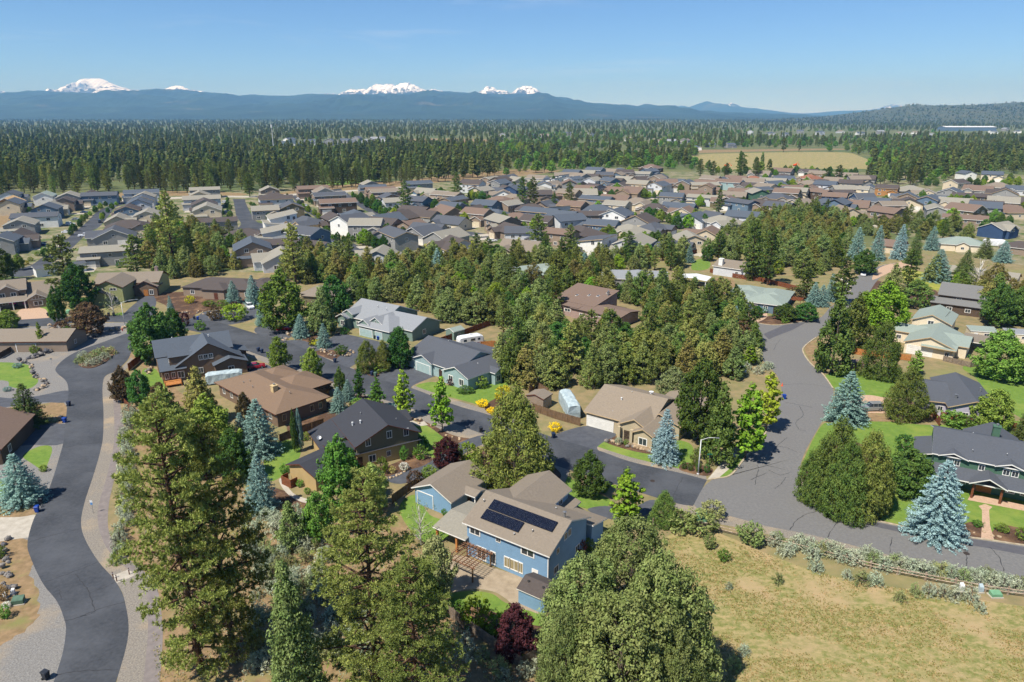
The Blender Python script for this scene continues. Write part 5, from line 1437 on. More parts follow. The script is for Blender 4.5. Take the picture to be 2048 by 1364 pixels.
proto([(-9, 9, -7, 7, 3.0, 'hip', 0.42), (1.5, 8.6, -9.2, 0, 3.02, 'gy', 0.5), (-6.5, -2.5, -7.8, -2, 3.1, 'gy', 0.55)], [('S', -4.5, -7.35, 1.6, 1.6, 1.5), ('E', 8.55, 2, 1.6, 1.2, 1.2), ('W', -8.55, 0, 1.6, 1.2, 1.2)], [('S', 5.0, -8.75, 5.0)])
proto([(-8.5, 8.5, -6, 6, 3.1, 'gx', 0.5), (-8, -1.5, -8.5, 1, 3.0, 'gy', 0.52)], [('S', 3.0, -5.55, 1.7, 2.0, 1.4), ('E', 8.05, 0, 2.0, 1.6, 1.3), ('W', -8.05, 2, 1.7, 1.2, 1.2)], [('S', -4.8, -8.05, 4.6)])
proto([(-6, 6, -7, 7, 4.8, 'shedW', 0.17), (-8.5, -2, -8.6, 2, 3.0, 'shedE', 0.12)], [('S', 2.0, -6.55, 5.2, 1.4, 1.6), ('S', 4.3, -6.55, 4.6, 1.2, 2.4), ('E', 5.55, 0, 5, 1.2, 1.2)], [('S', -5.2, -8.15, 4.4)])
proto([(-10, 9, -5, 5, 5.0, 'gx', 0.34), (-10.6, -3, -6.8, -3.5, 2.9, 'shedS', 0.25)], [('S', -5.0, -4.55, 4.0, 1.6, 1.2), ('S', 0, -4.55, 4.0, 1.2, 1.2), ('S', 5, -4.55, 4.0, 1.6, 1.2), ('E', 8.55, 0, 4.2, 1.2, 1.2), ('S', 2.0, -4.55, 1.4, 1.6, 1.4)], [('S', -7.0, -6.35, 4.6)])
proto([(-7, 8, -6.5, 6.5, 3.1, 'gy', 0.46), (-9.5, 2, -2, 8, 3.05, 'gx', 0.42)], [('S', -2.5, -6.05, 1.7, 1.6, 1.4), ('S', 0.5, -6.05, 4.2, 1.0, 0.9), ('W', -9.05, 3, 1.6, 1.2, 1.2)], [('S', 4.0, -6.05, 4.8)])

FAR = """9,487,slate,grey,0;37,476,dark_brown,taupe,3;44,452,grey_tan,grey,1;76,439,charcoal,white,5;95,423,slate,slate_blue,1;103,415,grey_tan,beige,3;132,408,dark_brown,taupe,0;147,398,grey_tan,grey,1;176,395,dark_brown,grey,1;202,397,charcoal,slate_blue,5;91,397,sage,white,0;23,394,charcoal,pale_grey,0;20,405,purlin_wood,wood,3;26,415,slate,beige,0
224,508,grey_tan,grey,5;227,472,charcoal,grey,6;257,452,dark_brown,grey,2;249,439,grey_tan,beige,3;286,436,grey_tan,beige,1;257,423,dark_brown,slate_blue,1;279,414,slate,pale_grey,1;286,405,slate,pale_grey,1;290,398,grey_tan,pale_grey,1;286,390,slate,pale_grey,5
412,384,grey_tan,grey,5;400,394,grey_tan,beige,1;407,405,grey_tan,pale_grey,5;410,415,dark_brown,beige,1;416,426,grey_tan,beige,1;437,448,dark_brown,grey,5;503,468,dark_brown,taupe,2;541,468,grey_tan,pale_grey,4;547,494,dark_brown,taupe,5;507,506,slate,taupe,1;564,517,grey_tan,pale_grey,6
539,385,grey_tan,taupe,1;548,394,dark_brown,grey,2;554,404,dark_brown,pale_grey,5;539,423,grey_tan,grey,0;576,420,charcoal,olive,1;573,443,grey_tan,white,4
627,384,brown,taupe,5;648,390,tan,beige,1;660,396,charcoal,taupe,5;677,412,brown,dark_brown,5;623,445,charcoal,beige,2;663,446,dark_brown,dark_brown,0;692,449,charcoal,white,0;712,432,slate,grey,2;731,439,grey_tan,grey,3;761,441,slate,grey,3;738,456,grey_tan,grey,0;782,449,dark_brown,taupe,3;816,452,brown,taupe,6;846,460,charcoal,grey,3;768,468,dark_brown,grey,3;797,478,charcoal,grey,5;758,516,grey_tan,pale_grey,6;618,475,charcoal,slate_blue,0;626,492,dark_brown,grey,3
740,372,grey_tan,grey,1;746,378,slate,grey,5;762,384,brown,taupe,5;772,390,tan,taupe,5;780,398,charcoal,taupe,1;792,408,grey_tan,pale_grey,0;816,431,dark_brown,dark_brown,6;841,425,dark_brown,taupe,3;837,372,slate,grey,5;853,384,grey_tan,slate_blue,3;838,408,charcoal,slate_blue,0
943,365,dark_brown,grey,3;947,375,dark_brown,pale_grey,0;969,371,tan,grey,3;982,364,grey_tan,taupe,1;1000,361,charcoal,beige,0;992,371,slate,grey,0;1009,367,dark_brown,taupe,0;1017,358,charcoal,pale_grey,3;1033,366,grey_tan,beige,0;1016,379,dark_brown,grey,3;969,386,grey_tan,beige,0;992,384,charcoal,beige,3;1011,388,tan,white,6;1024,386,slate,navy,0;1027,396,tan,grey,2;1001,401,brown,beige,2;877,390,grey_tan,grey,3;896,394,tan,taupe,5;908,403,slate,taupe,5;907,419,slate,grey,0;943,422,dark_brown,taupe,6;871,426,brown,taupe,3;847,427,dark_brown,grey,3;987,416,slate,slate_blue,0;1020,415,grey_tan,taupe,0;998,429,slate,grey,2;957,434,brown,taupe,0;903,443,charcoal,cream,3;1035,432,brown,beige,2;1053,416,dark_brown,taupe,2;1075,431,slate,slate_blue,5;1108,423,grey_tan,pale_grey,4;1006,449,grey_tan,taupe,0;1028,461,dark_brown,taupe,3;1048,471,charcoal,pale_grey,0;1100,447,dark_brown,taupe,0;1126,445,slate,pale_grey,0;1113,473,brown,taupe,5;847,461,charcoal,grey,6;888,472,grey_tan,grey,3;912,492,dark_brown,pale_grey,6;1048,497,tan,beige,3;1080,394,dark_brown,taupe,0;1092,413,charcoal,taupe,3;1077,361,tan,white,0;1063,366,grey_tan,beige,3;1104,363,grey_tan,white,4;1119,357,grey_tan,white,4;1092,373,slate,white,0;1111,371,tan,grey,3;1082,381,grey_tan,pale_grey,2;1114,390,brown,taupe,2
1129,352,tan,grey,3;1149,349,slate,navy,0;1168,348,grey_tan,beige,3;1193,345,slate,slate_blue,0;1215,344,tan,cream,3;1239,342,slate,grey,2;1253,350,dark_brown,taupe,0;1280,350,grey_tan,grey,5;1299,347,slate,slate_blue,0;1302,336,brown,dark_brown,2;1148,360,slate,pale_grey,5;1165,357,tan,grey,0;1185,355,dark_brown,taupe,3;1208,354,charcoal,grey,0;1231,353,tan,slate_blue,0;1193,366,grey_tan,pale_grey,0;1214,367,slate,slate_blue,0;1234,362,dark_brown,grey,3;1255,361,grey_tan,taupe,3;1278,362,dark_brown,taupe,6;1309,362,tan,taupe,0;1318,354,charcoal,grey,3;1350,364,slate,grey,3;1149,369,slate,taupe,3;1129,371,brown,grey,0;1174,381,brown,taupe,0;1192,378,dark_brown,grey,0;1226,379,brown,taupe,3;1252,374,dark_brown,taupe,6;1268,385,brown,taupe,6;1286,374,grey_tan,beige,0;1311,374,slate,pale_grey,1;1338,373,brown,taupe,0;1368,373,slate,taupe,0;1397,374,grey_tan,beige,5;1412,368,brown,taupe,3;1161,388,grey_tan,grey,3;1127,390,tan,taupe,0;1195,404,slate,slate_blue,5;1231,400,brown,taupe,3;1164,410,tan,beige,2;1152,418,brown,taupe,0;1190,420,slate,grey,2;1236,413,grey_tan,beige,0;1275,406,tan,beige,2;1311,417,dark_brown,taupe,2;1346,398,slate,grey,0;1357,417,slate,navy,3;1368,426,brown,beige,6;1384,393,brown,beige,0;1408,399,grey_tan,pale_grey,5;1139,442,slate,pale_grey,0;1183,438,dark_brown,taupe,5;1222,438,slate,white,1;1264,441,dark_brown,grey,6;1211,455,slate,slate_blue,0;1164,464,dark_brown,beige,2;1257,460,grey_tan,beige,2;1305,455,charcoal,taupe,2;1396,438,slate,pale_grey,6;1191,489,charcoal,white,4;1293,491,grey_tan,pale_grey,1;1327,489,charcoal,grey,2;1369,484,grey_tan,beige,1;1409,476,brown,beige,6
1423,362,tan,taupe,0;1441,360,slate,grey,3;1414,378,brown,taupe,0;1467,370,brown,teal,5;1494,371,dark_brown,grey,3;1516,370,tan,beige,0;1532,370,slate,slate_blue,3;1548,367,grey_tan,cream,5;1566,365,slate,slate_blue,0;1472,358,brown,taupe,3;1506,358,red_brown,taupe,2;1519,349,tan,grey,3;1566,354,dark_brown,grey,2;1566,342,brown,grey,3;1617,343,dark_brown,grey,3;1637,346,tan,taupe,3;1620,356,red_brown,taupe,2;1618,366,tan,grey,2;1643,364,dark_brown,grey,2;1642,376,slate,pale_grey,0;1671,362,tan,grey,3;1617,377,brown,pale_grey,3;1595,378,brown,grey,3;1572,380,slate,grey,2;1541,380,tan,beige,0;1514,383,slate,grey,5;1487,384,brown,taupe,3;1467,391,tan,beige,3;1517,392,grey_tan,forest,0;1550,395,charcoal,grey,2;1576,391,brown,olive,0;1608,388,grey_tan,beige,0;1637,388,brown,dark_brown,5;1661,388,dark_brown,taupe,5;1687,384,grey_tan,grey,0;1671,399,brown,navy,0;1454,404,brown,olive,6;1490,410,charcoal,slate_blue,5;1532,412,dark_brown,taupe,3;1556,417,charcoal,taupe,0;1598,409,tan,beige,6;1649,405,slate,grey,2;1675,415,slate,slate_blue,0;1451,442,grey_tan,pale_grey,2;1481,440,slate,pale_grey,0;1419,436,charcoal,grey,6
1693,352,tan,taupe,3;1729,357,dark_brown,grey,3;1716,364,tan,grey,0;1703,372,dark_brown,beige,0;1709,382,grey_tan,cream,5;1767,380,dark_brown,wood,0;1747,378,slate,grey,3;1819,381,grey_tan,beige,2;1855,387,tan,beige,6;1913,371,dark_brown,beige,0;1898,390,slate,grey,1;1956,380,brown,grey,3;1996,374,tan,grey,2;2038,379,slate,pale_grey,3;2007,387,dark_brown,grey,6;1943,398,dark_brown,olive,5;1727,397,charcoal,navy,6;1756,407,slate,grey,0;1813,394,slate,taupe,6;1783,400,tan,taupe,3;1823,405,dark_brown,beige,6;1862,405,slate,slate_blue,0;1895,406,grey_tan,beige,3;1714,412,brown,beige,6;1783,414,tan,taupe,0;1690,424,tan,beige,3;1774,432,brown,taupe,0;1873,423,grey_tan,grey,5;1926,427,brown,olive,1;1974,421,slate,grey,1;2014,421,brown,beige,2;1931,443,brown,taupe,5;2010,403,grey_tan,taupe,3;1972,411,dark_brown,taupe,3;2039,402,dark_brown,grey,3;1931,350,slate,white,0;1985,354,slate,cream,0"""
WORD = {'slate': 'slate blue', 'dark_brown': 'dark brown', 'grey_tan': 'greyish tan', 'charcoal': 'charcoal', 'sage': 'sage', 'brown': 'brown', 'tan': 'tan', 'red_brown': 'red-brown', 'purlin_wood': 'bare plywood',
        'grey': 'grey', 'taupe': 'taupe', 'white': 'white', 'beige': 'beige', 'slate_blue': 'blue', 'pale_grey': 'pale grey', 'wood': 'timber', 'olive': 'olive', 'cream': 'cream', 'navy': 'navy', 'teal': 'teal', 'forest': 'dark green'}
SHAPE = ['two-storey', 'gable-fronted', 'hipped', 'low', 'slant-roofed', 'long', 'low gabled']
def street_dir(a, b):
    p, q = P(*a), P(*b)
    return math.atan2(q.y - p.y, q.x - p.x)
A_ANG = street_dir((140, 500), (238, 405)); B_ANG = street_dir((482, 448), (467, 402)); D_ANG = street_dir((745, 428), (670, 388))
recs = []
for s_ in FAR.replace('\n', ';').split(';'):
    x, y, rf, wl, k = s_.split(',')
    recs.append([float(x), float(y), rf, wl, int(k)])
pos = np.array([[P(r[0], r[1], 4.0).x, P(r[0], r[1], 4.0).y] for r in recs])
pos0 = pos.copy()
for it in range(60):                     # keep neighbours a lot apart
    d = pos[:, None] - pos[None]
    dist = np.linalg.norm(d, axis=2) + np.eye(len(pos)) * 1e3
    push = np.where(dist < 15.5, (15.5 - dist) / dist * 0.25, 0)
    pos = pos + (d * push[..., None]).sum(1)
    pos = pos0 + np.clip(pos - pos0, -9, 9)
bands = [(0, 356, 'back'), (356, 368, 'second'), (368, 382, 'third'), (382, 398, 'fourth'), (398, 418, 'fifth'), (418, 440, 'sixth'), (440, 470, 'seventh'), (470, 999, 'front')]
def band(y):
    return next(n for a, b, n in bands if a <= y < b)
order = sorted(range(len(recs)), key=lambda i: recs[i][0])
seen = {}
FAR_HOUSES = []
for i in order:
    x, y, rf, wl, k = recs[i]
    key = (band(y), rf)
    seen[key] = seen.get(key, 0) + 1
    if x < 330:
        ang = A_ANG - math.pi / 2 + (math.pi if x > 200 else 0) * 0 + random.uniform(-0.05, 0.05)
        if k in (0, 3):
            ang += math.pi / 2
    elif x < 600:
        ang = B_ANG - math.pi / 2 + random.uniform(-0.05, 0.05)
    elif x < 800 and y < 420:
        ang = D_ANG - math.pi / 2 + random.uniform(-0.06, 0.06)
    else:
        ang = math.radians(-32) + random.choice([0, 0, 0, 0.12, -0.12, math.pi / 2 * 0.35, -0.5]) + (math.pi / 2 if random.random() < 0.22 else 0)
    lab = f"{SHAPE[k]} {WORD[wl]} house, {ordinal(seen[key])} {WORD[rf]} roof from left, {band(y)} house row"
    root = empty('house', (pos[i, 0], pos[i, 1], 0), ang, lab, 'house', 'houses of the far neighbourhood')
    sc = 1.08 + 0.18 * random.random()
    root.scale = (sc, sc, sc * random.uniform(0.92, 1.08))
    wm, rm, wins, gars = PROTO[k]
    tr = random.choice(['trim_white', 'trim_white', 'trim_tan', 'trim_dark', 'trim_slate'])
    w = ob('wall', wm, root); setmat(w, 'wall_' + wl)
    r_ = ob('roof', rm, root); setmat(r_, 'roof_' + rf, tr)
    for (f, u, v, z, ww, hh) in wins:
        o = ob('window', WIN_FRAME, root, (u, v, z), FACE[f], (ww, 1, hh))
        ob('pane', WIN_PANE, o)
    for (f, u, v, ww) in gars:
        ob('driveway', DRIVE_ME, root, (u, v, 0), FACE[f], (ww * 1.1, 1, 1))
        o = ob('garage_door', GAR_DOOR, root, (u, v, 0.05), FACE[f], (ww, 1, 2.3)); setmat(o, random.choice(['garage_white', 'garage_tan', 'wall_' + wl]))
    FAR_HOUSES.append((pos[i, 0], pos[i, 1], 11 * sc))
# specks of housing beyond the wood
tiny = [(563, 292), (580, 287), (600, 293), (622, 288), (640, 294), (660, 289), (676, 295), (690, 286), (708, 292), (715, 283), (735, 287), (752, 282), (772, 284), (1005, 275), (1060, 273), (1090, 275), (1135, 272), (1180, 274), (1260, 282), (1310, 286), (1345, 290), (1370, 288), (1420, 294), (1500, 268), (1540, 270), (1570, 272), (1600, 267), (1640, 270), (1680, 266), (1720, 270), (1760, 268), (1800, 272), (1830, 268), (1860, 274), (1985, 268), (2010, 262), (2035, 266), (1390, 300), (1460, 296)]
for i, (x, y) in enumerate(sorted(tiny)):
    p = P(x, y)
    s_ = 1.0 + 0.25 * (p.y > 1500)
    root = empty('house', (p.x, p.y, 0), random.uniform(-0.6, 0.3), f"tiny distant house beyond the wood, {ordinal(i + 1)} from the left", 'house', 'specks of housing beyond the wood')
    root.scale = (s_ * 1.2, s_ * 1.2, s_ * 1.25)
    wm, rm, _, _ = PROTO[i % 4]
    w = ob('wall', wm, root); setmat(w, random.choice(['wall_white', 'wall_pale_grey', 'wall_white', 'wall_grey']))
    r_ = ob('roof', rm, root); setmat(r_, random.choice(['roof_grey', 'roof_slate', 'roof_tan', 'roof_slate']), 'trim_white')
p = P(1890, 262)
hall = House('hall', 'long low building with a white roof on the right skyline', p, -0.05, 'slate_blue', 'grey', 'trim_white', 'building')
hall.wing(0, 190, 0, 60, 14, 'gx', 0.12, oh=1); hall.parts = [(R_, 'metal_white') for R_, _m in hall.parts]; hall.done()

# ================================================================== TREES
T = []        # kind, x, ytop, ybase, w, material, name, label
def tr(kind, x, yt, yb, w, mat, name, label, cat='tree', **k):
    plant(kind, x, yt, yb, w, name, label, cat, mat, **k)
# foreground
tr('ponderosa', 402, 790, 1345, 245, None, 'ponderosa_pine', 'tallest ponderosa pine standing beside the curving left road', variant=0)
tr('ponderosa', 470, 850, 1322, 200, None, 'ponderosa_pine', 'ponderosa pine just right of the tallest pine by the left road', variant=1)
tr('ponderosa', 757, 945, 1410, 245, None, 'ponderosa_pine', 'large ponderosa pine left of the pergola', variant=1, rz=1.2)
tr('ponderosa', 838, 1110, 1470, 200, None, 'ponderosa_pine', 'ponderosa pine at the bottom edge below the blue house patio', variant=0, rz=4.0)
tr('juniper_tall', 604, 1126, 1460, 128, 'lf_juniper', 'juniper_tree', 'tall narrow juniper at the bottom edge left of the ponderosas')
tr('juniper_big', 1255, 1042, 1262, 205, 'lf_juniper', 'juniper_tree', 'rearmost juniper of the dense group right of the blue house', variant=0, rz=0.3)
tr('juniper_big', 1165, 1118, 1345, 190, 'lf_juniper', 'juniper_tree', 'juniper of the dense group closest to the blue shed', variant=1, rz=1.3)
tr('juniper_big', 1312, 1118, 1400, 225, 'lf_juniper', 'juniper_tree', 'juniper of the dense group overlooking the dry field', variant=0, rz=2.3)
tr('juniper_big', 1236, 1190, 1470, 260, 'lf_juniper', 'juniper_tree', 'broadest juniper of the dense group at the bottom edge', variant=1, rz=3.3)
tr('juniper_big', 1128, 1222, 1440, 130, 'lf_juniper', 'juniper_tree', 'juniper of the dense group behind the purple plum', variant=0, rz=4.3)
tr('juniper_big', 1335, 1262, 1480, 130, 'lf_juniper', 'juniper_tree', 'lowest right juniper of the dense group by the field', variant=1, rz=5.3)
tr('juniper', 585, 1008, 1095, 66, 'lf_juniper', 'juniper_tree', 'small juniper alone among the sagebrush below the tan garage')
tr('juniper', 405, 738, 848, 84, 'lf_juniper_olive', 'juniper_tree', 'yellowish juniper beside the long brown house')
tr('bushpine', 1030, 772, 968, 160, 'lf_bushpine', 'pine_tree', 'big dense pine behind the blue garage at the street', variant=0)
tr('bushpine', 1662, 836, 1012, 118, None, 'pine_tree', 'tallest of the dark pine clump at the road corner', variant=0)
tr('bushpine', 1725, 866, 1030, 104, None, 'pine_tree', 'right-hand pine of the dark clump at the road corner', variant=1)
tr('bushpine', 1626, 895, 1006, 78, None, 'pine_tree', 'lowest pine of the dark clump leaning over the road', variant=1, rz=2)
tr('bushpine', 1684, 880, 1034, 100, None, 'pine_tree', 'front middle pine of the dark clump at the road corner', variant=0, rz=4)
tr('bushpine', 1752, 905, 1022, 60, None, 'pine_tree', 'small pine at the house side of the dark clump', variant=0, rz=1)
tr('spruce_big', 1868, 916, 1070, 118, 'lf_spruce_pale', 'blue_spruce', 'large silvery blue spruce in front of the forest green house')
tr('spruce', 1690, 740, 842, 80, 'lf_spruce_blue', 'blue_spruce', 'blue spruce at the road edge beside the parked silver SUV', variant=0)
tr('spruce', 1689, 830, 878, 24, 'lf_spruce_pale', 'blue_spruce', 'little blue spruce behind the dark pine clump')
tr('bushpine', 1808, 735, 836, 92, None, 'pine_tree', 'dark pine in front of the lavender bungalow', variant=0)
tr('juniper', 1662, 596, 745, 82, 'lf_bushpine', 'pine_tree', 'tall dark pine at the inside of the road bend', variant=0)
tr('juniper', 1702, 588, 700, 72, 'lf_bushpine', 'pine_tree', 'dark pine behind the tall pine at the road bend', variant=3)
tr('bushpine', 1757, 645, 756, 80, None, 'pine_tree', 'dark pine beside the white garage door of the cream house')
tr('leafy', 1992, 660, 758, 92, 'lf_green', 'leafy_tree', 'broad green tree on the striped lawn behind the lavender bungalow')
tr('leafy', 2040, 690, 765, 60, 'lf_dark', 'leafy_tree', 'dark tree at the right edge beside the striped lawn')
tr('leafy', 1764, 568, 668, 94, 'lf_lime', 'leafy_tree', 'bright lime maple beside the right road bend')
tr('leafy', 1722, 585, 660, 60, 'lf_lime', 'leafy_tree', 'smaller lime maple left of the bright lime maple')
tr('airy', 1830, 700, 750, 36, 'lf_green', 'leafy_tree', 'slim young tree by the corner of the lavender bungalow')
tr('leafy', 1983, 780, 862, 72, 'lf_green', 'leafy_tree', 'tree right of the lavender bungalow by a brown fence')
tr('spruce', 2042, 812, 890, 44, 'lf_spruce_green', 'spruce_tree', 'green spruce at the right edge behind the forest green house')
tr('leafy', 1812, 902, 985, 96, 'lf_dark', 'leafy_tree', 'dark rounded tree left of the forest green house')
tr('spruce', 1328, 814, 922, 58, 'lf_spruce_pale', 'blue_spruce', 'pale blue spruce on the corner lawn of the tan-roofed house', variant=1)
tr('juniper', 1435, 770, 925, 82, 'lf_bushpine', 'pine_tree', 'dark conifer behind the corner street lamp', variant=1)
tr('airy', 1490, 768, 918, 92, 'lf_lime', 'leafy_tree', 'tall lime green tree over the corner pavement')
tr('airy', 1532, 745, 862, 66, 'lf_lime', 'leafy_tree', 'lime green tree leaning over the road near the blue bin')
tr('leafy', 1395, 722, 880, 92, 'lf_dark', 'leafy_tree', 'large dark leafy tree against the tan-roofed corner house')
tr('leafy', 1345, 735, 800, 60, 'lf_willow', 'leafy_tree', 'pale green willow behind the tan-roofed corner house')
tr('leafy', 1178, 905, 990, 68, 'lf_dark', 'leafy_tree', 'dark green tree on the lawn before the blue house driveway')
tr('airy', 1250, 938, 1050, 86, 'lf_lime', 'leafy_tree', 'yellow-green tree between the blue house and the street')
tr('bushpine', 1326, 982, 1050, 66, None, 'pine_tree', 'round dark pine at the blue house driveway mouth')
tr('leafy', 893, 876, 938, 56, 'lf_purple', 'plum_tree', 'purple-leaved plum by the blue garage driveway')
tr('leafy', 1030, 1212, 1310, 80, 'lf_purple', 'plum_tree', 'purple-leaved plum inside the backyard fence')
tr('airy', 885, 754, 864, 58, 'lf_lime', 'street_tree', 'bright lime street tree nearest the big dense pine', group='street trees along the main street')
tr('airy', 808, 740, 838, 50, 'lf_lime', 'street_tree', 'bright lime street tree beside the teal house driveway', group='street trees along the main street')
tr('airy', 755, 755, 818, 40, 'lf_green', 'street_tree', 'thin green street tree left of the two lime ones', group='street trees along the main street')
tr('airy', 720, 732, 800, 30, 'lf_dark', 'street_tree', 'narrow dark green street tree beside small blue spruces', group='street trees along the main street')
tr('leafy', 682, 736, 792, 26, 'lf_dark', 'street_tree', 'narrow green street tree right of the brown hip roof', group='street trees along the main street')
tr('leafy', 626, 697, 760, 42, 'lf_green', 'street_tree', 'conical green street tree in front of the brown hip roof', group='street trees along the main street')
tr('leafy', 560, 675, 742, 42, 'lf_green', 'street_tree', 'conical green street tree nearest the maroon car', group='street trees along the main street')
tr('spruce', 697, 758, 800, 30, 'lf_spruce_blue', 'blue_spruce', 'small blue spruce beside the narrow street trees')
tr('spruce', 678, 772, 822, 34, 'lf_spruce_blue', 'blue_spruce', 'small blue spruce at the corner of the black-roofed tan house')
tr('spruce', 649, 645, 694, 30, 'lf_spruce_blue', 'blue_spruce', 'blue spruce on the rock island in the driveway')
tr('spruce', 603, 626, 674, 34, 'lf_spruce_blue', 'blue_spruce', 'blue spruce in the rock garden by the red pickup')
tr('spruce', 527, 598, 650, 30, 'lf_spruce_blue', 'blue_spruce', 'blue spruce left of the red pickup driveway')
tr('spruce', 509, 548, 612, 36, 'lf_spruce_blue', 'blue_spruce', 'blue spruce standing behind the white SUV')
tr('spruce', 468, 560, 606, 30, 'lf_spruce_blue', 'blue_spruce', 'blue spruce against the long dark-roofed house')
tr('spruce', 343, 590, 628, 16, 'lf_spruce_blue', 'blue_spruce', 'small blue spruce at the front of the rock garden')
tr('spruce', 522, 795, 908, 78, 'lf_spruce_blue', 'blue_spruce', 'blue spruce at the lower corner of the long brown house', variant=0)
tr('spruce', 524, 905, 1020, 64, 'lf_spruce_blue', 'blue_spruce', 'blue spruce on the lawn beside the tan garage', variant=1)
tr('spruce', 488, 822, 905, 46, 'lf_spruce_blue', 'blue_spruce', 'blue spruce half hidden by pines below the brown house', variant=1)
tr('spruce', 46, 905, 1004, 84, 'lf_spruce_blue', 'blue_spruce', 'blue spruce beside the left road casting a dark shadow', variant=0)
tr('spruce', 60, 764, 852, 66, 'lf_spruce_green', 'spruce_tree', 'green spruce between the two left driveways', variant=1)
tr('leafy', 310, 612, 722, 90, 'lf_dark', 'leafy_tree', 'broad dark tree at the fork of the two streets')
tr('leafy', 352, 618, 690, 46, 'lf_dark', 'leafy_tree', 'dark tree behind the broad tree at the fork')
tr('leafy', 182, 606, 668, 70, 'lf_bronze', 'leafy_tree', 'bronze-leaved tree in the corner garden by the lamp')
tr('leafy', 118, 576, 644, 34, 'lf_dark', 'leafy_tree', 'narrow dark tree at the edge of the paver driveway')
tr('pine', 143, 472, 612, 84, 'lf_juniper', 'pine_tree', 'tall pine between the craftsman and the moss green house')
tr('leafy', 162, 530, 618, 62, 'lf_dark', 'leafy_tree', 'dark tree beside the moss green house')
tr('birch', 228, 576, 630, 40, 'lf_willow', 'birch_tree', 'pale birch in front of the moss green house')
tr('leafy', 20, 620, 656, 42, 'lf_green', 'leafy_tree', 'young green tree at the street by the left picture edge')
tr('airy', 86, 644, 700, 20, 'lf_green', 'leafy_tree', 'slender tree at the end of the left brown-roofed garage')
tr('leafy', 570, 545, 660, 92, 'lf_green', 'leafy_tree', 'large bright green tree over the red pickup')
tr('leafy', 672, 552, 640, 66, 'lf_dark', 'leafy_tree', 'dark green tree beside the half hidden tan hip roof')
tr('juniper', 648, 578, 668, 62, 'lf_juniper', 'juniper_tree', 'juniper left of the sage green house')
tr('leafy', 800, 655, 735, 52, 'lf_dark', 'leafy_tree', 'dark green tree at the green house garage')
tr('bushpine', 735, 682, 742, 50, None, 'pine_tree', 'round pine on the bed between the two driveways')
tr('bushpine', 768, 680, 740, 36, None, 'pine_tree', 'second round pine on the bed between the two driveways')
tr('spruce', 790, 684, 730, 36, 'lf_spruce_green', 'spruce_tree', 'green spruce by the teal house garage')
tr('leafy', 250, 735, 802, 48, 'lf_bronze', 'leafy_tree', 'bronze shrub-like tree beside the gravel walk')
tr('leafy', 283, 742, 812, 46, 'lf_dark', 'leafy_tree', 'dark green tree next to the gravel walk')
tr('leafy', 330, 768, 868, 58, 'lf_bronze', 'leafy_tree', 'bronze tree below the deck of the brown dormer house')
tr('pine', 350, 778, 960, 120, 'lf_ponderosa', 'pine_tree', 'pine behind the tallest ponderosa near the footpath')
tr('leafy', 425, 795, 920, 100, 'lf_green', 'leafy_tree', 'green leafy tree behind the ponderosas below the brown house')
tr('leafy', 470, 862, 960, 70, 'lf_dark', 'leafy_tree', 'dark tree left of the blue spruce pair')
tr('leafy', 492, 786, 852, 32, 'lf_bronze', 'leafy_tree', 'bronze tree against the wall of the long brown house')
tr('leafy', 684, 878, 1018, 86, 'lf_green', 'leafy_tree', 'tall green tree in front of the tan garage')
tr('leafy', 640, 985, 1080, 64, 'lf_green', 'leafy_tree', 'green tree between the gravel path and the large ponderosa')
tr('leafy', 745, 930, 1025, 70, 'lf_ponderosa', 'leafy_tree', 'olive tree behind the large ponderosa by the driveway')
tr('leafy', 592, 822, 905, 15, 'lf_dark', 'columnar_tree', 'slim columnar evergreen by the patio of the black-roofed house')
tr('leafy', 602, 818, 902, 15, 'lf_spruce_blue', 'columnar_tree', 'slim bluish columnar evergreen by the patio of the black-roofed house')
tr('birch', 842, 998, 1090, 62, 'lf_willow', 'birch_tree', 'white-branched birch on the lawn left of the blue house')
tr('leafy', 872, 1075, 1200, 78, 'lf_willow', 'leafy_tree', 'grey-green tree at the left corner of the pergola patio')
tr('leafy', 860, 1150, 1230, 60, 'lf_dark', 'leafy_tree', 'dark green tree at the end of the backyard fence')
for i, (x, yt, yb, w) in enumerate([(1002, 668, 748, 56), (1024, 680, 764, 58), (1052, 690, 772, 60), (1084, 690, 770, 56), (1106, 676, 752, 54), (1182, 690, 772, 58), (1214, 690, 768, 56), (1246, 688, 764, 58), (1284, 694, 764, 54), (1150, 668, 742, 52)]):
    tr('juniper', x, yt, yb, w, ['lf_juniper', 'lf_bushpine', 'lf_juniper_olive'][i % 3], 'juniper_tree', f"juniper on the near edge of the thicket, {ordinal(1 + sorted([1002, 1024, 1052, 1084, 1106, 1182, 1214, 1246, 1284, 1150]).index(x))} from left")
tr('leafy', 12, 498, 562, 46, 'lf_dark', 'leafy_tree', 'dark tree at the left edge above the craftsman house')
tr('leafy', 40, 508, 540, 22, 'lf_green', 'leafy_tree', 'small green tree beside the bend of the far left street')
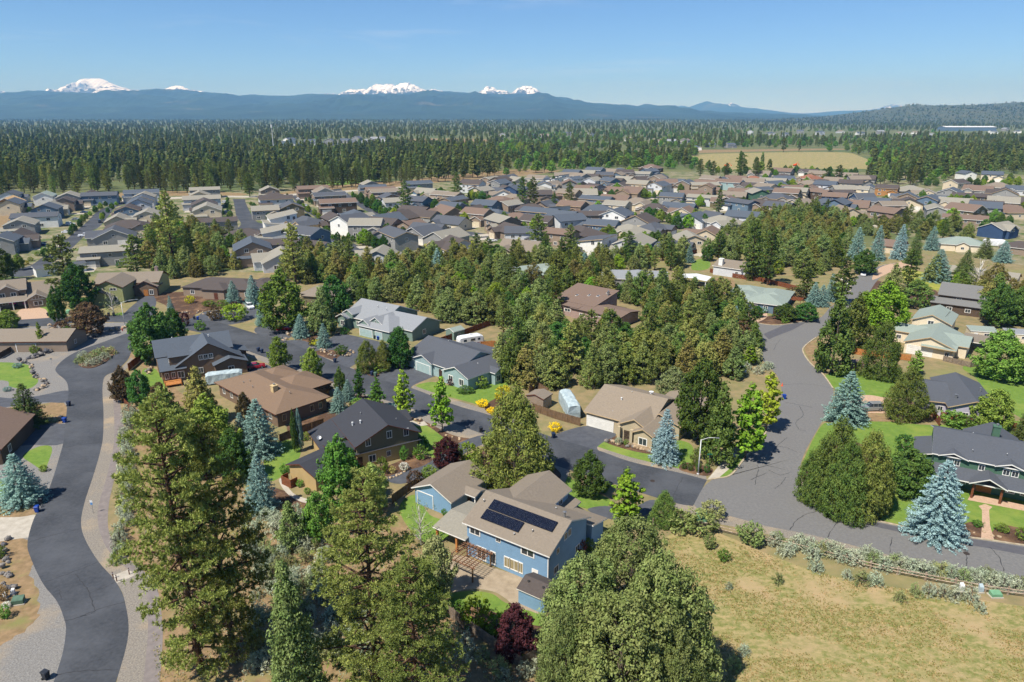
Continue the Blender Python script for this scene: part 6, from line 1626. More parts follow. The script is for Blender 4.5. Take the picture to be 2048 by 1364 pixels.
# right upper streets
for (kind, x, yt, yb, w, mat, lab) in [
    ('spruce', 1711, 452, 520, 36, 'lf_spruce_blue', 'blue spruce leftmost of the row along the upper right street'), ('spruce', 1752, 448, 520, 30, 'lf_spruce_blue', 'slim blue spruce second in the row along the upper right street'),
    ('spruce', 1797, 446, 518, 32, 'lf_spruce_pale', 'pale blue spruce at the end of the upper right street'), ('spruce', 1862, 450, 500, 28, 'lf_spruce_blue', 'blue spruce beside the vented grey-green roof'),
    ('spruce_big', 1873, 496, 562, 56, 'lf_spruce_blue', 'broad blue spruce on the upper right lawn'), ('spruce_big', 1925, 498, 566, 50, 'lf_spruce_green', 'broad green spruce right of the broad blue spruce'),
    ('spruce', 1968, 474, 516, 34, 'lf_spruce_green', 'green spruce below the vented grey-green roof'), ('spruce', 2004, 480, 524, 34, 'lf_spruce_blue', 'blue spruce left of the navy house'),
    ('spruce', 1826, 455, 528, 30, 'lf_spruce_green', 'slim green spruce at the end of the upper right street'), ('pine', 1815, 498, 575, 44, 'lf_bushpine', 'dark pine leaning over the upper right street'),
    ('juniper', 1780, 530, 608, 62, 'lf_juniper', 'juniper inside the curve of the upper right street'), ('juniper', 1830, 560, 615, 60, 'lf_bushpine', 'dark conifer on the lawn edge above the cream house'),
    ('leafy', 1727, 500, 548, 48, 'lf_dark', 'dark tree shading the white pickup'), ('birch', 1953, 512, 578, 56, 'lf_willow', 'pale birch on the upper right lawn'),
    ('leafy', 1990, 568, 652, 66, 'lf_dark', 'dark tree right of the weathered shingle house'), ('leafy', 2035, 575, 650, 58, 'lf_dark', 'dark tree at the right edge behind the cream sheds'),
    ('pine', 1680, 512, 610, 54, 'lf_bushpine', 'dark pine beside the white garden wall'), ('spruce', 1660, 545, 602, 26, 'lf_spruce_blue', 'slim blue spruce behind the blue spruce pair'),
    ('spruce', 1626, 562, 612, 30, 'lf_spruce_blue', 'left blue spruce of the pair above the side street'), ('spruce', 1642, 568, 612, 30, 'lf_spruce_blue', 'right blue spruce of the pair above the side street'),
    ('pine', 1610, 535, 600, 46, 'lf_bushpine', 'dark pine behind the rust-brown pergola'), ('pine', 1500, 440, 560, 60, 'lf_bushpine', 'tall dark pine left of the grey-green hip roof'), ('pine', 1535, 455, 570, 56, 'lf_bushpine', 'tall dark pine behind the grey-green hip roof'),
    ('leafy', 1570, 608, 640, 46, 'lf_dark', 'dark bushy tree left of pair at the kerb of the side street'), ('leafy', 1610, 606, 640, 50, 'lf_dark', 'dark bushy tree right of pair at the kerb of the side street'),
    ('leafy', 1513, 612, 634, 26, 'lf_dark', 'small dark tree on the paver driveway corner'), ('leafy', 1484, 640, 690, 50, 'lf_bronze', 'bronze leafless-looking tree at the side street corner'),
    ('spruce', 1468, 610, 665, 30, 'lf_spruce_pale', 'pale spruce behind the bronze corner tree'), ('airy', 1500, 690, 730, 34, 'lf_lime', 'yellow-green bush tree at the left road edge'),
    ('spruce', 1168, 503, 560, 38, 'lf_spruce_blue', 'blue spruce between the two roofs behind the thicket'), ('spruce', 876, 494, 560, 34, 'lf_spruce_blue', 'blue spruce rising from the juniper thicket'),
    ('pine', 348, 384, 530, 66, 'lf_ponderosa', 'tall pine rising between the two left streets'), ('pine', 276, 470, 552, 64, 'lf_ponderosa', 'pine beside the large grey-tan roof at left'),
    ('pine', 592, 448, 568, 58, 'lf_ponderosa', 'tall pine beside the curving middle street'), ('pine', 1075, 428, 512, 50, 'lf_ponderosa', 'tall pine in front of the middle houses'),
    ('pine', 1140, 450, 520, 42, 'lf_juniper', 'greyish pine right of the tall middle pine'), ('pine', 1256, 462, 520, 40, 'lf_juniper', 'greyish pine before the white-walled house'), ('pine', 1325, 468, 522, 30, 'lf_ponderosa', 'slim pine before the grey gable'),
    ('pine', 812, 362, 430, 36, 'lf_bushpine', 'dark pine between the middle rows of houses'), ('pine', 915, 346, 402, 28, 'lf_bushpine', 'dark pointed pine above the middle houses'), ('pine', 1045, 354, 414, 26, 'lf_bushpine', 'left of two dark pines standing side by side among houses'),
    ('pine', 1066, 354, 414, 26, 'lf_bushpine', 'right of two dark pines standing side by side among houses'), ('pine', 1138, 364, 418, 24, 'lf_bushpine', 'dark pine among the houses right of centre'), ('pine', 1436, 380, 432, 24, 'lf_bushpine', 'dark pine among the right-hand houses'),
    ('pine', 1108, 385, 425, 18, 'lf_bushpine', 'small dark pine left of the dark pine right of centre'), ('pine', 500, 345, 394, 26, 'lf_bushpine', 'dark pine at the top of the middle street'), ('pine', 1480, 305, 362, 30, 'lf_bushpine', 'pointed pine in front of the open far field'), ('pine', 1400, 318, 352, 22, 'lf_bushpine', 'pine at the left corner of the open far field'), ('pine', 1425, 322, 356, 22, 'lf_bushpine', 'second pine from the left before the open far field'), ('pine', 1452, 326, 358, 18, 'lf_bushpine', 'third pine from the left before the open far field'), ('pine', 1676, 330, 366, 24, 'lf_bushpine', 'dark pine before the right end of the open far field'), ('pine', 1512, 322, 358, 22, 'lf_bushpine', 'pine right of the pointed pine before the far field'), ('pine', 1654, 334, 366, 20, 'lf_bushpine', 'lower pine left of the dark pine before the far field'),
    ('spruce', 1378, 488, 525, 20, 'lf_spruce_blue', 'small blue spruce on the yard by a tan gable')]:
    tr(kind, x, yt, yb, w, mat, 'blue_spruce' if 'blue spruce' in lab else 'pine_tree' if kind == 'pine' else 'spruce_tree' if 'spruce' in kind else 'juniper_tree' if kind == 'juniper' else 'birch_tree' if kind == 'birch' else 'leafy_tree', lab)

# scattered thickets of juniper and pine
def inside(poly, x, y):
    c = False
    for i in range(len(poly)):
        (x1, y1), (x2, y2) = poly[i], poly[i - 1]
        if (y1 > y) != (y2 > y) and x < (x2 - x1) * (y - y1) / (y2 - y1) + x1:
            c = not c
    return c
KEEP_OUT = []       # ground discs that stay clear: (X, Y, radius)
def clear_px(x, y, r):
    p = P(x, y); KEEP_OUT.append((p.x, p.y, r))
for q in [(1165, 610, 12), (1225, 625, 12), (1240, 560, 8), (1300, 560, 10), (1075, 552, 9), (1450, 548, 10), (1370, 570, 9), (625, 590, 10), (945, 690, 12), (900, 665, 6), (770, 642, 14), (1285, 800, 12), (1120, 800, 6), (1130, 815, 7), (1440, 580, 9), (1520, 595, 14), (960, 700, 8), (1000, 690, 7), (1170, 660, 9), (1135, 600, 9), (1638, 500, 5), (1400, 530, 10), (1480, 740, 5), (1560, 600, 10), (240, 590, 14), (290, 580, 12), (430, 575, 14), (500, 565, 14), (220, 560, 10), (760, 530, 9), (560, 530, 8), (505, 515, 8), (440, 460, 10), (520, 480, 10), (550, 505, 10), (340, 505, 7), (300, 520, 6), (455, 505, 6), (1150, 640, 9), (1195, 652, 10), (1238, 658, 9), (1240, 576, 9), (1290, 580, 9), (1075, 570, 8)]:
    clear_px(*q)
REGIONS = {
    'central thicket': ([(690, 575), (760, 548), (860, 530), (1000, 516), (1150, 525), (1190, 560), (1330, 590), (1440, 600), (1470, 640), (1506, 690), (1512, 735), (1470, 762), (1385, 760), (1300, 752), (1180, 772), (1100, 782), (1030, 772), (1005, 730), (990, 680), (960, 650), (895, 646), (868, 628), (800, 608), (700, 604)], 3.9, 285),
    'rear thicket': ([(1190, 545), (1195, 520), (1300, 520), (1420, 508), (1430, 480), (1500, 450), (1560, 425), (1680, 430), (1700, 460), (1690, 520), (1620, 560), (1560, 560), (1480, 560), (1440, 520), (1340, 545)], 5.0, 170),
    'left thicket': ([(300, 470), (340, 450), (400, 470), (480, 480), (490, 520), (470, 545), (400, 555), (330, 560), (300, 535)], 4.6, 80),
    'middle thicket': ([(560, 560), (610, 520), (680, 530), (760, 545), (740, 560), (640, 570)], 4.8, 50),
    'upper right trees': ([(1700, 450), (1760, 440), (1900, 455), (1985, 470), (1900, 490), (1840, 480), (1740, 480)], 7.0, 30),
    'right-hand gardens': ([(1850, 560), (1960, 580), (2060, 590), (2060, 660), (1990, 650), (1960, 620), (1880, 560)], 8.0, 14)}
NSC = {}
for rname, (poly, spacing, cap) in REGIONS.items():
    wp = [P(*q) for q in poly]
    x0, x1 = min(q.x for q in wp), max(q.x for q in wp); y0, y1 = min(q.y for q in wp), max(q.y for q in wp)
    pts, tries = [], 0
    rr = random.Random(len(rname))
    w2 = [(q.x, q.y) for q in wp]
    while tries < 30000 and len(pts) < cap:
        tries += 1
        X, Y = rr.uniform(x0, x1), rr.uniform(y0, y1)
        if not inside(w2, X, Y) or any((X - a) ** 2 + (Y - b) ** 2 < r * r for a, b, r in KEEP_OUT) or any((X - a) ** 2 + (Y - b) ** 2 < (r * 0.8) ** 2 for a, b, r in FAR_HOUSES):
            continue
        if any((X - a) ** 2 + (Y - b) ** 2 < spacing ** 2 for a, b in pts):
            continue
        pts.append((X, Y))
    pts.sort(key=lambda q: to_px(*q)[0])
    cnt = {}
    for X, Y in pts:
        u = rr.random()
        if u < (0.74 if rname != 'central thicket' else 0.68):
            k, mat, nm, wd = 'juniper', rr.choice(['lf_juniper', 'lf_juniper', 'lf_juniper_olive', 'lf_juniper_olive', 'lf_bushpine']), 'juniper_tree', 'juniper'
            hh = rr.uniform(6.5, 11.0); ww = hh * rr.uniform(0.66, 0.92)
        elif u < 0.84:
            k, mat, nm, wd = 'pine', rr.choice(['lf_ponderosa', 'lf_bushpine']), 'pine_tree', 'pine'
            hh = rr.uniform(9, 13); ww = hh * rr.uniform(0.45, 0.6)
        else:
            k, mat, nm, wd = 'leafy', rr.choice(['lf_green', 'lf_dark', 'lf_dark', 'lf_lime']), 'leafy_tree', 'leafy tree'
            hh = rr.uniform(5, 8); ww = hh * rr.uniform(0.75, 1.0)
        if nm == 'juniper_tree' and rname != 'central thicket':
            nm, wd = 'conifer_tree', 'conifer'
        cnt[wd] = cnt.get(wd, 0) + 1
        plant_at(k, X, Y, hh, ww, nm, f"{wd} in the {rname}, {ordinal(cnt[wd])} {wd} from the left there", 'tree', mat, f"trees of the {rname}", rz=rr.uniform(0, 6))

# small garden and street trees between the far houses
rows = [((700, 390), (805, 452), 17), ((575, 398), (640, 440), 7), ((600, 392), (625, 412), 5), ((455, 400), (462, 440), 7), ((497, 408), (530, 440), 6), ((90, 520), (170, 440), 9), ((170, 440), (225, 404), 6), ((200, 445), (240, 400), 6), ((840, 400), (890, 392), 6), ((935, 398), (980, 405), 7), ((865, 420), (930, 440), 6),
        ((640, 470), (700, 490), 6), ((690, 478), (770, 502), 7), ((1160, 396), (1330, 396), 13), ((1340, 400), (1420, 412), 7), ((1290, 440), (1400, 455), 8), ((1430, 345), (1560, 352), 10), ((1560, 345), (1720, 352), 12), ((1600, 362), (1740, 368), 8), ((1850, 372), (2040, 372), 12), ((1960, 440), (2020, 450), 6), ((1140, 384), (1180, 390), 5), ((1440, 410), (1560, 425), 7), ((985, 440), (1090, 480), 6), ((1180, 470), (1330, 505), 8), ((1890, 410), (1950, 415), 5), ((1000, 378), (1110, 380), 6), ((1480, 375), (1640, 395), 9)]
gi = []
rr = random.Random(77)
for (a, b, n) in rows:
    for i in range(n):
        t_ = (i + 0.5) / n
        p = P(a[0] + (b[0] - a[0]) * t_ + rr.uniform(-4, 4), a[1] + (b[1] - a[1]) * t_ + rr.uniform(-1, 1))
        if any((p.x - q[0]) ** 2 + (p.y - q[1]) ** 2 < 55 for q in FAR_HOUSES):
            p.x += rr.choice([-1, 1]) * 6; p.y -= 5
        gi.append((to_px(p.x, p.y)[0], p.x, p.y))
for k in range(150):
    X, Y, R_ = FAR_HOUSES[rr.randrange(len(FAR_HOUSES))]
    a_ = rr.uniform(0, 6.28)
    q = (X + math.cos(a_) * R_ * 1.05, Y + math.sin(a_) * R_ * 1.05)
    if not any((q[0] - u) ** 2 + (q[1] - v) ** 2 < 66 for u, v, _ in FAR_HOUSES) and len(gi) < 296:
        gi.append((to_px(*q)[0], *q))
gi.sort()
for i, (_, X, Y) in enumerate(gi):
    hh = rr.uniform(2.6, 4.6) if _ < 720 else rr.uniform(5.0, 8.5)
    plant_at('leafy', X, Y, hh, hh * rr.uniform(0.65, 0.95), 'garden_tree', f"small leafy tree among the far houses, {ordinal(i + 1)} from the left", 'tree', rr.choice(['lf_lime', 'lf_green', 'lf_dark', 'lf_dark']), 'small trees among the far houses')

# ---- the wood beyond: the front trees one by one, the mass behind as one wood
FRONT = [(-250, 412), (0, 400), (60, 394), (90, 391), (130, 392), (200, 389), (240, 384), (330, 387), (480, 386), (560, 384), (640, 381), (700, 377), (850, 369), (940, 358), (1000, 352), (1120, 345), (1250, 338), (1380, 340), (1480, 348), (1560, 342), (1700, 340), (1760, 370), (1850, 373), (1890, 360), (2000, 346), (2060, 350), (2400, 372)]
FXS, FYS = zip(*FRONT)
CLEAR = [[(1388, 330), (1380, 316), (1400, 307), (1690, 303), (1722, 312), (1750, 326), (1735, 340), (1420, 340)], [(1120, 315), (1110, 303), (1250, 303), (1480, 296), (1700, 295), (1705, 301), (1560, 304), (1400, 309)], [(560, 298), (555, 284), (640, 284), (760, 279), (780, 288), (700, 298)],
         [(780, 286), (785, 276), (940, 276), (1010, 279), (980, 286)], [(235, 386), (205, 372), (235, 362), (250, 370), (250, 385)], [(1870, 268), (1880, 258), (2048, 262), (2048, 276), (1900, 272)], [(1490, 275), (1480, 266), (1860, 262), (1870, 272), (1700, 278)], [(1540, 346), (1570, 338), (1730, 338), (1740, 356), (1600, 362)]]
rf = np.random.default_rng(55)
wood = []
Y = 520.0
while Y < 11000:
    dY = max(9.0, 0.024 * Y)
    sp = max(8.5, 0.0088 * Y)
    half = 0.86 * Y
    for X in np.arange(-half, half, sp):
        x_, y_ = X + rf.uniform(-0.5, 0.5) * sp, Y + rf.uniform(-0.5, 0.5) * dY
        px, py = to_px(x_, y_)
        if py > np.interp(px, FXS, FYS) or px < -200 or px > 2300:
            continue
        if y_ < 1000 and any((x_ - u) ** 2 + (y_ - v) ** 2 < 130 for u, v, _ in FAR_HOUSES):
            continue
        if any(inside(c, px, py) for c in CLEAR):
            continue
        dens = 0.85 if px < 1130 else (0.42 if px < 1740 else 0.95)
        if py < 275:
            dens = 1.0
        if 1130 < px < 1400 and py > 306:
            dens = 1.0
        if 1130 < px < 1740 and py < 300:
            dens = 0.7
        dens *= 0.5 + 1.1 * vnoise(np.array([x_ / 55 + 100]), np.array([y_ / 70 + 100]), 91)[0]
        if rf.random() > dens:
            continue
        wood.append((x_, y_, px, py))
    Y += dY
wood.sort(key=lambda q: q[1])
front, mass = wood[:285], wood[285:]
front.sort(key=lambda q: q[2])
for i, (X, Y, px, py) in enumerate(front):
    hh = rf.uniform(14, 23)
    lab = f"pine at the near edge of the wood, {ordinal(i + 1)} from the left"
    plant_at('pine', X, Y, hh, hh * rf.uniform(0.36, 0.48), 'ponderosa_pine', lab, 'tree', 'lf_far' if rf.random() < 0.6 else 'lf_ponderosa', 'pines at the near edge of the wood')
protos = []
for k in range(4):
    X, Y, px, py = mass[k * 7]
    o = ob('pine_tree' if k < 3 else 'leafy_tree', FARP[k], None, (X, Y, 0))
    tag(o, ['slim pine', 'broad pine', 'pointed pine', 'rounded green tree'][k] + ' just inside the edge of the wood', 'tree', 'pines at the near edge of the wood')
    protos.append(o)
# trees on the butte
bo = bpy.data.objects['wooded_butte']
bv = np.empty(len(bo.data.vertices) * 3, dtype=np.float32); bo.data.vertices.foreach_get('co', bv); bv = bv.reshape(-1, 3)
sel = bv[(bv[:, 1] < BUTTE_D + 250) & (bv[:, 2] > 2)]
sel = sel[rf.integers(0, len(sel), 5200)] + np.stack([rf.uniform(-14, 14, 5200), rf.uniform(-35, 35, 5200), np.zeros(5200)], 1)
PTS = np.concatenate([np.array([(a, b, 0) for a, b, _, _ in mass]), sel - np.array([0, 0, 4])])
nP = len(PTS)
me = bpy.data.meshes.new('distant_wood')
me.vertices.add(nP); me.vertices.foreach_set('co', PTS.astype(np.float32).ravel())
a = me.attributes.new('sc', 'FLOAT_VECTOR', 'POINT')
s_ = rf.uniform(0.45, 1.08, nP)
s_[len(mass):] *= 0.85
wid = rf.uniform(0.85, 1.25, nP) * np.clip(PTS[:, 1] / 3000, 1, 2.2)
a.data.foreach_set('vector', np.stack([s_ * wid, s_ * wid, s_], 1).astype(np.float32).ravel())
a = me.attributes.new('rot', 'FLOAT_VECTOR', 'POINT'); a.data.foreach_set('vector', np.stack([np.zeros(nP), np.zeros(nP), rf.uniform(0, 6.28, nP)], 1).astype(np.float32).ravel())
a = me.attributes.new('sort', 'INT', 'POINT'); srt = rf.integers(0, 3, nP)
mpx = np.array([q[2] for q in mass] + [0] * (nP - len(mass))); mpy = np.array([q[3] for q in mass] + [0] * (nP - len(mass)))
leafy_zone = (mpx > 1000) & (mpx < 1900) & (mpy > 262)
srt[rf.random(nP) < np.where(leafy_zone, 0.5, 0.03)] = 3
a.data.foreach_set('value', srt.astype(np.int32))
wood_o = tag(ob('distant_wood', me), 'pine wood stretching from the houses to the foot of the mountains', 'wood', kind='stuff')
ng = bpy.data.node_groups.new('wood_scatter', 'GeometryNodeTree')
ng.interface.new_socket('Geometry', in_out='INPUT', socket_type='NodeSocketGeometry')
ng.interface.new_socket('Geometry', in_out='OUTPUT', socket_type='NodeSocketGeometry')
gi_, go_ = ng.nodes.new('NodeGroupInput'), ng.nodes.new('NodeGroupOutput')
jn = ng.nodes.new('GeometryNodeJoinGeometry')
def attr(n, t):
    nd = ng.nodes.new('GeometryNodeInputNamedAttribute'); nd.data_type = t; nd.inputs['Name'].default_value = n
    return [o for o in nd.outputs if o.enabled and o.name == 'Attribute'][0]
sc_, ro_, so_ = attr('sc', 'FLOAT_VECTOR'), attr('rot', 'FLOAT_VECTOR'), attr('sort', 'INT')
for k in range(4):
    cm = ng.nodes.new('FunctionNodeCompare'); cm.data_type = 'INT'; cm.operation = 'EQUAL'
    ins = [i for i in cm.inputs if i.enabled]
    ng.links.new(so_, ins[0]); ins[1].default_value = k
    oi = ng.nodes.new('GeometryNodeObjectInfo'); oi.transform_space = 'ORIGINAL'; oi.inputs['Object'].default_value = protos[k]
    ip = ng.nodes.new('GeometryNodeInstanceOnPoints')
    ng.links.new(gi_.outputs[0], ip.inputs['Points']); ng.links.new(cm.outputs[0], ip.inputs['Selection'])
    ng.links.new(oi.outputs['Geometry'], ip.inputs['Instance']); ng.links.new(ro_, ip.inputs['Rotation']); ng.links.new(sc_, ip.inputs['Scale'])
    ng.links.new(ip.outputs[0], jn.inputs[0])
ng.links.new(jn.outputs[0], go_.inputs[0])
md = wood_o.modifiers.new('scatter', 'NODES'); md.node_group = ng
# young bright trees along the far road
for i, (x, y) in enumerate([(840, 312), (858, 309), (876, 311), (895, 308), (912, 310), (930, 307), (948, 309), (966, 306), (984, 308), (1003, 305), (1021, 307), (1040, 304), (1060, 306), (1078, 303), (1096, 305)]):
    p = P(x, y)
    plant_at('leafy', p.x, p.y, 16, 15, 'leafy_tree', f"bright green tree along the far road, {ordinal(i + 1)} from the left", 'tree', 'lf_lime', 'bright trees along the far road')

# ================================================================== SHRUBS
rr = random.Random(91)
SH = []
def shrub(x, yb, wpx, hpx, mat, label, kind='shrub', name=None, cat='shrub', group=None):
    tr(kind, x, yb - hpx, yb, wpx, mat, name or ('sagebrush' if kind == 'sage' else 'shrub'), label, cat, group=group)
for (x, yb, w, h_, mat, lab) in [
    (62, 522, 12, 8, 'lf_lime', 'lowest yellow-green shrub beside the far left street'), (76, 512, 12, 8, 'lf_green', 'second green shrub up the far left street'), (88, 503, 12, 9, 'lf_lime', 'third shrub up the far left street'), (50, 530, 16, 9, 'lf_yellow', 'yellowish shrub at the bend of the far left street'), (102, 497, 12, 8, 'lf_sage', 'grey-green shrub up the far left street'), (28, 530, 16, 10, 'lf_sage', 'grey-green shrub inside the bend of the far left street'),
    (137, 682, 30, 26, 'lf_green', 'clipped round green shrub on the corner lawn'), (124, 664, 28, 20, 'lf_bronze', 'low rusty shrub by the boulders of the corner lawn'), (8, 658, 26, 14, 'lf_green', 'low green hedge at the street by the left edge'), (122, 692, 14, 10, 'lf_green', 'small shrub below the clipped round one'),
    (70, 706, 18, 14, 'lf_green', 'green shrub at the end wall of the left garage'), (103, 618, 14, 14, 'lf_dark', 'shrub at the corner of the craftsman house'), (170, 622, 20, 10, 'lf_purple', 'dark red shrub before the moss green house'),
    (1808, 906, 44, 34, 'lf_dark', 'clipped dark shrub on the lawn left of the green house'), (1830, 800, 44, 30, 'lf_dark', 'dark shrub at the foot of the lavender bungalow drive'), (1905, 850, 50, 26, 'lf_green', 'hedge along the fence of the lavender bungalow'), (1930, 856, 46, 22, 'lf_green', 'second hedge shrub along the lavender bungalow fence'),
    (1628, 998, 20, 14, 'lf_green', 'small green shrub at the kerb corner'), (1660, 1020, 18, 14, 'lf_white_flower', 'white-flowering shrub on the kerb bed'), (1694, 1026, 22, 18, 'lf_green', 'grassy tuft under the dark pine clump'), (1737, 1036, 18, 12, 'lf_white_flower', 'pale flowering shrub at the edge of the kerb bed'),
    (1955, 1052, 22, 10, 'lf_green', 'low shrub left of the brick garden walk'), (2002, 1062, 26, 14, 'lf_green', 'round shrub right of the brick garden walk'), (2044, 1078, 30, 20, 'lf_green', 'shrub at the right edge by the kerb'),
    (1008, 800, 40, 26, 'lf_yellow', 'yellow-green shrub at the end of the teal house lawn'), (985, 826, 24, 10, 'lf_flower_y', 'yellow flowering patch beside the main street'), (965, 812, 26, 12, 'lf_flower_y', 'yellow flowering patch below the teal house lawn'), (1110, 862, 26, 16, 'lf_flower_y', 'yellow flowering shrub by the brown fence'),
    (962, 776, 26, 22, 'lf_green', 'round shrub at the corner of the teal house'), (902, 770, 18, 12, 'lf_purple', 'dark red shrub below the teal house windows'), (930, 785, 34, 12, 'lf_dark', 'low dark shrub below the teal house windows'), (994, 750, 24, 22, 'lf_green', 'shrub at the rear corner of the teal house'),
    (1296, 894, 16, 18, 'lf_green', 'green shrub by the stone base of the corner house'), (1237, 888, 16, 12, 'lf_sage', 'grey-green plant in the corner house bed'), (1252, 890, 12, 10, 'lf_green', 'small plant in the corner house bed'), (1275, 892, 16, 20, 'lf_dark', 'dark shrub at the corner house porch'),
    (1368, 938, 12, 14, 'lf_dark', 'leftmost of four shrubs under the corner lamp'), (1380, 941, 12, 14, 'lf_dark', 'second of four shrubs under the corner lamp'), (1396, 943, 14, 16, 'lf_dark', 'third of four shrubs under the corner lamp'), (1413, 945, 13, 16, 'lf_dark', 'rightmost of four shrubs under the corner lamp'), (1388, 930, 18, 30, 'lf_bushpine', 'small conifer behind the corner lamp shrubs'),
    (808, 920, 18, 26, 'lf_green', 'clipped upright shrub by the tan board wall'), (842, 916, 30, 24, 'lf_green', 'rounded shrub right of the tan board wall'), (845, 900, 28, 26, 'lf_dark', 'shrub at the porch corner of the black-roofed house'), (765, 945, 28, 28, 'lf_green', 'shrub beside the bin and the tan board wall'), (808, 940, 20, 14, 'lf_white_flower', 'pale flowering shrub at the curve of the dark drive'), (785, 945, 14, 12, 'lf_straw', 'dry grass clump at the curve of the dark drive'),
    (830, 970, 36, 26, 'lf_bronze', 'bronze shrub against the blue garage wall'), (860, 955, 36, 22, 'lf_green', 'green shrub at the blue garage eave'), (935, 922, 44, 34, 'lf_lime', 'lime green shrub behind the blue garage'), (950, 945, 30, 24, 'lf_green', 'green shrub under the big dense pine'), (872, 1018, 16, 14, 'lf_dark', 'dark plant by the blue garage corner'), (890, 1030, 16, 12, 'lf_green', 'round plant by the blue garage corner'),
    (955, 1255, 62, 55, 'lf_lime', 'lime green shrub inside the backyard fence'), (995, 1268, 50, 34, 'lf_lime', 'yellow-green shrub left of the backyard plum'), (920, 1225, 26, 22, 'lf_green', 'green shrub at the bend of the backyard lawn'), (1160, 1108, 30, 26, 'lf_rust', 'rose bush against the shaded blue wall'), (1178, 1100, 24, 22, 'lf_green', 'leafy bush against the shaded blue wall'),
    (1208, 985, 18, 14, 'lf_green', 'small shrub behind the dark lawn tree'), (612, 880, 20, 14, 'lf_green', 'shrub on the patio of the black-roofed house'), (600, 972, 18, 12, 'lf_green', 'shrub at the tan garage path'), (615, 988, 14, 12, 'lf_green', 'small shrub by the brown bin screen'), (570, 945, 22, 16, 'lf_green', 'shrub at the lawn edge by the tan garage'),
    (470, 618, 20, 14, 'lf_purple', 'dark red shrub in the rock garden'), (445, 615, 26, 14, 'lf_green', 'green shrub left in the rock garden'), (418, 612, 26, 10, 'lf_green', 'low hedge before the long dark-roofed house'), (380, 606, 20, 14, 'lf_yellow', 'yellow shrub at the left of the rock garden'), (470, 640, 50, 30, 'lf_lime', 'spreading lime shrub beside the white SUV'), (430, 640, 30, 28, 'lf_bronze', 'bronze shrub tree by the bins'), (372, 652, 16, 26, 'lf_purple', 'slim purple shrub at the street corner'),
    (402, 660, 22, 18, 'lf_green', 'green shrub before the blue-grey dormer roof'), (355, 668, 20, 22, 'lf_lime', 'lime shrub beside the fork trees'), (685, 640, 30, 16, 'lf_yellow', 'yellow shrub left of the sage green house'), (634, 690, 26, 10, 'lf_yellow', 'low golden shrub in the rock island'), (625, 690, 18, 14, 'lf_bronze', 'bronze shrub on the rock island left end'), (684, 708, 28, 16, 'lf_dark', 'dark shrub on the rock island right end'), (690, 668, 20, 12, 'lf_dark', 'shrub by the green house entry'),
    (648, 790, 36, 26, 'lf_bronze', 'bronze shrub beside the long brown house'), (715, 812, 30, 14, 'lf_green', 'low green shrub along the street bed'), (735, 815, 30, 16, 'lf_green', 'spreading shrub along the street bed'), (775, 818, 34, 8, 'lf_spruce_blue', 'low blue spreading juniper by the street'), (546, 750, 20, 8, 'lf_yellow', 'yellow ground shrub before the brown hip roof'), (35, 735, 18, 8, 'lf_spruce_blue', 'low blue spreading juniper on the left lawn'), (16, 782, 16, 8, 'lf_spruce_blue', 'low blue spreading juniper by the left driveway'),
    (760, 742, 40, 14, 'lf_green', 'low shrub on the bed of the teal house drive'), (1526, 625, 20, 10, 'lf_spruce_blue', 'low blue spruce bush by the side street kerb'), (1570, 646, 16, 8, 'lf_green', 'pale plant at the side street kerb'), (1590, 598, 44, 22, 'lf_bronze', 'bronze bush beside the rust-brown pergola'), (1418, 1095, 28, 26, 'lf_juniper', 'low juniper bush in the dry field'), (1448, 1120, 28, 18, 'lf_green', 'rounded green bush in the dry field'),
    (1500, 720, 50, 24, 'lf_willow', 'grassy bush left of the road bend'), (1400, 1060, 70, 34, 'lf_juniper', 'spreading juniper below the green utility box'), (1360, 1060, 60, 36, 'lf_juniper', 'spreading juniper left of the green utility box'), (1425, 1035, 50, 30, 'lf_willow', 'yellowish bush behind the green utility box'), (1500, 1085, 56, 36, 'lf_juniper', 'spreading juniper on the rail fence line'), (88, 943, 16, 12, 'lf_green', 'grassy tuft at the tip of the left lawn'),
    (6, 1200, 24, 26, 'lf_straw', 'straw-coloured ornamental grass by the left boulders'), (14, 1215, 18, 10, 'lf_flower_p' if 0 else 'lf_white_flower', 'pale flowering plant beside the utility boxes'), (10, 1235, 26, 22, 'lf_green', 'green plant in the left boulder bed'), (2, 1115, 20, 24, 'lf_green', 'green plant in the upper left boulder bed')]:
    shrub(x, yb, w, h_, mat, lab)
# sagebrush: each bush its own
sage_px = [(155 + 6, 726), (172, 724), (180, 731), (196, 728), (210, 718), (222, 708), (205, 708), (190, 714), (168, 716)]
sage_px = [(x, y, 26, 14, 'on the traffic island') for x, y in sage_px]
for (x, y) in [(1570, 1122), (1545, 1100), (1590, 1105), (1612, 1112), (1625, 1128), (1640, 1118), (1660, 1120), (1675, 1130), (1692, 1136), (1710, 1138), (1728, 1128), (1745, 1138), (1765, 1150), (1785, 1144), (1800, 1152), (1822, 1155), (1842, 1160), (1862, 1163), (1880, 1160), (1900, 1168), (1925, 1172), (1945, 1175), (1965, 1172), (1985, 1180), (2005, 1186), (2030, 1190)]:
    sage_px.append((x, y - 11, 38, 22, 'along the rail fence'))
    sage_px.append((x + 9, y - 19, 34, 18, 'along the rail fence'))
for (x, y, w) in [(1556, 1166, 26), (1632, 1142, 30), (1693, 1156, 24), (1722, 1168, 34), (1748, 1168, 34), (1800, 1202, 28), (1828, 1190, 30), (1856, 1190, 32), (1886, 1194, 34), (1910, 1198, 36), (1940, 1202, 36), (1960, 1222, 24), (1458, 1178, 18), (1420, 1216, 20), (1488, 1308, 26), (1466, 1336, 34)]:
    sage_px.append((x, y, w, w * 0.75, 'scattered in the dry field'))
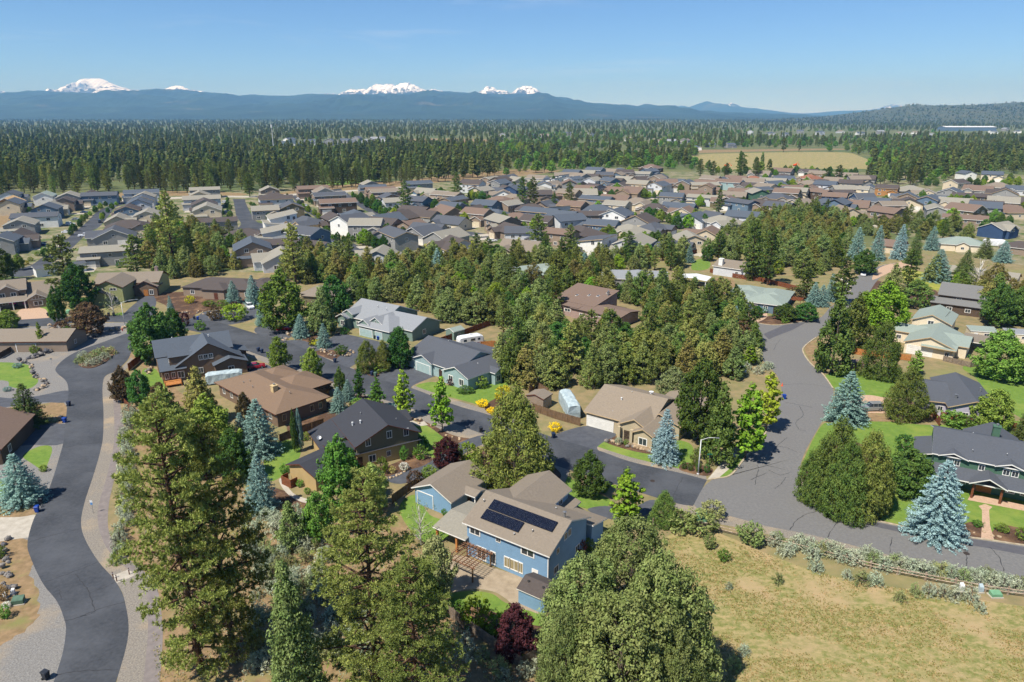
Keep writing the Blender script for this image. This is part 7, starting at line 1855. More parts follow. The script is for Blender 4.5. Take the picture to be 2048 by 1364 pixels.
for (x, y, w) in [(885, 1285, 30), (932, 1312, 60), (966, 1322, 36), (998, 1345, 44), (910, 1262, 26), (1010, 1362, 36), (880, 1330, 30), (1050, 1350, 36), (1075, 1338, 30)]:
    sage_px.append((x, y, w, w * 0.7, 'outside the backyard fence'))
for i in range(70):
    x, y = rr.uniform(485, 660), rr.uniform(1030, 1200)
    if y > 1010 + 0.4 * abs(x - 560):
        sage_px.append((x, y, rr.uniform(24, 44), rr.uniform(18, 30), 'in the open lot left of the ponderosas'))
for i in range(46):
    sage_px.append((rr.uniform(500, 745), rr.uniform(1195, 1345), rr.uniform(26, 46), rr.uniform(20, 32), 'on the ground between the foreground pines'))
for i in range(34):
    t_ = i / 33
    sage_px.append((252 + rr.uniform(-4, 16) - 30 * max(0, t_ - 0.4), 835 + 290 * t_ + rr.uniform(-4, 4), rr.uniform(22, 34), rr.uniform(16, 26), 'beside the footpath'))
for i in range(10):
    sage_px.append((1500 + rr.uniform(-30, 40), 690 + rr.uniform(-6, 60), rr.uniform(18, 30), rr.uniform(10, 16), 'on the verge of the right road'))
ys = []
for k in range(170):
    X, Y, R_ = FAR_HOUSES[rr.randrange(len(FAR_HOUSES))]
    a_ = rr.uniform(0, 6.28)
    q = (X + math.cos(a_) * R_ * 0.95, Y + math.sin(a_) * R_ * 0.95)
    if Y < 480 and not any((q[0] - u) ** 2 + (q[1] - v) ** 2 < 60 for u, v, _ in FAR_HOUSES):
        ys.append((to_px(*q)[0], *q))
ys.sort()
for i, (_, X, Y) in enumerate(ys):
    w_ = rr.uniform(2.0, 4.0)
    plant_at('shrub', X, Y, w_ * rr.uniform(0.6, 1.1), w_, 'garden_shrub', f"garden shrub among the far houses, {ordinal(i + 1)} from the left", 'shrub', rr.choice(['lf_green', 'lf_lime', 'lf_dark', 'lf_yellow', 'lf_sage']), 'shrubs among the far houses')
groups = {}
for q in sage_px:
    groups.setdefault(q[4], []).append(q)
for gname, L_ in groups.items():
    L_.sort(key=lambda q: q[0])
    for i, (x, y, w, h_, _) in enumerate(L_):
        shrub(x, y, w, h_, rr.choice(['lf_sage', 'lf_sage', 'lf_sage', 'lf_willow']), f"grey-green sagebrush {gname}, {ordinal(i + 1)} from the left", 'sage', group='sagebrush ' + gname)

# ================================================================== VEHICLES
def loft(mb, rows, m=0):
    """closed skin through equal-length rings"""
    n = len(rows[0]); b = len(mb.V)
    for r_ in rows:
        mb.V += [tuple(p) for p in r_]
    for i in range(len(rows) - 1):
        for j in range(n):
            k = (j + 1) % n
            mb.F.append((b + i * n + j, b + i * n + k, b + (i + 1) * n + k, b + (i + 1) * n + j)); mb.M.append(m)
    mb.F.append(tuple(b + n - 1 - j for j in range(n))); mb.M.append(m)
    mb.F.append(tuple(b + (len(rows) - 1) * n + j for j in range(n))); mb.M.append(m)
def car_meshes(kind):
    Lh, Wh = {'sedan': (2.3, 0.9), 'suv': (2.4, 0.95), 'pickup': (2.8, 1.0)}[kind]
    deck = {'sedan': 0.92, 'suv': 1.05, 'pickup': 1.1}[kind]
    top = {'sedan': 1.42, 'suv': 1.8, 'pickup': 1.85}[kind]
    body = MB()
    rows = []
    for (x, zt, wy) in ((-Lh, deck * 0.78, 0.84), (-Lh + 0.12, deck * 0.97, 0.95), (-Lh * 0.5, deck, 1), (Lh * 0.35, deck, 1), (Lh * 0.8, deck * 0.9, 0.97), (Lh - 0.08, deck * 0.8, 0.92), (Lh, deck * 0.62, 0.84)):
        w = Wh * wy
        rows.append([(x, -w, 0.28), (x, w, 0.28), (x, w * 1.0, zt * 0.75), (x, w * 0.93, zt), (x, -w * 0.93, zt), (x, -w, zt * 0.75)])
    loft(body, rows)
    if kind == 'pickup':
        body.box(-Lh + 0.08, -0.62, -0.86, -0.8, deck, deck + 0.1); body.box(-Lh + 0.08, -0.62, 0.8, 0.86, deck, deck + 0.1); body.box(-Lh + 0.06, -Lh + 0.14, -0.8, 0.8, deck, deck + 0.1)
    c0, c1, t0, t1 = {'sedan': (-1.75, 0.95, -1.1, 0.25), 'suv': (-2.25, 0.95, -2.05, 0.35), 'pickup': (-0.6, 1.15, -0.5, 0.6)}[kind]
    cab = MB()
    lower = [(c0, -Wh * 0.9, deck - 0.03), (c1, -Wh * 0.9, deck - 0.03), (c1, Wh * 0.9, deck - 0.03), (c0, Wh * 0.9, deck - 0.03)]
    upper = [(t0, -Wh * 0.74, top - 0.08), (t1, -Wh * 0.74, top - 0.08), (t1, Wh * 0.74, top - 0.08), (t0, Wh * 0.74, top - 0.08)]
    loft(cab, [lower, upper])
    rf_ = MB()
    loft(rf_, [[(t0 - 0.03, -Wh * 0.77, top - 0.08), (t1 + 0.05, -Wh * 0.77, top - 0.08), (t1 + 0.05, Wh * 0.77, top - 0.08), (t0 - 0.03, Wh * 0.77, top - 0.08)],
               [(t0 + 0.08, -Wh * 0.66, top), (t1 - 0.1, -Wh * 0.66, top), (t1 - 0.1, Wh * 0.66, top), (t0 + 0.08, Wh * 0.66, top)]])
    for xm in ([-0.45] if kind == 'sedan' else [-0.9, 0.05] if kind == 'suv' else [0.2]):
        for s in (-1, 1):
            rf_.tube((xm, s * Wh * 0.905, deck), (xm, s * Wh * 0.75, top - 0.06), 0.045, 0.045, 4)
    wh = MB(); wh.tube((0, -0.11, 0), (0, 0.11, 0), 0.34, 0.34, 14)
    hub = MB(); hub.tube((0, -0.125, 0), (0, 0.125, 0), 0.2, 0.2, 10)
    hl = MB(); hl.box(-0.03, 0.05, -0.16, 0.16, -0.07, 0.07)
    return dict(body=body.mesh('body', ['paint_white']), cabin=cab.mesh('cabin_glass', ['glass']), roof=rf_.mesh('roof_panel', ['paint_white']), wheel=wh.mesh('wheel', ['rubber']), hub=hub.mesh('rim', ['metal']), light=hl.mesh('headlight', ['lamp_lens']), L=Lh, W=Wh, deck=deck)
CARS = {k: car_meshes(k) for k in ('sedan', 'suv', 'pickup')}
def car(kind, x, y, deg, paint, label, name=None, scale=1.0, group=None):
    c = CARS[kind]
    p = P(x, y)
    root = empty(name or {'sedan': 'parked_car', 'suv': 'parked_suv', 'pickup': 'pickup_truck'}[kind], (p.x, p.y, 0.03), math.radians(deg), label, {'sedan': 'car', 'suv': 'suv', 'pickup': 'pickup'}[kind], group)
    root.scale = (scale,) * 3
    b = ob('body', c['body'], root); setmat(b, paint)
    ob('cabin_glass', c['cabin'], root)
    r_ = ob('roof_panel', c['roof'], root); setmat(r_, paint)
    for sx in (-0.6, 0.62):
        for sy in (-1, 1):
            w = ob('wheel', c['wheel'], root, (sx * c['L'], sy * (c['W'] - 0.1), 0.34)); ob('rim', c['hub'], w)
    for sy in (-1, 1):
        ob('headlight', c['light'], root, (c['L'] - 0.02, sy * c['W'] * 0.62, c['deck'] * 0.66))
    return root
car('pickup', 574, 660, 12, 'paint_red', 'red pickup parked under the large bright green tree')
car('sedan', 512, 736, 20, 'paint_maroon', 'maroon car parked in the drive beside the covered trailer')
car('suv', 500, 616, -55, 'paint_white', 'white SUV parked before the long dark-roofed house')
car('suv', 103, 678, 60, 'paint_blue', 'dark blue SUV parked at the end of the left garage')
car('pickup', 1726, 550, 245, 'paint_white', 'white pickup parked at the upper right kerb')
car('suv', 1742, 820, 182, 'paint_silver', 'silver SUV parked between the blue spruce and the dark pine')
car('sedan', 1483, 742, 80, 'paint_white', 'white car half hidden in the trees left of the road bend')
far_cars = [('suv', 141, 450, 20, 'paint_white'), ('sedan', 152, 440, 20, 'paint_silver'), ('sedan', 133, 466, 10, 'paint_white'), ('sedan', 120, 476, 10, 'paint_silver'), ('suv', 201, 445, 115, 'paint_black'), ('pickup', 169, 473, 25, 'paint_white'), ('sedan', 195, 411, 20, 'paint_white'), ('suv', 211, 409, 20, 'paint_white'), ('sedan', 88, 492, 15, 'paint_blue'), ('sedan', 169, 426, 20, 'paint_blue'),
            ('suv', 451, 406, 10, 'paint_white'), ('sedan', 448, 414, 10, 'paint_white'), ('suv', 457, 426, 10, 'paint_blue'), ('sedan', 452, 439, 10, 'paint_silver'), ('sedan', 596, 399, 120, 'paint_white'), ('suv', 604, 405, 120, 'paint_black'), ('sedan', 612, 412, 120, 'paint_white'), ('suv', 618, 420, 120, 'paint_black'), ('sedan', 690, 388, 30, 'paint_white'), ('sedan', 722, 406, 120, 'paint_black'), ('suv', 1230, 477, 70, 'paint_black'), ('suv', 1325, 438, -20, 'paint_black'), ('suv', 1388, 470, -30, 'paint_blue'), ('sedan', 985, 483, 20, 'paint_white'), ('suv', 658, 487, 0, 'paint_blue'), ('suv', 1208, 378, 10, 'paint_blue')]
pw = {'paint_white': 'white', 'paint_silver': 'silver', 'paint_black': 'black', 'paint_blue': 'dark blue'}
cn = {}
for k, x, y, dg, pt_ in sorted(far_cars, key=lambda q: q[1]):
    w = pw[pt_]; cn[w] = cn.get(w, 0) + 1
    car(k, x, y, dg, pt_, f"{w} {'car' if k == 'sedan' else k} parked among the far houses, {ordinal(cn[w])} {w} one from the left", group='cars parked among the far houses')
# white travel trailer
p = P(940, 690)
t_ = empty('travel_trailer', (p.x, p.y, 0), math.radians(28), 'white travel trailer with red stripe behind the teal house', 'trailer')
mb = MB()
rows = []
for (x, z0, z1, w) in ((-3.6, 0.9, 2.3, 1.05), (-3.3, 0.6, 2.75, 1.2), (-2.2, 0.55, 2.9, 1.22), (2.6, 0.55, 2.9, 1.22), (3.4, 0.6, 2.6, 1.2), (3.7, 0.9, 1.9, 1.1)):
    rows.append([(x, -w, z0), (x, w, z0), (x, w, z1 - 0.25), (x, w * 0.8, z1), (x, -w * 0.8, z1), (x, -w, z1 - 0.25)])
loft(mb, rows)
ob('body', mb.mesh('body', ['paint_white']), t_)
mb = MB(); mb.box(-3.2, 3.2, -1.235, -1.225, 0.75, 0.9); ob('stripe', mb.mesh('stripe', ['paint_maroon']), t_)
for x, w in ((-1.9, 0.9), (0.4, 1.3), (2.2, 0.7)):
    mb = MB(); mb.box(-w / 2, w / 2, -0.02, 0.02, -0.3, 0.3); ob('window', mb.mesh('window', ['glass']), t_, (x, -1.22, 1.85))
mb = MB(); mb.box(-0.4, 0.4, -0.4, 0.4, 0, 0.25); ob('air_conditioner', mb.mesh('air_conditioner', ['metal_white']), t_, (0.2, 0, 2.9))
for x in (-0.2, 0.6):
    for s in (-1, 1):
        ob('wheel', CARS['suv']['wheel'], t_, (x, s * 1.0, 0.34))
mb = MB(); mb.tube((3.6, -0.6, 0.6), (4.9, 0, 0.55), 0.06, 0.06, 6); mb.tube((3.6, 0.6, 0.6), (4.9, 0, 0.55), 0.06, 0.06, 6); ob('drawbar', mb.mesh('drawbar', ['metal']), t_)
# covered motorhome and covered trailer: sagging fabric over a boxy body
def covered(x, y, deg, L_, W_, H_, mat, label, seed, name='covered_motorhome', cat='motorhome'):
    r_ = np.random.default_rng(seed); p = P(x, y)
    n, mrow = 13, 9
    V = []
    prof = [(-1, 0.1), (-1.0, 0.45), (-0.98, 0.9), (-0.7, 1.0), (0, 1.03), (0.7, 1.0), (0.98, 0.9), (1.0, 0.45), (1, 0.1)]
    for i in range(n):
        x_ = -L_ / 2 + L_ * i / (n - 1)
        e = 0.86 if i in (0, n - 1) else 1
        for (u, v) in prof:
            V.append((x_ + r_.normal() * 0.04, u * W_ / 2 * (0.97 if e < 1 else 1) + r_.normal() * 0.035, v * H_ * (e if v > 0.8 else 1) + r_.normal() * 0.05))
    F = [(i * mrow + j, i * mrow + j + 1, (i + 1) * mrow + j + 1, (i + 1) * mrow + j) for i in range(n - 1) for j in range(mrow - 1)]
    F += [tuple(range(mrow))[::-1], tuple((n - 1) * mrow + j for j in range(mrow))]
    root = empty(name, (p.x, p.y, 0), math.radians(deg), label, cat)
    ob('cover', mk('cover', V, F, [mat]), root)
    for xx in (-L_ * 0.3, L_ * 0.3):
        for s in (-1, 1):
            ob('wheel', CARS['suv']['wheel'], root, (xx, s * W_ * 0.36, 0.34))
covered(1138, 822, 99, 9.0, 2.6, 3.5, 'tarp', 'motorhome under a grey-blue fabric cover beside the brown fence', 3)
covered(450, 764, 20, 8.0, 2.5, 2.7, 'tarp', 'long trailer under a pale blue cover behind the brown dormer house', 5, 'covered_trailer', 'trailer')
covered(1705, 738, 10, 6.0, 2.6, 2.2, 'tarp_brown', 'vehicle under a brown cover between the dark pines', 6, 'covered_vehicle', 'vehicle')
covered(1987, 492, -15, 9.0, 2.7, 3.2, 'paint_white', 'white motorhome parked behind the upper right spruces', 8, 'motorhome')

# ================================================================== STREET FURNITURE
def bin_mesh():
    b = MB()
    loft(b, [[(-0.24, -0.26, 0.05), (0.24, -0.26, 0.05), (0.24, 0.24, 0.05), (-0.24, 0.24, 0.05)], [(-0.31, -0.36, 0.98), (0.31, -0.36, 0.98), (0.31, 0.36, 0.98), (-0.31, 0.36, 0.98)]])
    b.box(-0.33, 0.33, -0.38, -0.34, 0.92, 1.0); b.box(-0.33, 0.33, 0.34, 0.42, 0.92, 1.0)
    l = MB()
    loft(l, [[(-0.34, -0.4, 1.0), (0.34, -0.4, 1.0), (0.34, 0.4, 1.0), (-0.34, 0.4, 1.0)], [(-0.26, -0.28, 1.09), (0.26, -0.28, 1.09), (0.26, 0.36, 1.09), (-0.26, 0.36, 1.09)]])
    h_ = MB(); h_.tube((-0.25, 0.46, 0.97), (0.25, 0.46, 0.97), 0.025, 0.025, 6)
    w = MB(); w.tube((-0.34, 0.28, 0.12), (-0.28, 0.28, 0.12), 0.12, 0.12, 10); w2 = MB(); w2.tube((0.28, 0.28, 0.12), (0.34, 0.28, 0.12), 0.12, 0.12, 10)
    return b.mesh('body', ['plastic_black']), l.mesh('lid', ['plastic_black']), h_.mesh('handle', ['plastic_black']), w.mesh('wheel', ['rubber']), w2.mesh('wheel', ['rubber'])
BIN = bin_mesh()
def bin_(x, y, mat, label, rz=0.3):
    p = P(x, y)
    r_ = empty('wheelie_bin', (p.x, p.y, 0.03), rz, label, 'bin', 'bins put out at the roadside')
    for nm, me in zip(('body', 'lid', 'handle', 'wheel', 'wheel'), BIN):
        o = ob(nm, me, r_)
        if nm in ('body', 'lid', 'handle'):
            setmat(o, mat)
for (x, y, m_, lab, rz) in [(75, 1024, 'plastic_blue', 'bright blue recycling bin beside the concrete driveway', 0.2), (82, 1008, 'plastic_black', 'dark bin behind the bright blue recycling bin', 0.4), (93, 1358, 'plastic_black', 'dark bin on the gravel at the bottom edge', 1.2), (138, 812, 'plastic_navy', 'navy bin alone at the upper left driveway', 1.4), (123, 842, 'plastic_black', 'black bin of the pair at the dark left driveway', 1.4), (130, 845, 'plastic_blue', 'blue bin of the pair at the dark left driveway', 1.4),
                            (97, 632, 'plastic_black', 'left bin of the pair at the paver driveway', 0.1), (103, 632, 'plastic_navy', 'right bin of the pair at the paver driveway', 0.1), (218, 632, 'plastic_black', 'left dark bin near the street lamp', 0.2), (228, 632, 'plastic_black', 'right dark bin near the street lamp', 0.2), (389, 639, 'plastic_black', 'black bin at the rock garden driveway', 0.2), (396, 640, 'plastic_blue', 'blue bin at the rock garden driveway', 0.2),
                            (517, 703, 'plastic_navy', 'left navy bin on the main street verge', -0.4), (524, 706, 'plastic_navy', 'right navy bin on the main street verge', -0.4), (670, 725, 'plastic_navy', 'navy bin at the tip of the rock island', -0.4), (744, 751, 'plastic_navy', 'navy bin at the teal house drive', -0.4), (751, 753, 'utility_dark', 'green bin at the teal house drive', -0.4), (750, 678, 'plastic_black', 'black bin at the green house garage', 0.2), (756, 680, 'plastic_blue', 'blue bin at the green house garage', 0.2),
                            (740, 948, 'plastic_navy', 'navy bin at the foot of the tan board wall', 0.5), (1107, 876, 'plastic_navy', 'navy bin beside the yellow flowering shrub', 0.4), (1568, 798, 'plastic_blue', 'blue bin at the left kerb of the right road', 1.5), (962, 864, 'plastic_black', 'black bin at the roadside by the big dense pine', 0.3), (1706, 569, 'plastic_navy', 'navy bin at the white garden wall', 0.5), (1734, 541, 'plastic_navy', 'navy bin behind the white pickup', 0.3)]:
    bin_(x, y, m_, lab, rz)

def lamp(x, y, h, reach, deg, label, group='street lamps'):
    p = P(x, y)
    r_ = empty('street_lamp', (p.x, p.y, 0), math.radians(deg), label, 'street lamp', group)
    mb = MB(); mb.tube((0, 0, 0), (0, 0, h), 0.11, 0.07, 10); mb.tube((0, 0, 0), (0, 0, 0.12), 0.22, 0.22, 10); ob('pole', mb.mesh('pole', ['metal_white'], True), r_)
    mb = MB(); mb.tube((0, 0, h - 0.1), (reach * 0.5, 0, h + 0.45), 0.05, 0.045, 8); mb.tube((reach * 0.5, 0, h + 0.45), (reach, 0, h + 0.55), 0.045, 0.04, 8); ob('arm', mb.mesh('arm', ['metal_white'], True), r_)
    mb = MB(); loft(mb, [[(reach - 0.1, -0.1, h + 0.5), (reach - 0.1, 0.1, h + 0.5), (reach - 0.1, 0.08, h + 0.64), (reach - 0.1, -0.08, h + 0.64)], [(reach + 0.6, -0.15, h + 0.5), (reach + 0.6, 0.15, h + 0.5), (reach + 0.6, 0.1, h + 0.6), (reach + 0.6, -0.1, h + 0.6)]])
    hd = ob('lamp_head', mb.mesh('lamp_head', ['metal']), r_)
    mb = MB(); mb.box(reach + 0.1, reach + 0.5, -0.1, 0.1, h + 0.46, h + 0.5); ob('lens', mb.mesh('lens', ['lamp_lens']), hd)
pp = P(250, 650)
lamp(250, 651, height_at(pp.y, 602) - 0.3, 4.0, 20, 'white street lamp at the fork of the two left streets')
pp = P(1396, 948)
lamp(1396, 948, height_at(pp.y, 877) - 0.2, 2.4, -10, 'white street lamp on the corner lawn by the street sign')
pp = P(549, 300)
p = P(548, 304)
mb = MB(); mb.tube((0, 0, 0), (0, 0, 42), 0.7, 0.35, 10); mb.tube((0, 0, 39), (0, 0, 44), 1.5, 1.5, 8)
tag(ob('mast', mb.mesh('mast', ['metal_white']), None, (p.x, p.y, 0)), 'tall pale communications mast rising from the distant wood', 'mast')
# signs
def sign(x, y, h, plates, label, deg=0):
    p = P(x, y)
    r_ = empty('road_sign', (p.x, p.y, 0), math.radians(deg), label, 'sign')
    mb = MB(); mb.tube((0, 0, 0), (0, 0, h), 0.03, 0.03, 6); ob('post', mb.mesh('post', ['metal']), r_)
    for (z, w, hh, m_, a) in plates:
        mb = MB(); mb.box(-w / 2, w / 2, -0.05, -0.03, z - hh / 2, z + hh / 2); ob('sign_plate', mb.mesh('sign_plate', [m_]), r_, rz=math.radians(a))
sign(1417, 936, 2.9, [(2.75, 0.95, 0.24, 'sign_green', 0), (2.98, 0.95, 0.24, 'sign_green', 75)], 'green street name sign on the corner lawn under the lamp', 5)
sign(187, 1026, 2.3, [(2.1, 0.42, 0.36, 'metal_white', 0), (1.7, 0.34, 0.4, 'sign_blue', 0)], 'small white and blue sign beside the left road', 0)
sign(1514, 664, 2.6, [(2.5, 0.9, 0.22, 'sign_green', 0)], 'green street name sign at the side street', 10)
sign(104, 728, 1.6, [(1.4, 0.5, 0.4, 'metal', 0)], 'small grey sign on the gravel by the boulder wall', 10)
# bollards at the path crossing
for (x, y, lab) in ((227, 1157, 'left red bollard at the path crossing'), (234, 1163, 'front red bollard at the path crossing'), (259, 1149, 'right red bollard beside the pine at the path crossing')):
    p = P(x, y); mb = MB(); mb.tube((0, 0, 0), (0, 0, 1.0), 0.07, 0.07, 8); mb.tube((0, 0, 1.0), (0, 0, 1.06), 0.07, 0.03, 8); mb.tube((0, 0, 0.82), (0, 0, 0.9), 0.073, 0.073, 8, 1)
    tag(ob('bollard', mb.mesh('bollard', ['trim_brown', 'metal_white']), None, (p.x, p.y, 0.02)), lab, 'bollard', 'bollards at the path crossing')
# hydrant
p = P(245, 662)
r_ = empty('fire_hydrant', (p.x, p.y, 0), 0, 'red fire hydrant beside the boulders at the street fork', 'hydrant')
mb = MB(); mb.tube((0, 0, 0), (0, 0, 0.7), 0.14, 0.13, 10); mb.tube((0, 0, 0.7), (0, 0, 0.85), 0.16, 0.05, 10); ob('barrel', mb.mesh('barrel', ['hydrant']), r_)
mb = MB(); mb.tube((-0.26, 0, 0.5), (0.26, 0, 0.5), 0.07, 0.07, 8); ob('nozzles', mb.mesh('nozzles', ['hydrant']), r_)
# traffic cone at the right road
p = P(1564, 772)
mb = MB(); mb.box(-0.2, 0.2, -0.2, 0.2, 0, 0.05); mb.tube((0, 0, 0.05), (0, 0, 0.75), 0.15, 0.03, 10)
tag(ob('traffic_cone', mb.mesh('traffic_cone', ['orange']), None, (p.x, p.y, 0.02)), 'orange traffic cone at the left kerb above the blue bin', 'cone')
# utility boxes
def ubox(x, y, w, d, h, mat, label, deg=0):
    p = P(x, y)
    r_ = empty('utility_box', (p.x, p.y, 0), math.radians(deg), label, 'utility box')
    mb = MB(); mb.box(-w / 2 - 0.15, w / 2 + 0.15, -d / 2 - 0.15, d / 2 + 0.15, 0, 0.12); ob('pad', mb.mesh('pad', ['concrete']), r_)
    mb = MB(); loft(mb, [[(-w / 2, -d / 2, 0.12), (w / 2, -d / 2, 0.12), (w / 2, d / 2, 0.12), (-w / 2, d / 2, 0.12)], [(-w / 2, -d / 2, h * 0.75), (w / 2, -d / 2, h * 0.75), (w / 2, d / 2, h), (-w / 2, d / 2, h)]]); ob('cabinet', mb.mesh('cabinet', [mat]), r_)
    mb = MB(); mb.box(-w / 2 - 0.03, w / 2 + 0.03, -d / 2 - 0.04, -d / 2 - 0.01, h * 0.2, h * 0.72); ob('door', mb.mesh('door', [mat]), r_)
ubox(1402, 1040, 1.5, 1.3, 1.5, 'utility_green', 'pale green utility box among junipers at the field corner', -15)
ubox(38, 1206, 1.3, 0.9, 0.9, 'utility_dark', 'green utility box on a concrete pad by the left boulders', 15)
ubox(11, 1196, 0.4, 0.4, 0.9, 'metal_white', 'small white utility post beside the green box', 10)
ubox(27, 1188, 0.4, 0.4, 0.8, 'metal_white', 'second white utility post behind the green box', 10)
ubox(137, 628, 1.0, 0.8, 1.4, 'utility_green', 'pale utility cabinet at the paver driveway', 0)
ubox(1922, 1182, 0.5, 0.4, 1.2, 'metal_white', 'white utility pedestal behind the rail fence', 0)
ubox(1960, 1184, 0.5, 0.4, 1.2, 'tarp', 'blue-grey utility pedestal behind the rail fence', 0)
ubox(1990, 1192, 1.3, 0.8, 0.7, 'utility_green', 'low green utility box behind the rail fence', 0)
ubox(768, 742, 0.4, 0.4, 0.9, 'metal_white', 'white utility pedestal on the bed of the teal house drive', 0)
ubox(420, 636, 0.4, 0.4, 0.9, 'trim_tan', 'tan utility pedestal in the rock garden', 0)
# manhole
p = P(1933, 1107); mb = MB(); mb.tube((0, 0, 0), (0, 0, 0.012), 0.42, 0.42, 18); tag(ob('manhole_cover', mb.mesh('manhole_cover', ['trim_dark']), None, (p.x, p.y, 0.021)), 'round iron manhole cover on the right road', 'manhole cover')
p = P(1305, 962); mb = MB(); mb.tube((0, 0, 0), (0, 0, 0.012), 0.42, 0.42, 18); tag(ob('manhole_cover', mb.mesh('manhole_cover', ['trim_dark']), None, (p.x, p.y, 0.024)), 'round iron manhole cover on the dark main street', 'manhole cover')

# ================================================================== FENCES
def rail_fence(px, label):
    pts = [P(*q) for q in px]
    r_ = empty('rail_fence', (pts[0].x, pts[0].y, 0), 0, label, 'fence')
    o0 = pts[0]
    mb = MB(); mb.box(-0.1, 0.1, -0.1, 0.1, 0, 1.3); pm_ = mb.mesh('post', ['rail'])
    line = []
    for a, b in zip(pts, pts[1:]):
        n = max(1, round((b - a).length / 3.4))
        line += [a.lerp(b, i / n) for i in range(n)]
    line.append(pts[-1])
    for q in line:
        ob('post', pm_, r_, q - o0, random.uniform(0, 0.3))
    for a, b in zip(line, line[1:]):
        for z in (0.55, 1.02):
            mb = MB(); mb.tube(Vector((0, 0, 0)), b - a + Vector((0, 0, random.uniform(-0.04, 0.04))), 0.075, 0.075, 6)
            ob('rail', mb.mesh('rail', ['rail']), r_, a - o0 + Vector((0, -0.1, z)))
rail_fence([(1372, 1048), (1430, 1062), (1540, 1088), (1585, 1098), (1640, 1112), (1740, 1138), (1850, 1161), (1970, 1184), (2060, 1196), (2200, 1224)], 'split-rail fence between the dry field and the right road')
def board_fence(px, h, mat, label, cap=False, step=2.4):
    pts = [P(*q) for q in px]
    o0 = pts[0]
    r_ = empty('board_fence', (o0.x, o0.y, 0), 0, label, 'fence')
    mb = MB(); mb.box(-0.07, 0.07, -0.07, 0.07, 0, h + 0.1); pm_ = mb.mesh('post', [mat])
    for a, b in zip(pts, pts[1:]):
        n = max(1, round((b - a).length / step)); d = (b - a) / n; L_ = d.length; an = math.atan2(d.y, d.x)
        pn = MB()
        nb = max(2, int(L_ / 0.16)); bw = L_ / nb
        for i in range(nb):
            pn.box(i * bw + 0.008, (i + 1) * bw - 0.008, -0.012, 0.012, 0.05, h + random.uniform(-0.03, 0.02))
        for z in (0.35, h - 0.3):
            pn.box(0, L_, 0.013, 0.06, z, z + 0.09)
        pmsh = pn.mesh('board_panel', [mat])
        for i in range(n):
            q = a + d * i - o0
            ob('board_panel', pmsh, r_, q, an); ob('post', pm_, r_, q)
    ob('post', pm_, r_, pts[-1] - o0)
board_fence([(882, 1222), (960, 1278), (1042, 1338), (1072, 1322)], 1.7, 'wood_grey', 'weathered board fence around the backyard of the blue house')
board_fence([(785, 1008), (812, 988), (836, 972)], 1.7, 'wood_fence', 'brown board fence beside the blue garage')
board_fence([(1066, 822), (1110, 838), (1160, 852)], 1.8, 'wood_fence', 'brown board fence in front of the covered motorhome')
board_fence([(1058, 786), (1072, 776), (1096, 790)], 1.7, 'wood_fence', 'board fence behind the grey timber shed')
board_fence([(868, 692), (925, 672), (990, 648)], 1.8, 'wood_red', 'reddish board fence behind the white trailer')
board_fence([(962, 695), (1004, 692), (1008, 702)], 1.7, 'wood_orange', 'orange board fence right of the white trailer')
board_fence([(258, 742), (282, 722), (296, 700)], 1.9, 'wood_red', 'curved brown retaining fence beside the left road')
board_fence([(244, 800), (252, 812), (268, 826)], 1.5, 'wood_red', 'short brown fence beside the footpath')
board_fence([(560, 885), (600, 868), (648, 852)], 1.7, 'wood_fence', 'brown fence below the long brown house')
board_fence([(1420, 545), (1470, 556), (1530, 565), (1600, 583)], 1.7, 'wood_red', 'long red-brown fence behind the grey-green hip roof')
board_fence([(1690, 705), (1730, 712), (1820, 722)], 1.7, 'wood_orange', 'orange-brown fence beside the cream house')
board_fence([(1886, 722), (1940, 735), (1960, 732)], 1.4, 'wood_grey', 'grey picket fence behind the lavender bungalow')
board_fence([(1862, 830), (1878, 852)], 1.7, 'wood_red', 'short dark fence in front of the lavender bungalow')
board_fence([(1880, 838), (1960, 856), (2030, 862)], 1.7, 'wood_red', 'red-brown fence right of the lavender bungalow')
board_fence([(1912, 690), (1955, 680), (2000, 688)], 1.6, 'wood_red', 'red-brown fence behind the cream garden sheds')
board_fence([(1305, 1058), (1322, 1050)], 1.8, 'wood_grey', 'short grey fence panel by the juniper group')
board_fence([(0, 478), (30, 455), (52, 442)], 1.8, 'wood_red', 'brown fence of the building site at left')
board_fence([(760, 502), (790, 498), (815, 490)], 1.8, 'wood_red', 'red-brown fence beside the curving middle street')
board_fence([(545, 500), (590, 496)], 1.8, 'wood_red', 'red-brown yard fence below the pale slant-roofed house')
board_fence([(850, 470), (885, 480)], 1.8, 'wood_orange', 'orange-brown fence at the cream-walled house')
board_fence([(1015, 492), (1050, 490)], 1.8, 'wood_red', 'red-brown fence behind the middle cul-de-sac')
board_fence([(1310, 516), (1370, 512), (1420, 500)], 1.8, 'wood_red', 'red-brown fence behind the tan gable')
board_fence([(1380, 425), (1430, 436), (1470, 444)], 1.8, 'wood_red', 'red-brown fence behind the long grey-tan house')
board_fence([(0, 718), (18, 708), (30, 700)], 1.6, 'trim_dark', 'dark wire gate beside the left garage')
# white garden wall
a, b, c_ = P(1682, 560), P(1696, 566), P(1690, 590)
mb = MB()
for p0, p1 in ((a, b), (b, c_)):
    d = (p1 - p0); n_ = Vector((-d.y, d.x, 0)).normalized() * 0.1
    mb.slab([tuple(p0 - n_), tuple(p1 - n_), tuple(p1 + n_), tuple(p0 + n_)], 1.1, 0, 0)
tag(ob('garden_wall', mb.mesh('garden_wall', ['trim_white'])), 'low white garden wall along the upper right street', 'wall')

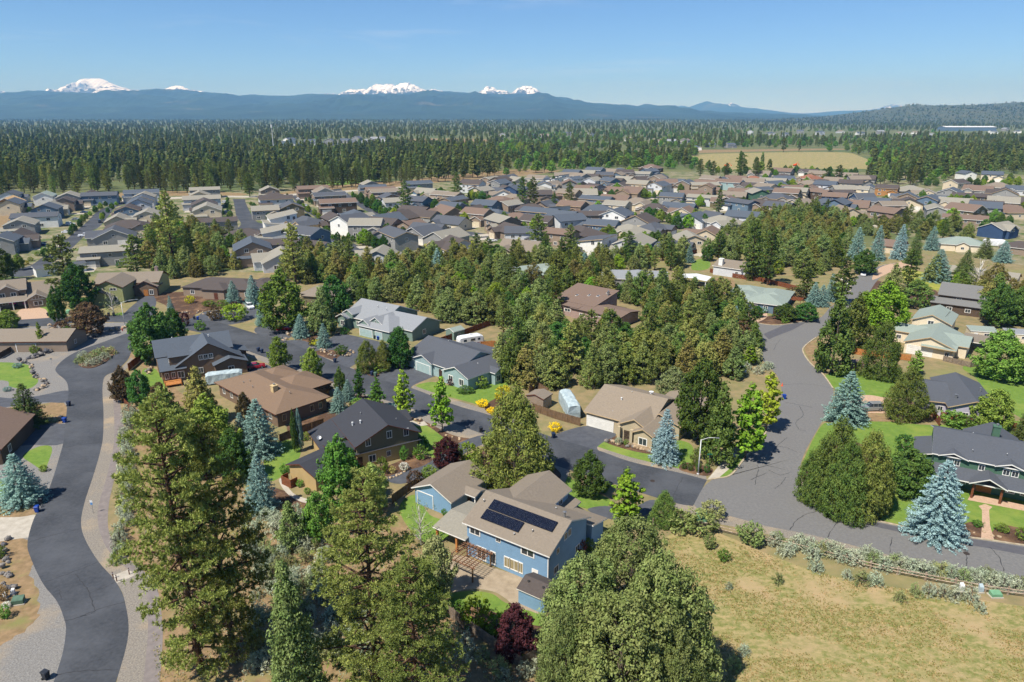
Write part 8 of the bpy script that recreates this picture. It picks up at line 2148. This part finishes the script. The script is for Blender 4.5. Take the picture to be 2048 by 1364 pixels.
# ================================================================== ROCKS
ROCKS = []
for sd in range(5):
    r_ = np.random.default_rng(500 + sd)
    V, F = [], []
    for i in range(5):
        for j in range(7):
            th, ph = 2 * math.pi * j / 7, math.pi * (i + 0.5) / 5
            k = r_.uniform(0.75, 1.15)
            V.append((math.sin(ph) * math.cos(th) * 0.5 * k, math.sin(ph) * math.sin(th) * 0.4 * k, math.cos(ph) * 0.34 * k + 0.2))
    for i in range(4):
        for j in range(7):
            F.append((i * 7 + j, (i + 1) * 7 + j, (i + 1) * 7 + (j + 1) % 7, i * 7 + (j + 1) % 7))
    F += [tuple(range(7)), tuple(range(34, 27, -1))]
    ROCKS.append(mk('stone', V, F, ['rock']))
def rock_line(name, px, n, size, mats, label, spread=0.5, two=True):
    c = catmull([P(*q) for q in px], 8)
    r_ = empty(name, (c[0].x, c[0].y, 0), 0, label, 'rocks')
    rr = random.Random(n)
    for i in range(n):
        f = (len(c) - 1) * (i + rr.random() * 0.6) / n
        k = min(int(f), len(c) - 2)
        q = c[k].lerp(c[k + 1], f - k) - c[0] + Vector((rr.uniform(-spread, spread), rr.uniform(-spread, spread), 0))
        s = size * rr.uniform(0.55, 1.3)
        o = ob('stone', ROCKS[i % 5], r_, q + Vector((0, 0, rr.choice([0, 0, 0.35 * size]) if two else 0)), rr.uniform(0, 6), (s, s, s * rr.uniform(0.7, 1.2)))
        setmat(o, rr.choice(mats))
rock_line('boulder_wall', [(58, 718), (75, 714), (95, 706), (120, 698), (145, 688)], 46, 1.25, ['rock_dark', 'rock', 'rock_dark'], 'dark boulder wall curving below the left corner lawn')
rock_line('boulder_wall', [(166, 682), (180, 677), (196, 671)], 18, 1.4, ['rock_dark', 'rock'], 'boulder wall under the bronze corner tree')
rock_line('boulder_edge', [(40, 722), (60, 730), (64, 745), (75, 755), (92, 765), (88, 775), (70, 782)], 44, 1.0, ['rock_tan', 'rock', 'rock_dark'], 'tan boulder edging around the left lawn')
rock_line('boulder_edge', [(98, 650), (104, 660), (118, 666), (126, 664)], 12, 1.6, ['rock', 'rock_tan'], 'large boulders at the street by the rusty shrub')
rock_line('boulder_edge', [(222, 662), (236, 660), (255, 655)], 10, 1.0, ['rock_tan'], 'low tan boulders beside the fire hydrant')
rock_line('boulder_edge', [(12, 1080), (10, 1110), (8, 1140), (18, 1175), (28, 1180)], 20, 0.9, ['rock', 'rock_dark'], 'grey boulders edging the left planting bed')
rock_line('boulder_edge', [(0, 1012), (12, 1008), (22, 1010)], 5, 1.0, ['rock_tan'], 'pale flat stones below the left blue spruce', 0.3, False)
rock_line('rock_garden', [(562, 682), (575, 672), (592, 668), (605, 676)], 26, 0.9, ['rock_tan', 'rock'], 'tan stones of the garden beside the red pickup', 1.2)
rock_line('rock_garden', [(625, 700), (645, 702), (662, 708), (690, 712), (705, 704)], 44, 0.8, ['rock_tan', 'rock', 'rock_tan'], 'tan stones of the island before the green house', 1.3)
rock_line('rock_garden', [(1212, 882), (1230, 886), (1255, 892), (1280, 898), (1292, 900)], 16, 0.9, ['rock_tan', 'rock_tan', 'rock'], 'rounded tan stones of the corner house bed', 0.5, False)
rock_line('boulder_edge', [(745, 950), (775, 956), (800, 950), (818, 935)], 22, 0.5, ['rock_tan'], 'small tan stones edging the curve of the dark drive', 0.2, False)
rock_line('boulder_edge', [(832, 838), (850, 850), (905, 874), (920, 878)], 9, 0.7, ['rock_tan'], 'tan stones in the mulch by the main street', 0.6, False)
rock_line('boulder_edge', [(272, 770), (290, 752), (302, 738)], 22, 1.0, ['rock_tan', 'rock'], 'stacked tan rocks below the brown dormer house', 0.8)
rock_line('rock_garden', [(350, 630), (385, 625), (420, 628), (450, 632)], 26, 0.7, ['rock_tan', 'rock'], 'scattered stones of the blue spruce rock garden', 1.6, False)
rock_line('boulder_edge', [(1950, 1066), (1962, 1062), (1990, 1075), (2008, 1074)], 4, 0.6, ['rock_tan'], 'few pale stones by the brick garden walk', 0.3, False)
# hanging flowers on the craftsman porch
for i, (x, y, lab) in enumerate(((20, 606, 'left pink flower basket on the craftsman porch'), (28, 607, 'middle pink flower basket on the craftsman porch'), (50, 606, 'right pink flower basket on the craftsman porch'))):
    p = P(x, y, 1.6)
    mb = MB(); rr = random.Random(i)
    for k in range(24):
        c0 = Vector((rr.gauss(0, 0.25), rr.gauss(0, 0.25), rr.gauss(0, 0.15))); mb.tube(c0, c0 + Vector((0, 0, 0.16)), 0.12, 0.04, 5)
    tag(ob('flower_basket', mb.mesh('flower_basket', ['flower_pink']), None, (p.x, p.y, 1.6)), lab, 'flowers', 'flower baskets on the craftsman porch')
# construction machines and heaps on the far field
for i, (x, y, m_, lab) in enumerate(((1452, 333, 'orange', 'orange excavator-coloured machine left on the far field'), (1590, 332, 'orange', 'orange machine right on the far field'))):
    p = P(x, y)
    r_ = empty('excavator', (p.x, p.y, 0), 0.4 * i, lab, 'excavator')
    mb = MB(); mb.box(-2, 2, -1.4, -0.8, 0, 0.9); mb.box(-2, 2, 0.8, 1.4, 0, 0.9); ob('tracks', mb.mesh('tracks', ['rubber']), r_)
    mb = MB(); mb.box(-1.8, 1.6, -1.3, 1.3, 0.95, 2.2); mb.box(0.2, 1.5, -1.2, 0, 2.2, 3.2); ob('cab', mb.mesh('cab', [m_]), r_)
    mb = MB(); mb.tube((1.5, 0.5, 1.8), (4.2, 0.5, 4.2), 0.25, 0.2, 6); mb.tube((4.2, 0.5, 4.2), (6.4, 0.5, 1.6), 0.2, 0.15, 6); mb.box(6.0, 6.9, 0, 1, 0.8, 1.7); ob('boom', mb.mesh('boom', [m_]), r_)

# ================================================================== DRY GRASS TUFTS on the open lots
def tufts(name, poly, n, size, mats, label, seed):
    r_ = np.random.default_rng(seed)
    wp = [P(*q) for q in poly]
    w2 = [(q.x, q.y) for q in wp]
    x0, x1, y0, y1 = min(q[0] for q in w2), max(q[0] for q in w2), min(q[1] for q in w2), max(q[1] for q in w2)
    C = r_.uniform((x0, y0), (x1, y1), (n * 3, 2))
    keep_ = fbm(C[:, 0] / 4 + 50, C[:, 1] / 4 + 50, seed, 4) + r_.normal(size=len(C)) * 0.06 > 0.47
    C = np.array([c for c, k in zip(C, keep_) if k and inside(w2, c[0], c[1])])[:n]
    m_ = 5
    B = np.repeat(C, m_, 0) + r_.normal(size=(len(C) * m_, 2)) * size * 0.5
    a_ = r_.uniform(0, 6.28, len(B)); h_ = size * r_.uniform(0.5, 1.5, len(B)); k_ = size * 0.32
    z0 = np.full(len(B), 0.0)
    V = np.stack([np.stack([B[:, 0] - np.cos(a_) * k_, B[:, 1] - np.sin(a_) * k_, z0], 1), np.stack([B[:, 0] + np.cos(a_) * k_, B[:, 1] + np.sin(a_) * k_, z0], 1),
                  np.stack([B[:, 0] + r_.normal(size=len(B)) * size * 0.5, B[:, 1] + r_.normal(size=len(B)) * size * 0.5, h_], 1)], 1).reshape(-1, 3)
    F = np.arange(len(V), dtype=np.int32).reshape(-1, 3)
    tag(ob(name, mk(name, V, F, mats, np.repeat(r_.integers(0, len(mats), len(C)), m_))), label, 'grass', kind='stuff')
tufts('dry_grass', [(1330, 1078), (1420, 1066), (1540, 1112), (1700, 1162), (2060, 1217), (2300, 1260), (2200, 1500), (1330, 1500), (1400, 1300), (1380, 1180)], 15000, 0.13, ['lf_straw', 'lf_grass', 'lf_straw', 'lf_grass', 'lf_willow'], 'dry grass tufts over the field', 5)
tufts('dry_grass', [(480, 1000), (640, 1010), (850, 1090), (880, 1200), (1060, 1335), (1000, 1450), (320, 1450), (300, 1180), (262, 1000)], 7000, 0.16, ['lf_straw', 'lf_sage', 'lf_straw'], 'dry grass tufts over the sagebrush lot', 6)

# ================================================================== HAZE: the air itself
hz = bpy.data.materials.new('haze'); hz.use_nodes = True
nt = hz.node_tree
for n in list(nt.nodes):
    nt.nodes.remove(n)
ho = nt.nodes.new('ShaderNodeOutputMaterial'); pv = nt.nodes.new('ShaderNodeVolumePrincipled')
pv.inputs['Color'].default_value = (0.21, 0.52, 1.0, 1)
pv.inputs['Density'].default_value = HAZE_D
pv.inputs['Anisotropy'].default_value = 0.0
pv.inputs['Absorption Color'].default_value = (0.6, 0.6, 0.6, 1)
nt.links.new(pv.outputs[0], ho.inputs['Volume'])
MATS['haze'] = hz
hm = MB(); hm.box(-gx - 500, gx + 500, gy0 - 500, gy1 + 500, -1.0, 1250)
tag(ob('haze', hm.mesh('haze', ['haze'])), kind='stuff')

dups = [k for k, v in LABELS.items() if v > 1]
print('LABEL DUPES', len(dups), dups[:5], 'objects', len(bpy.data.objects))
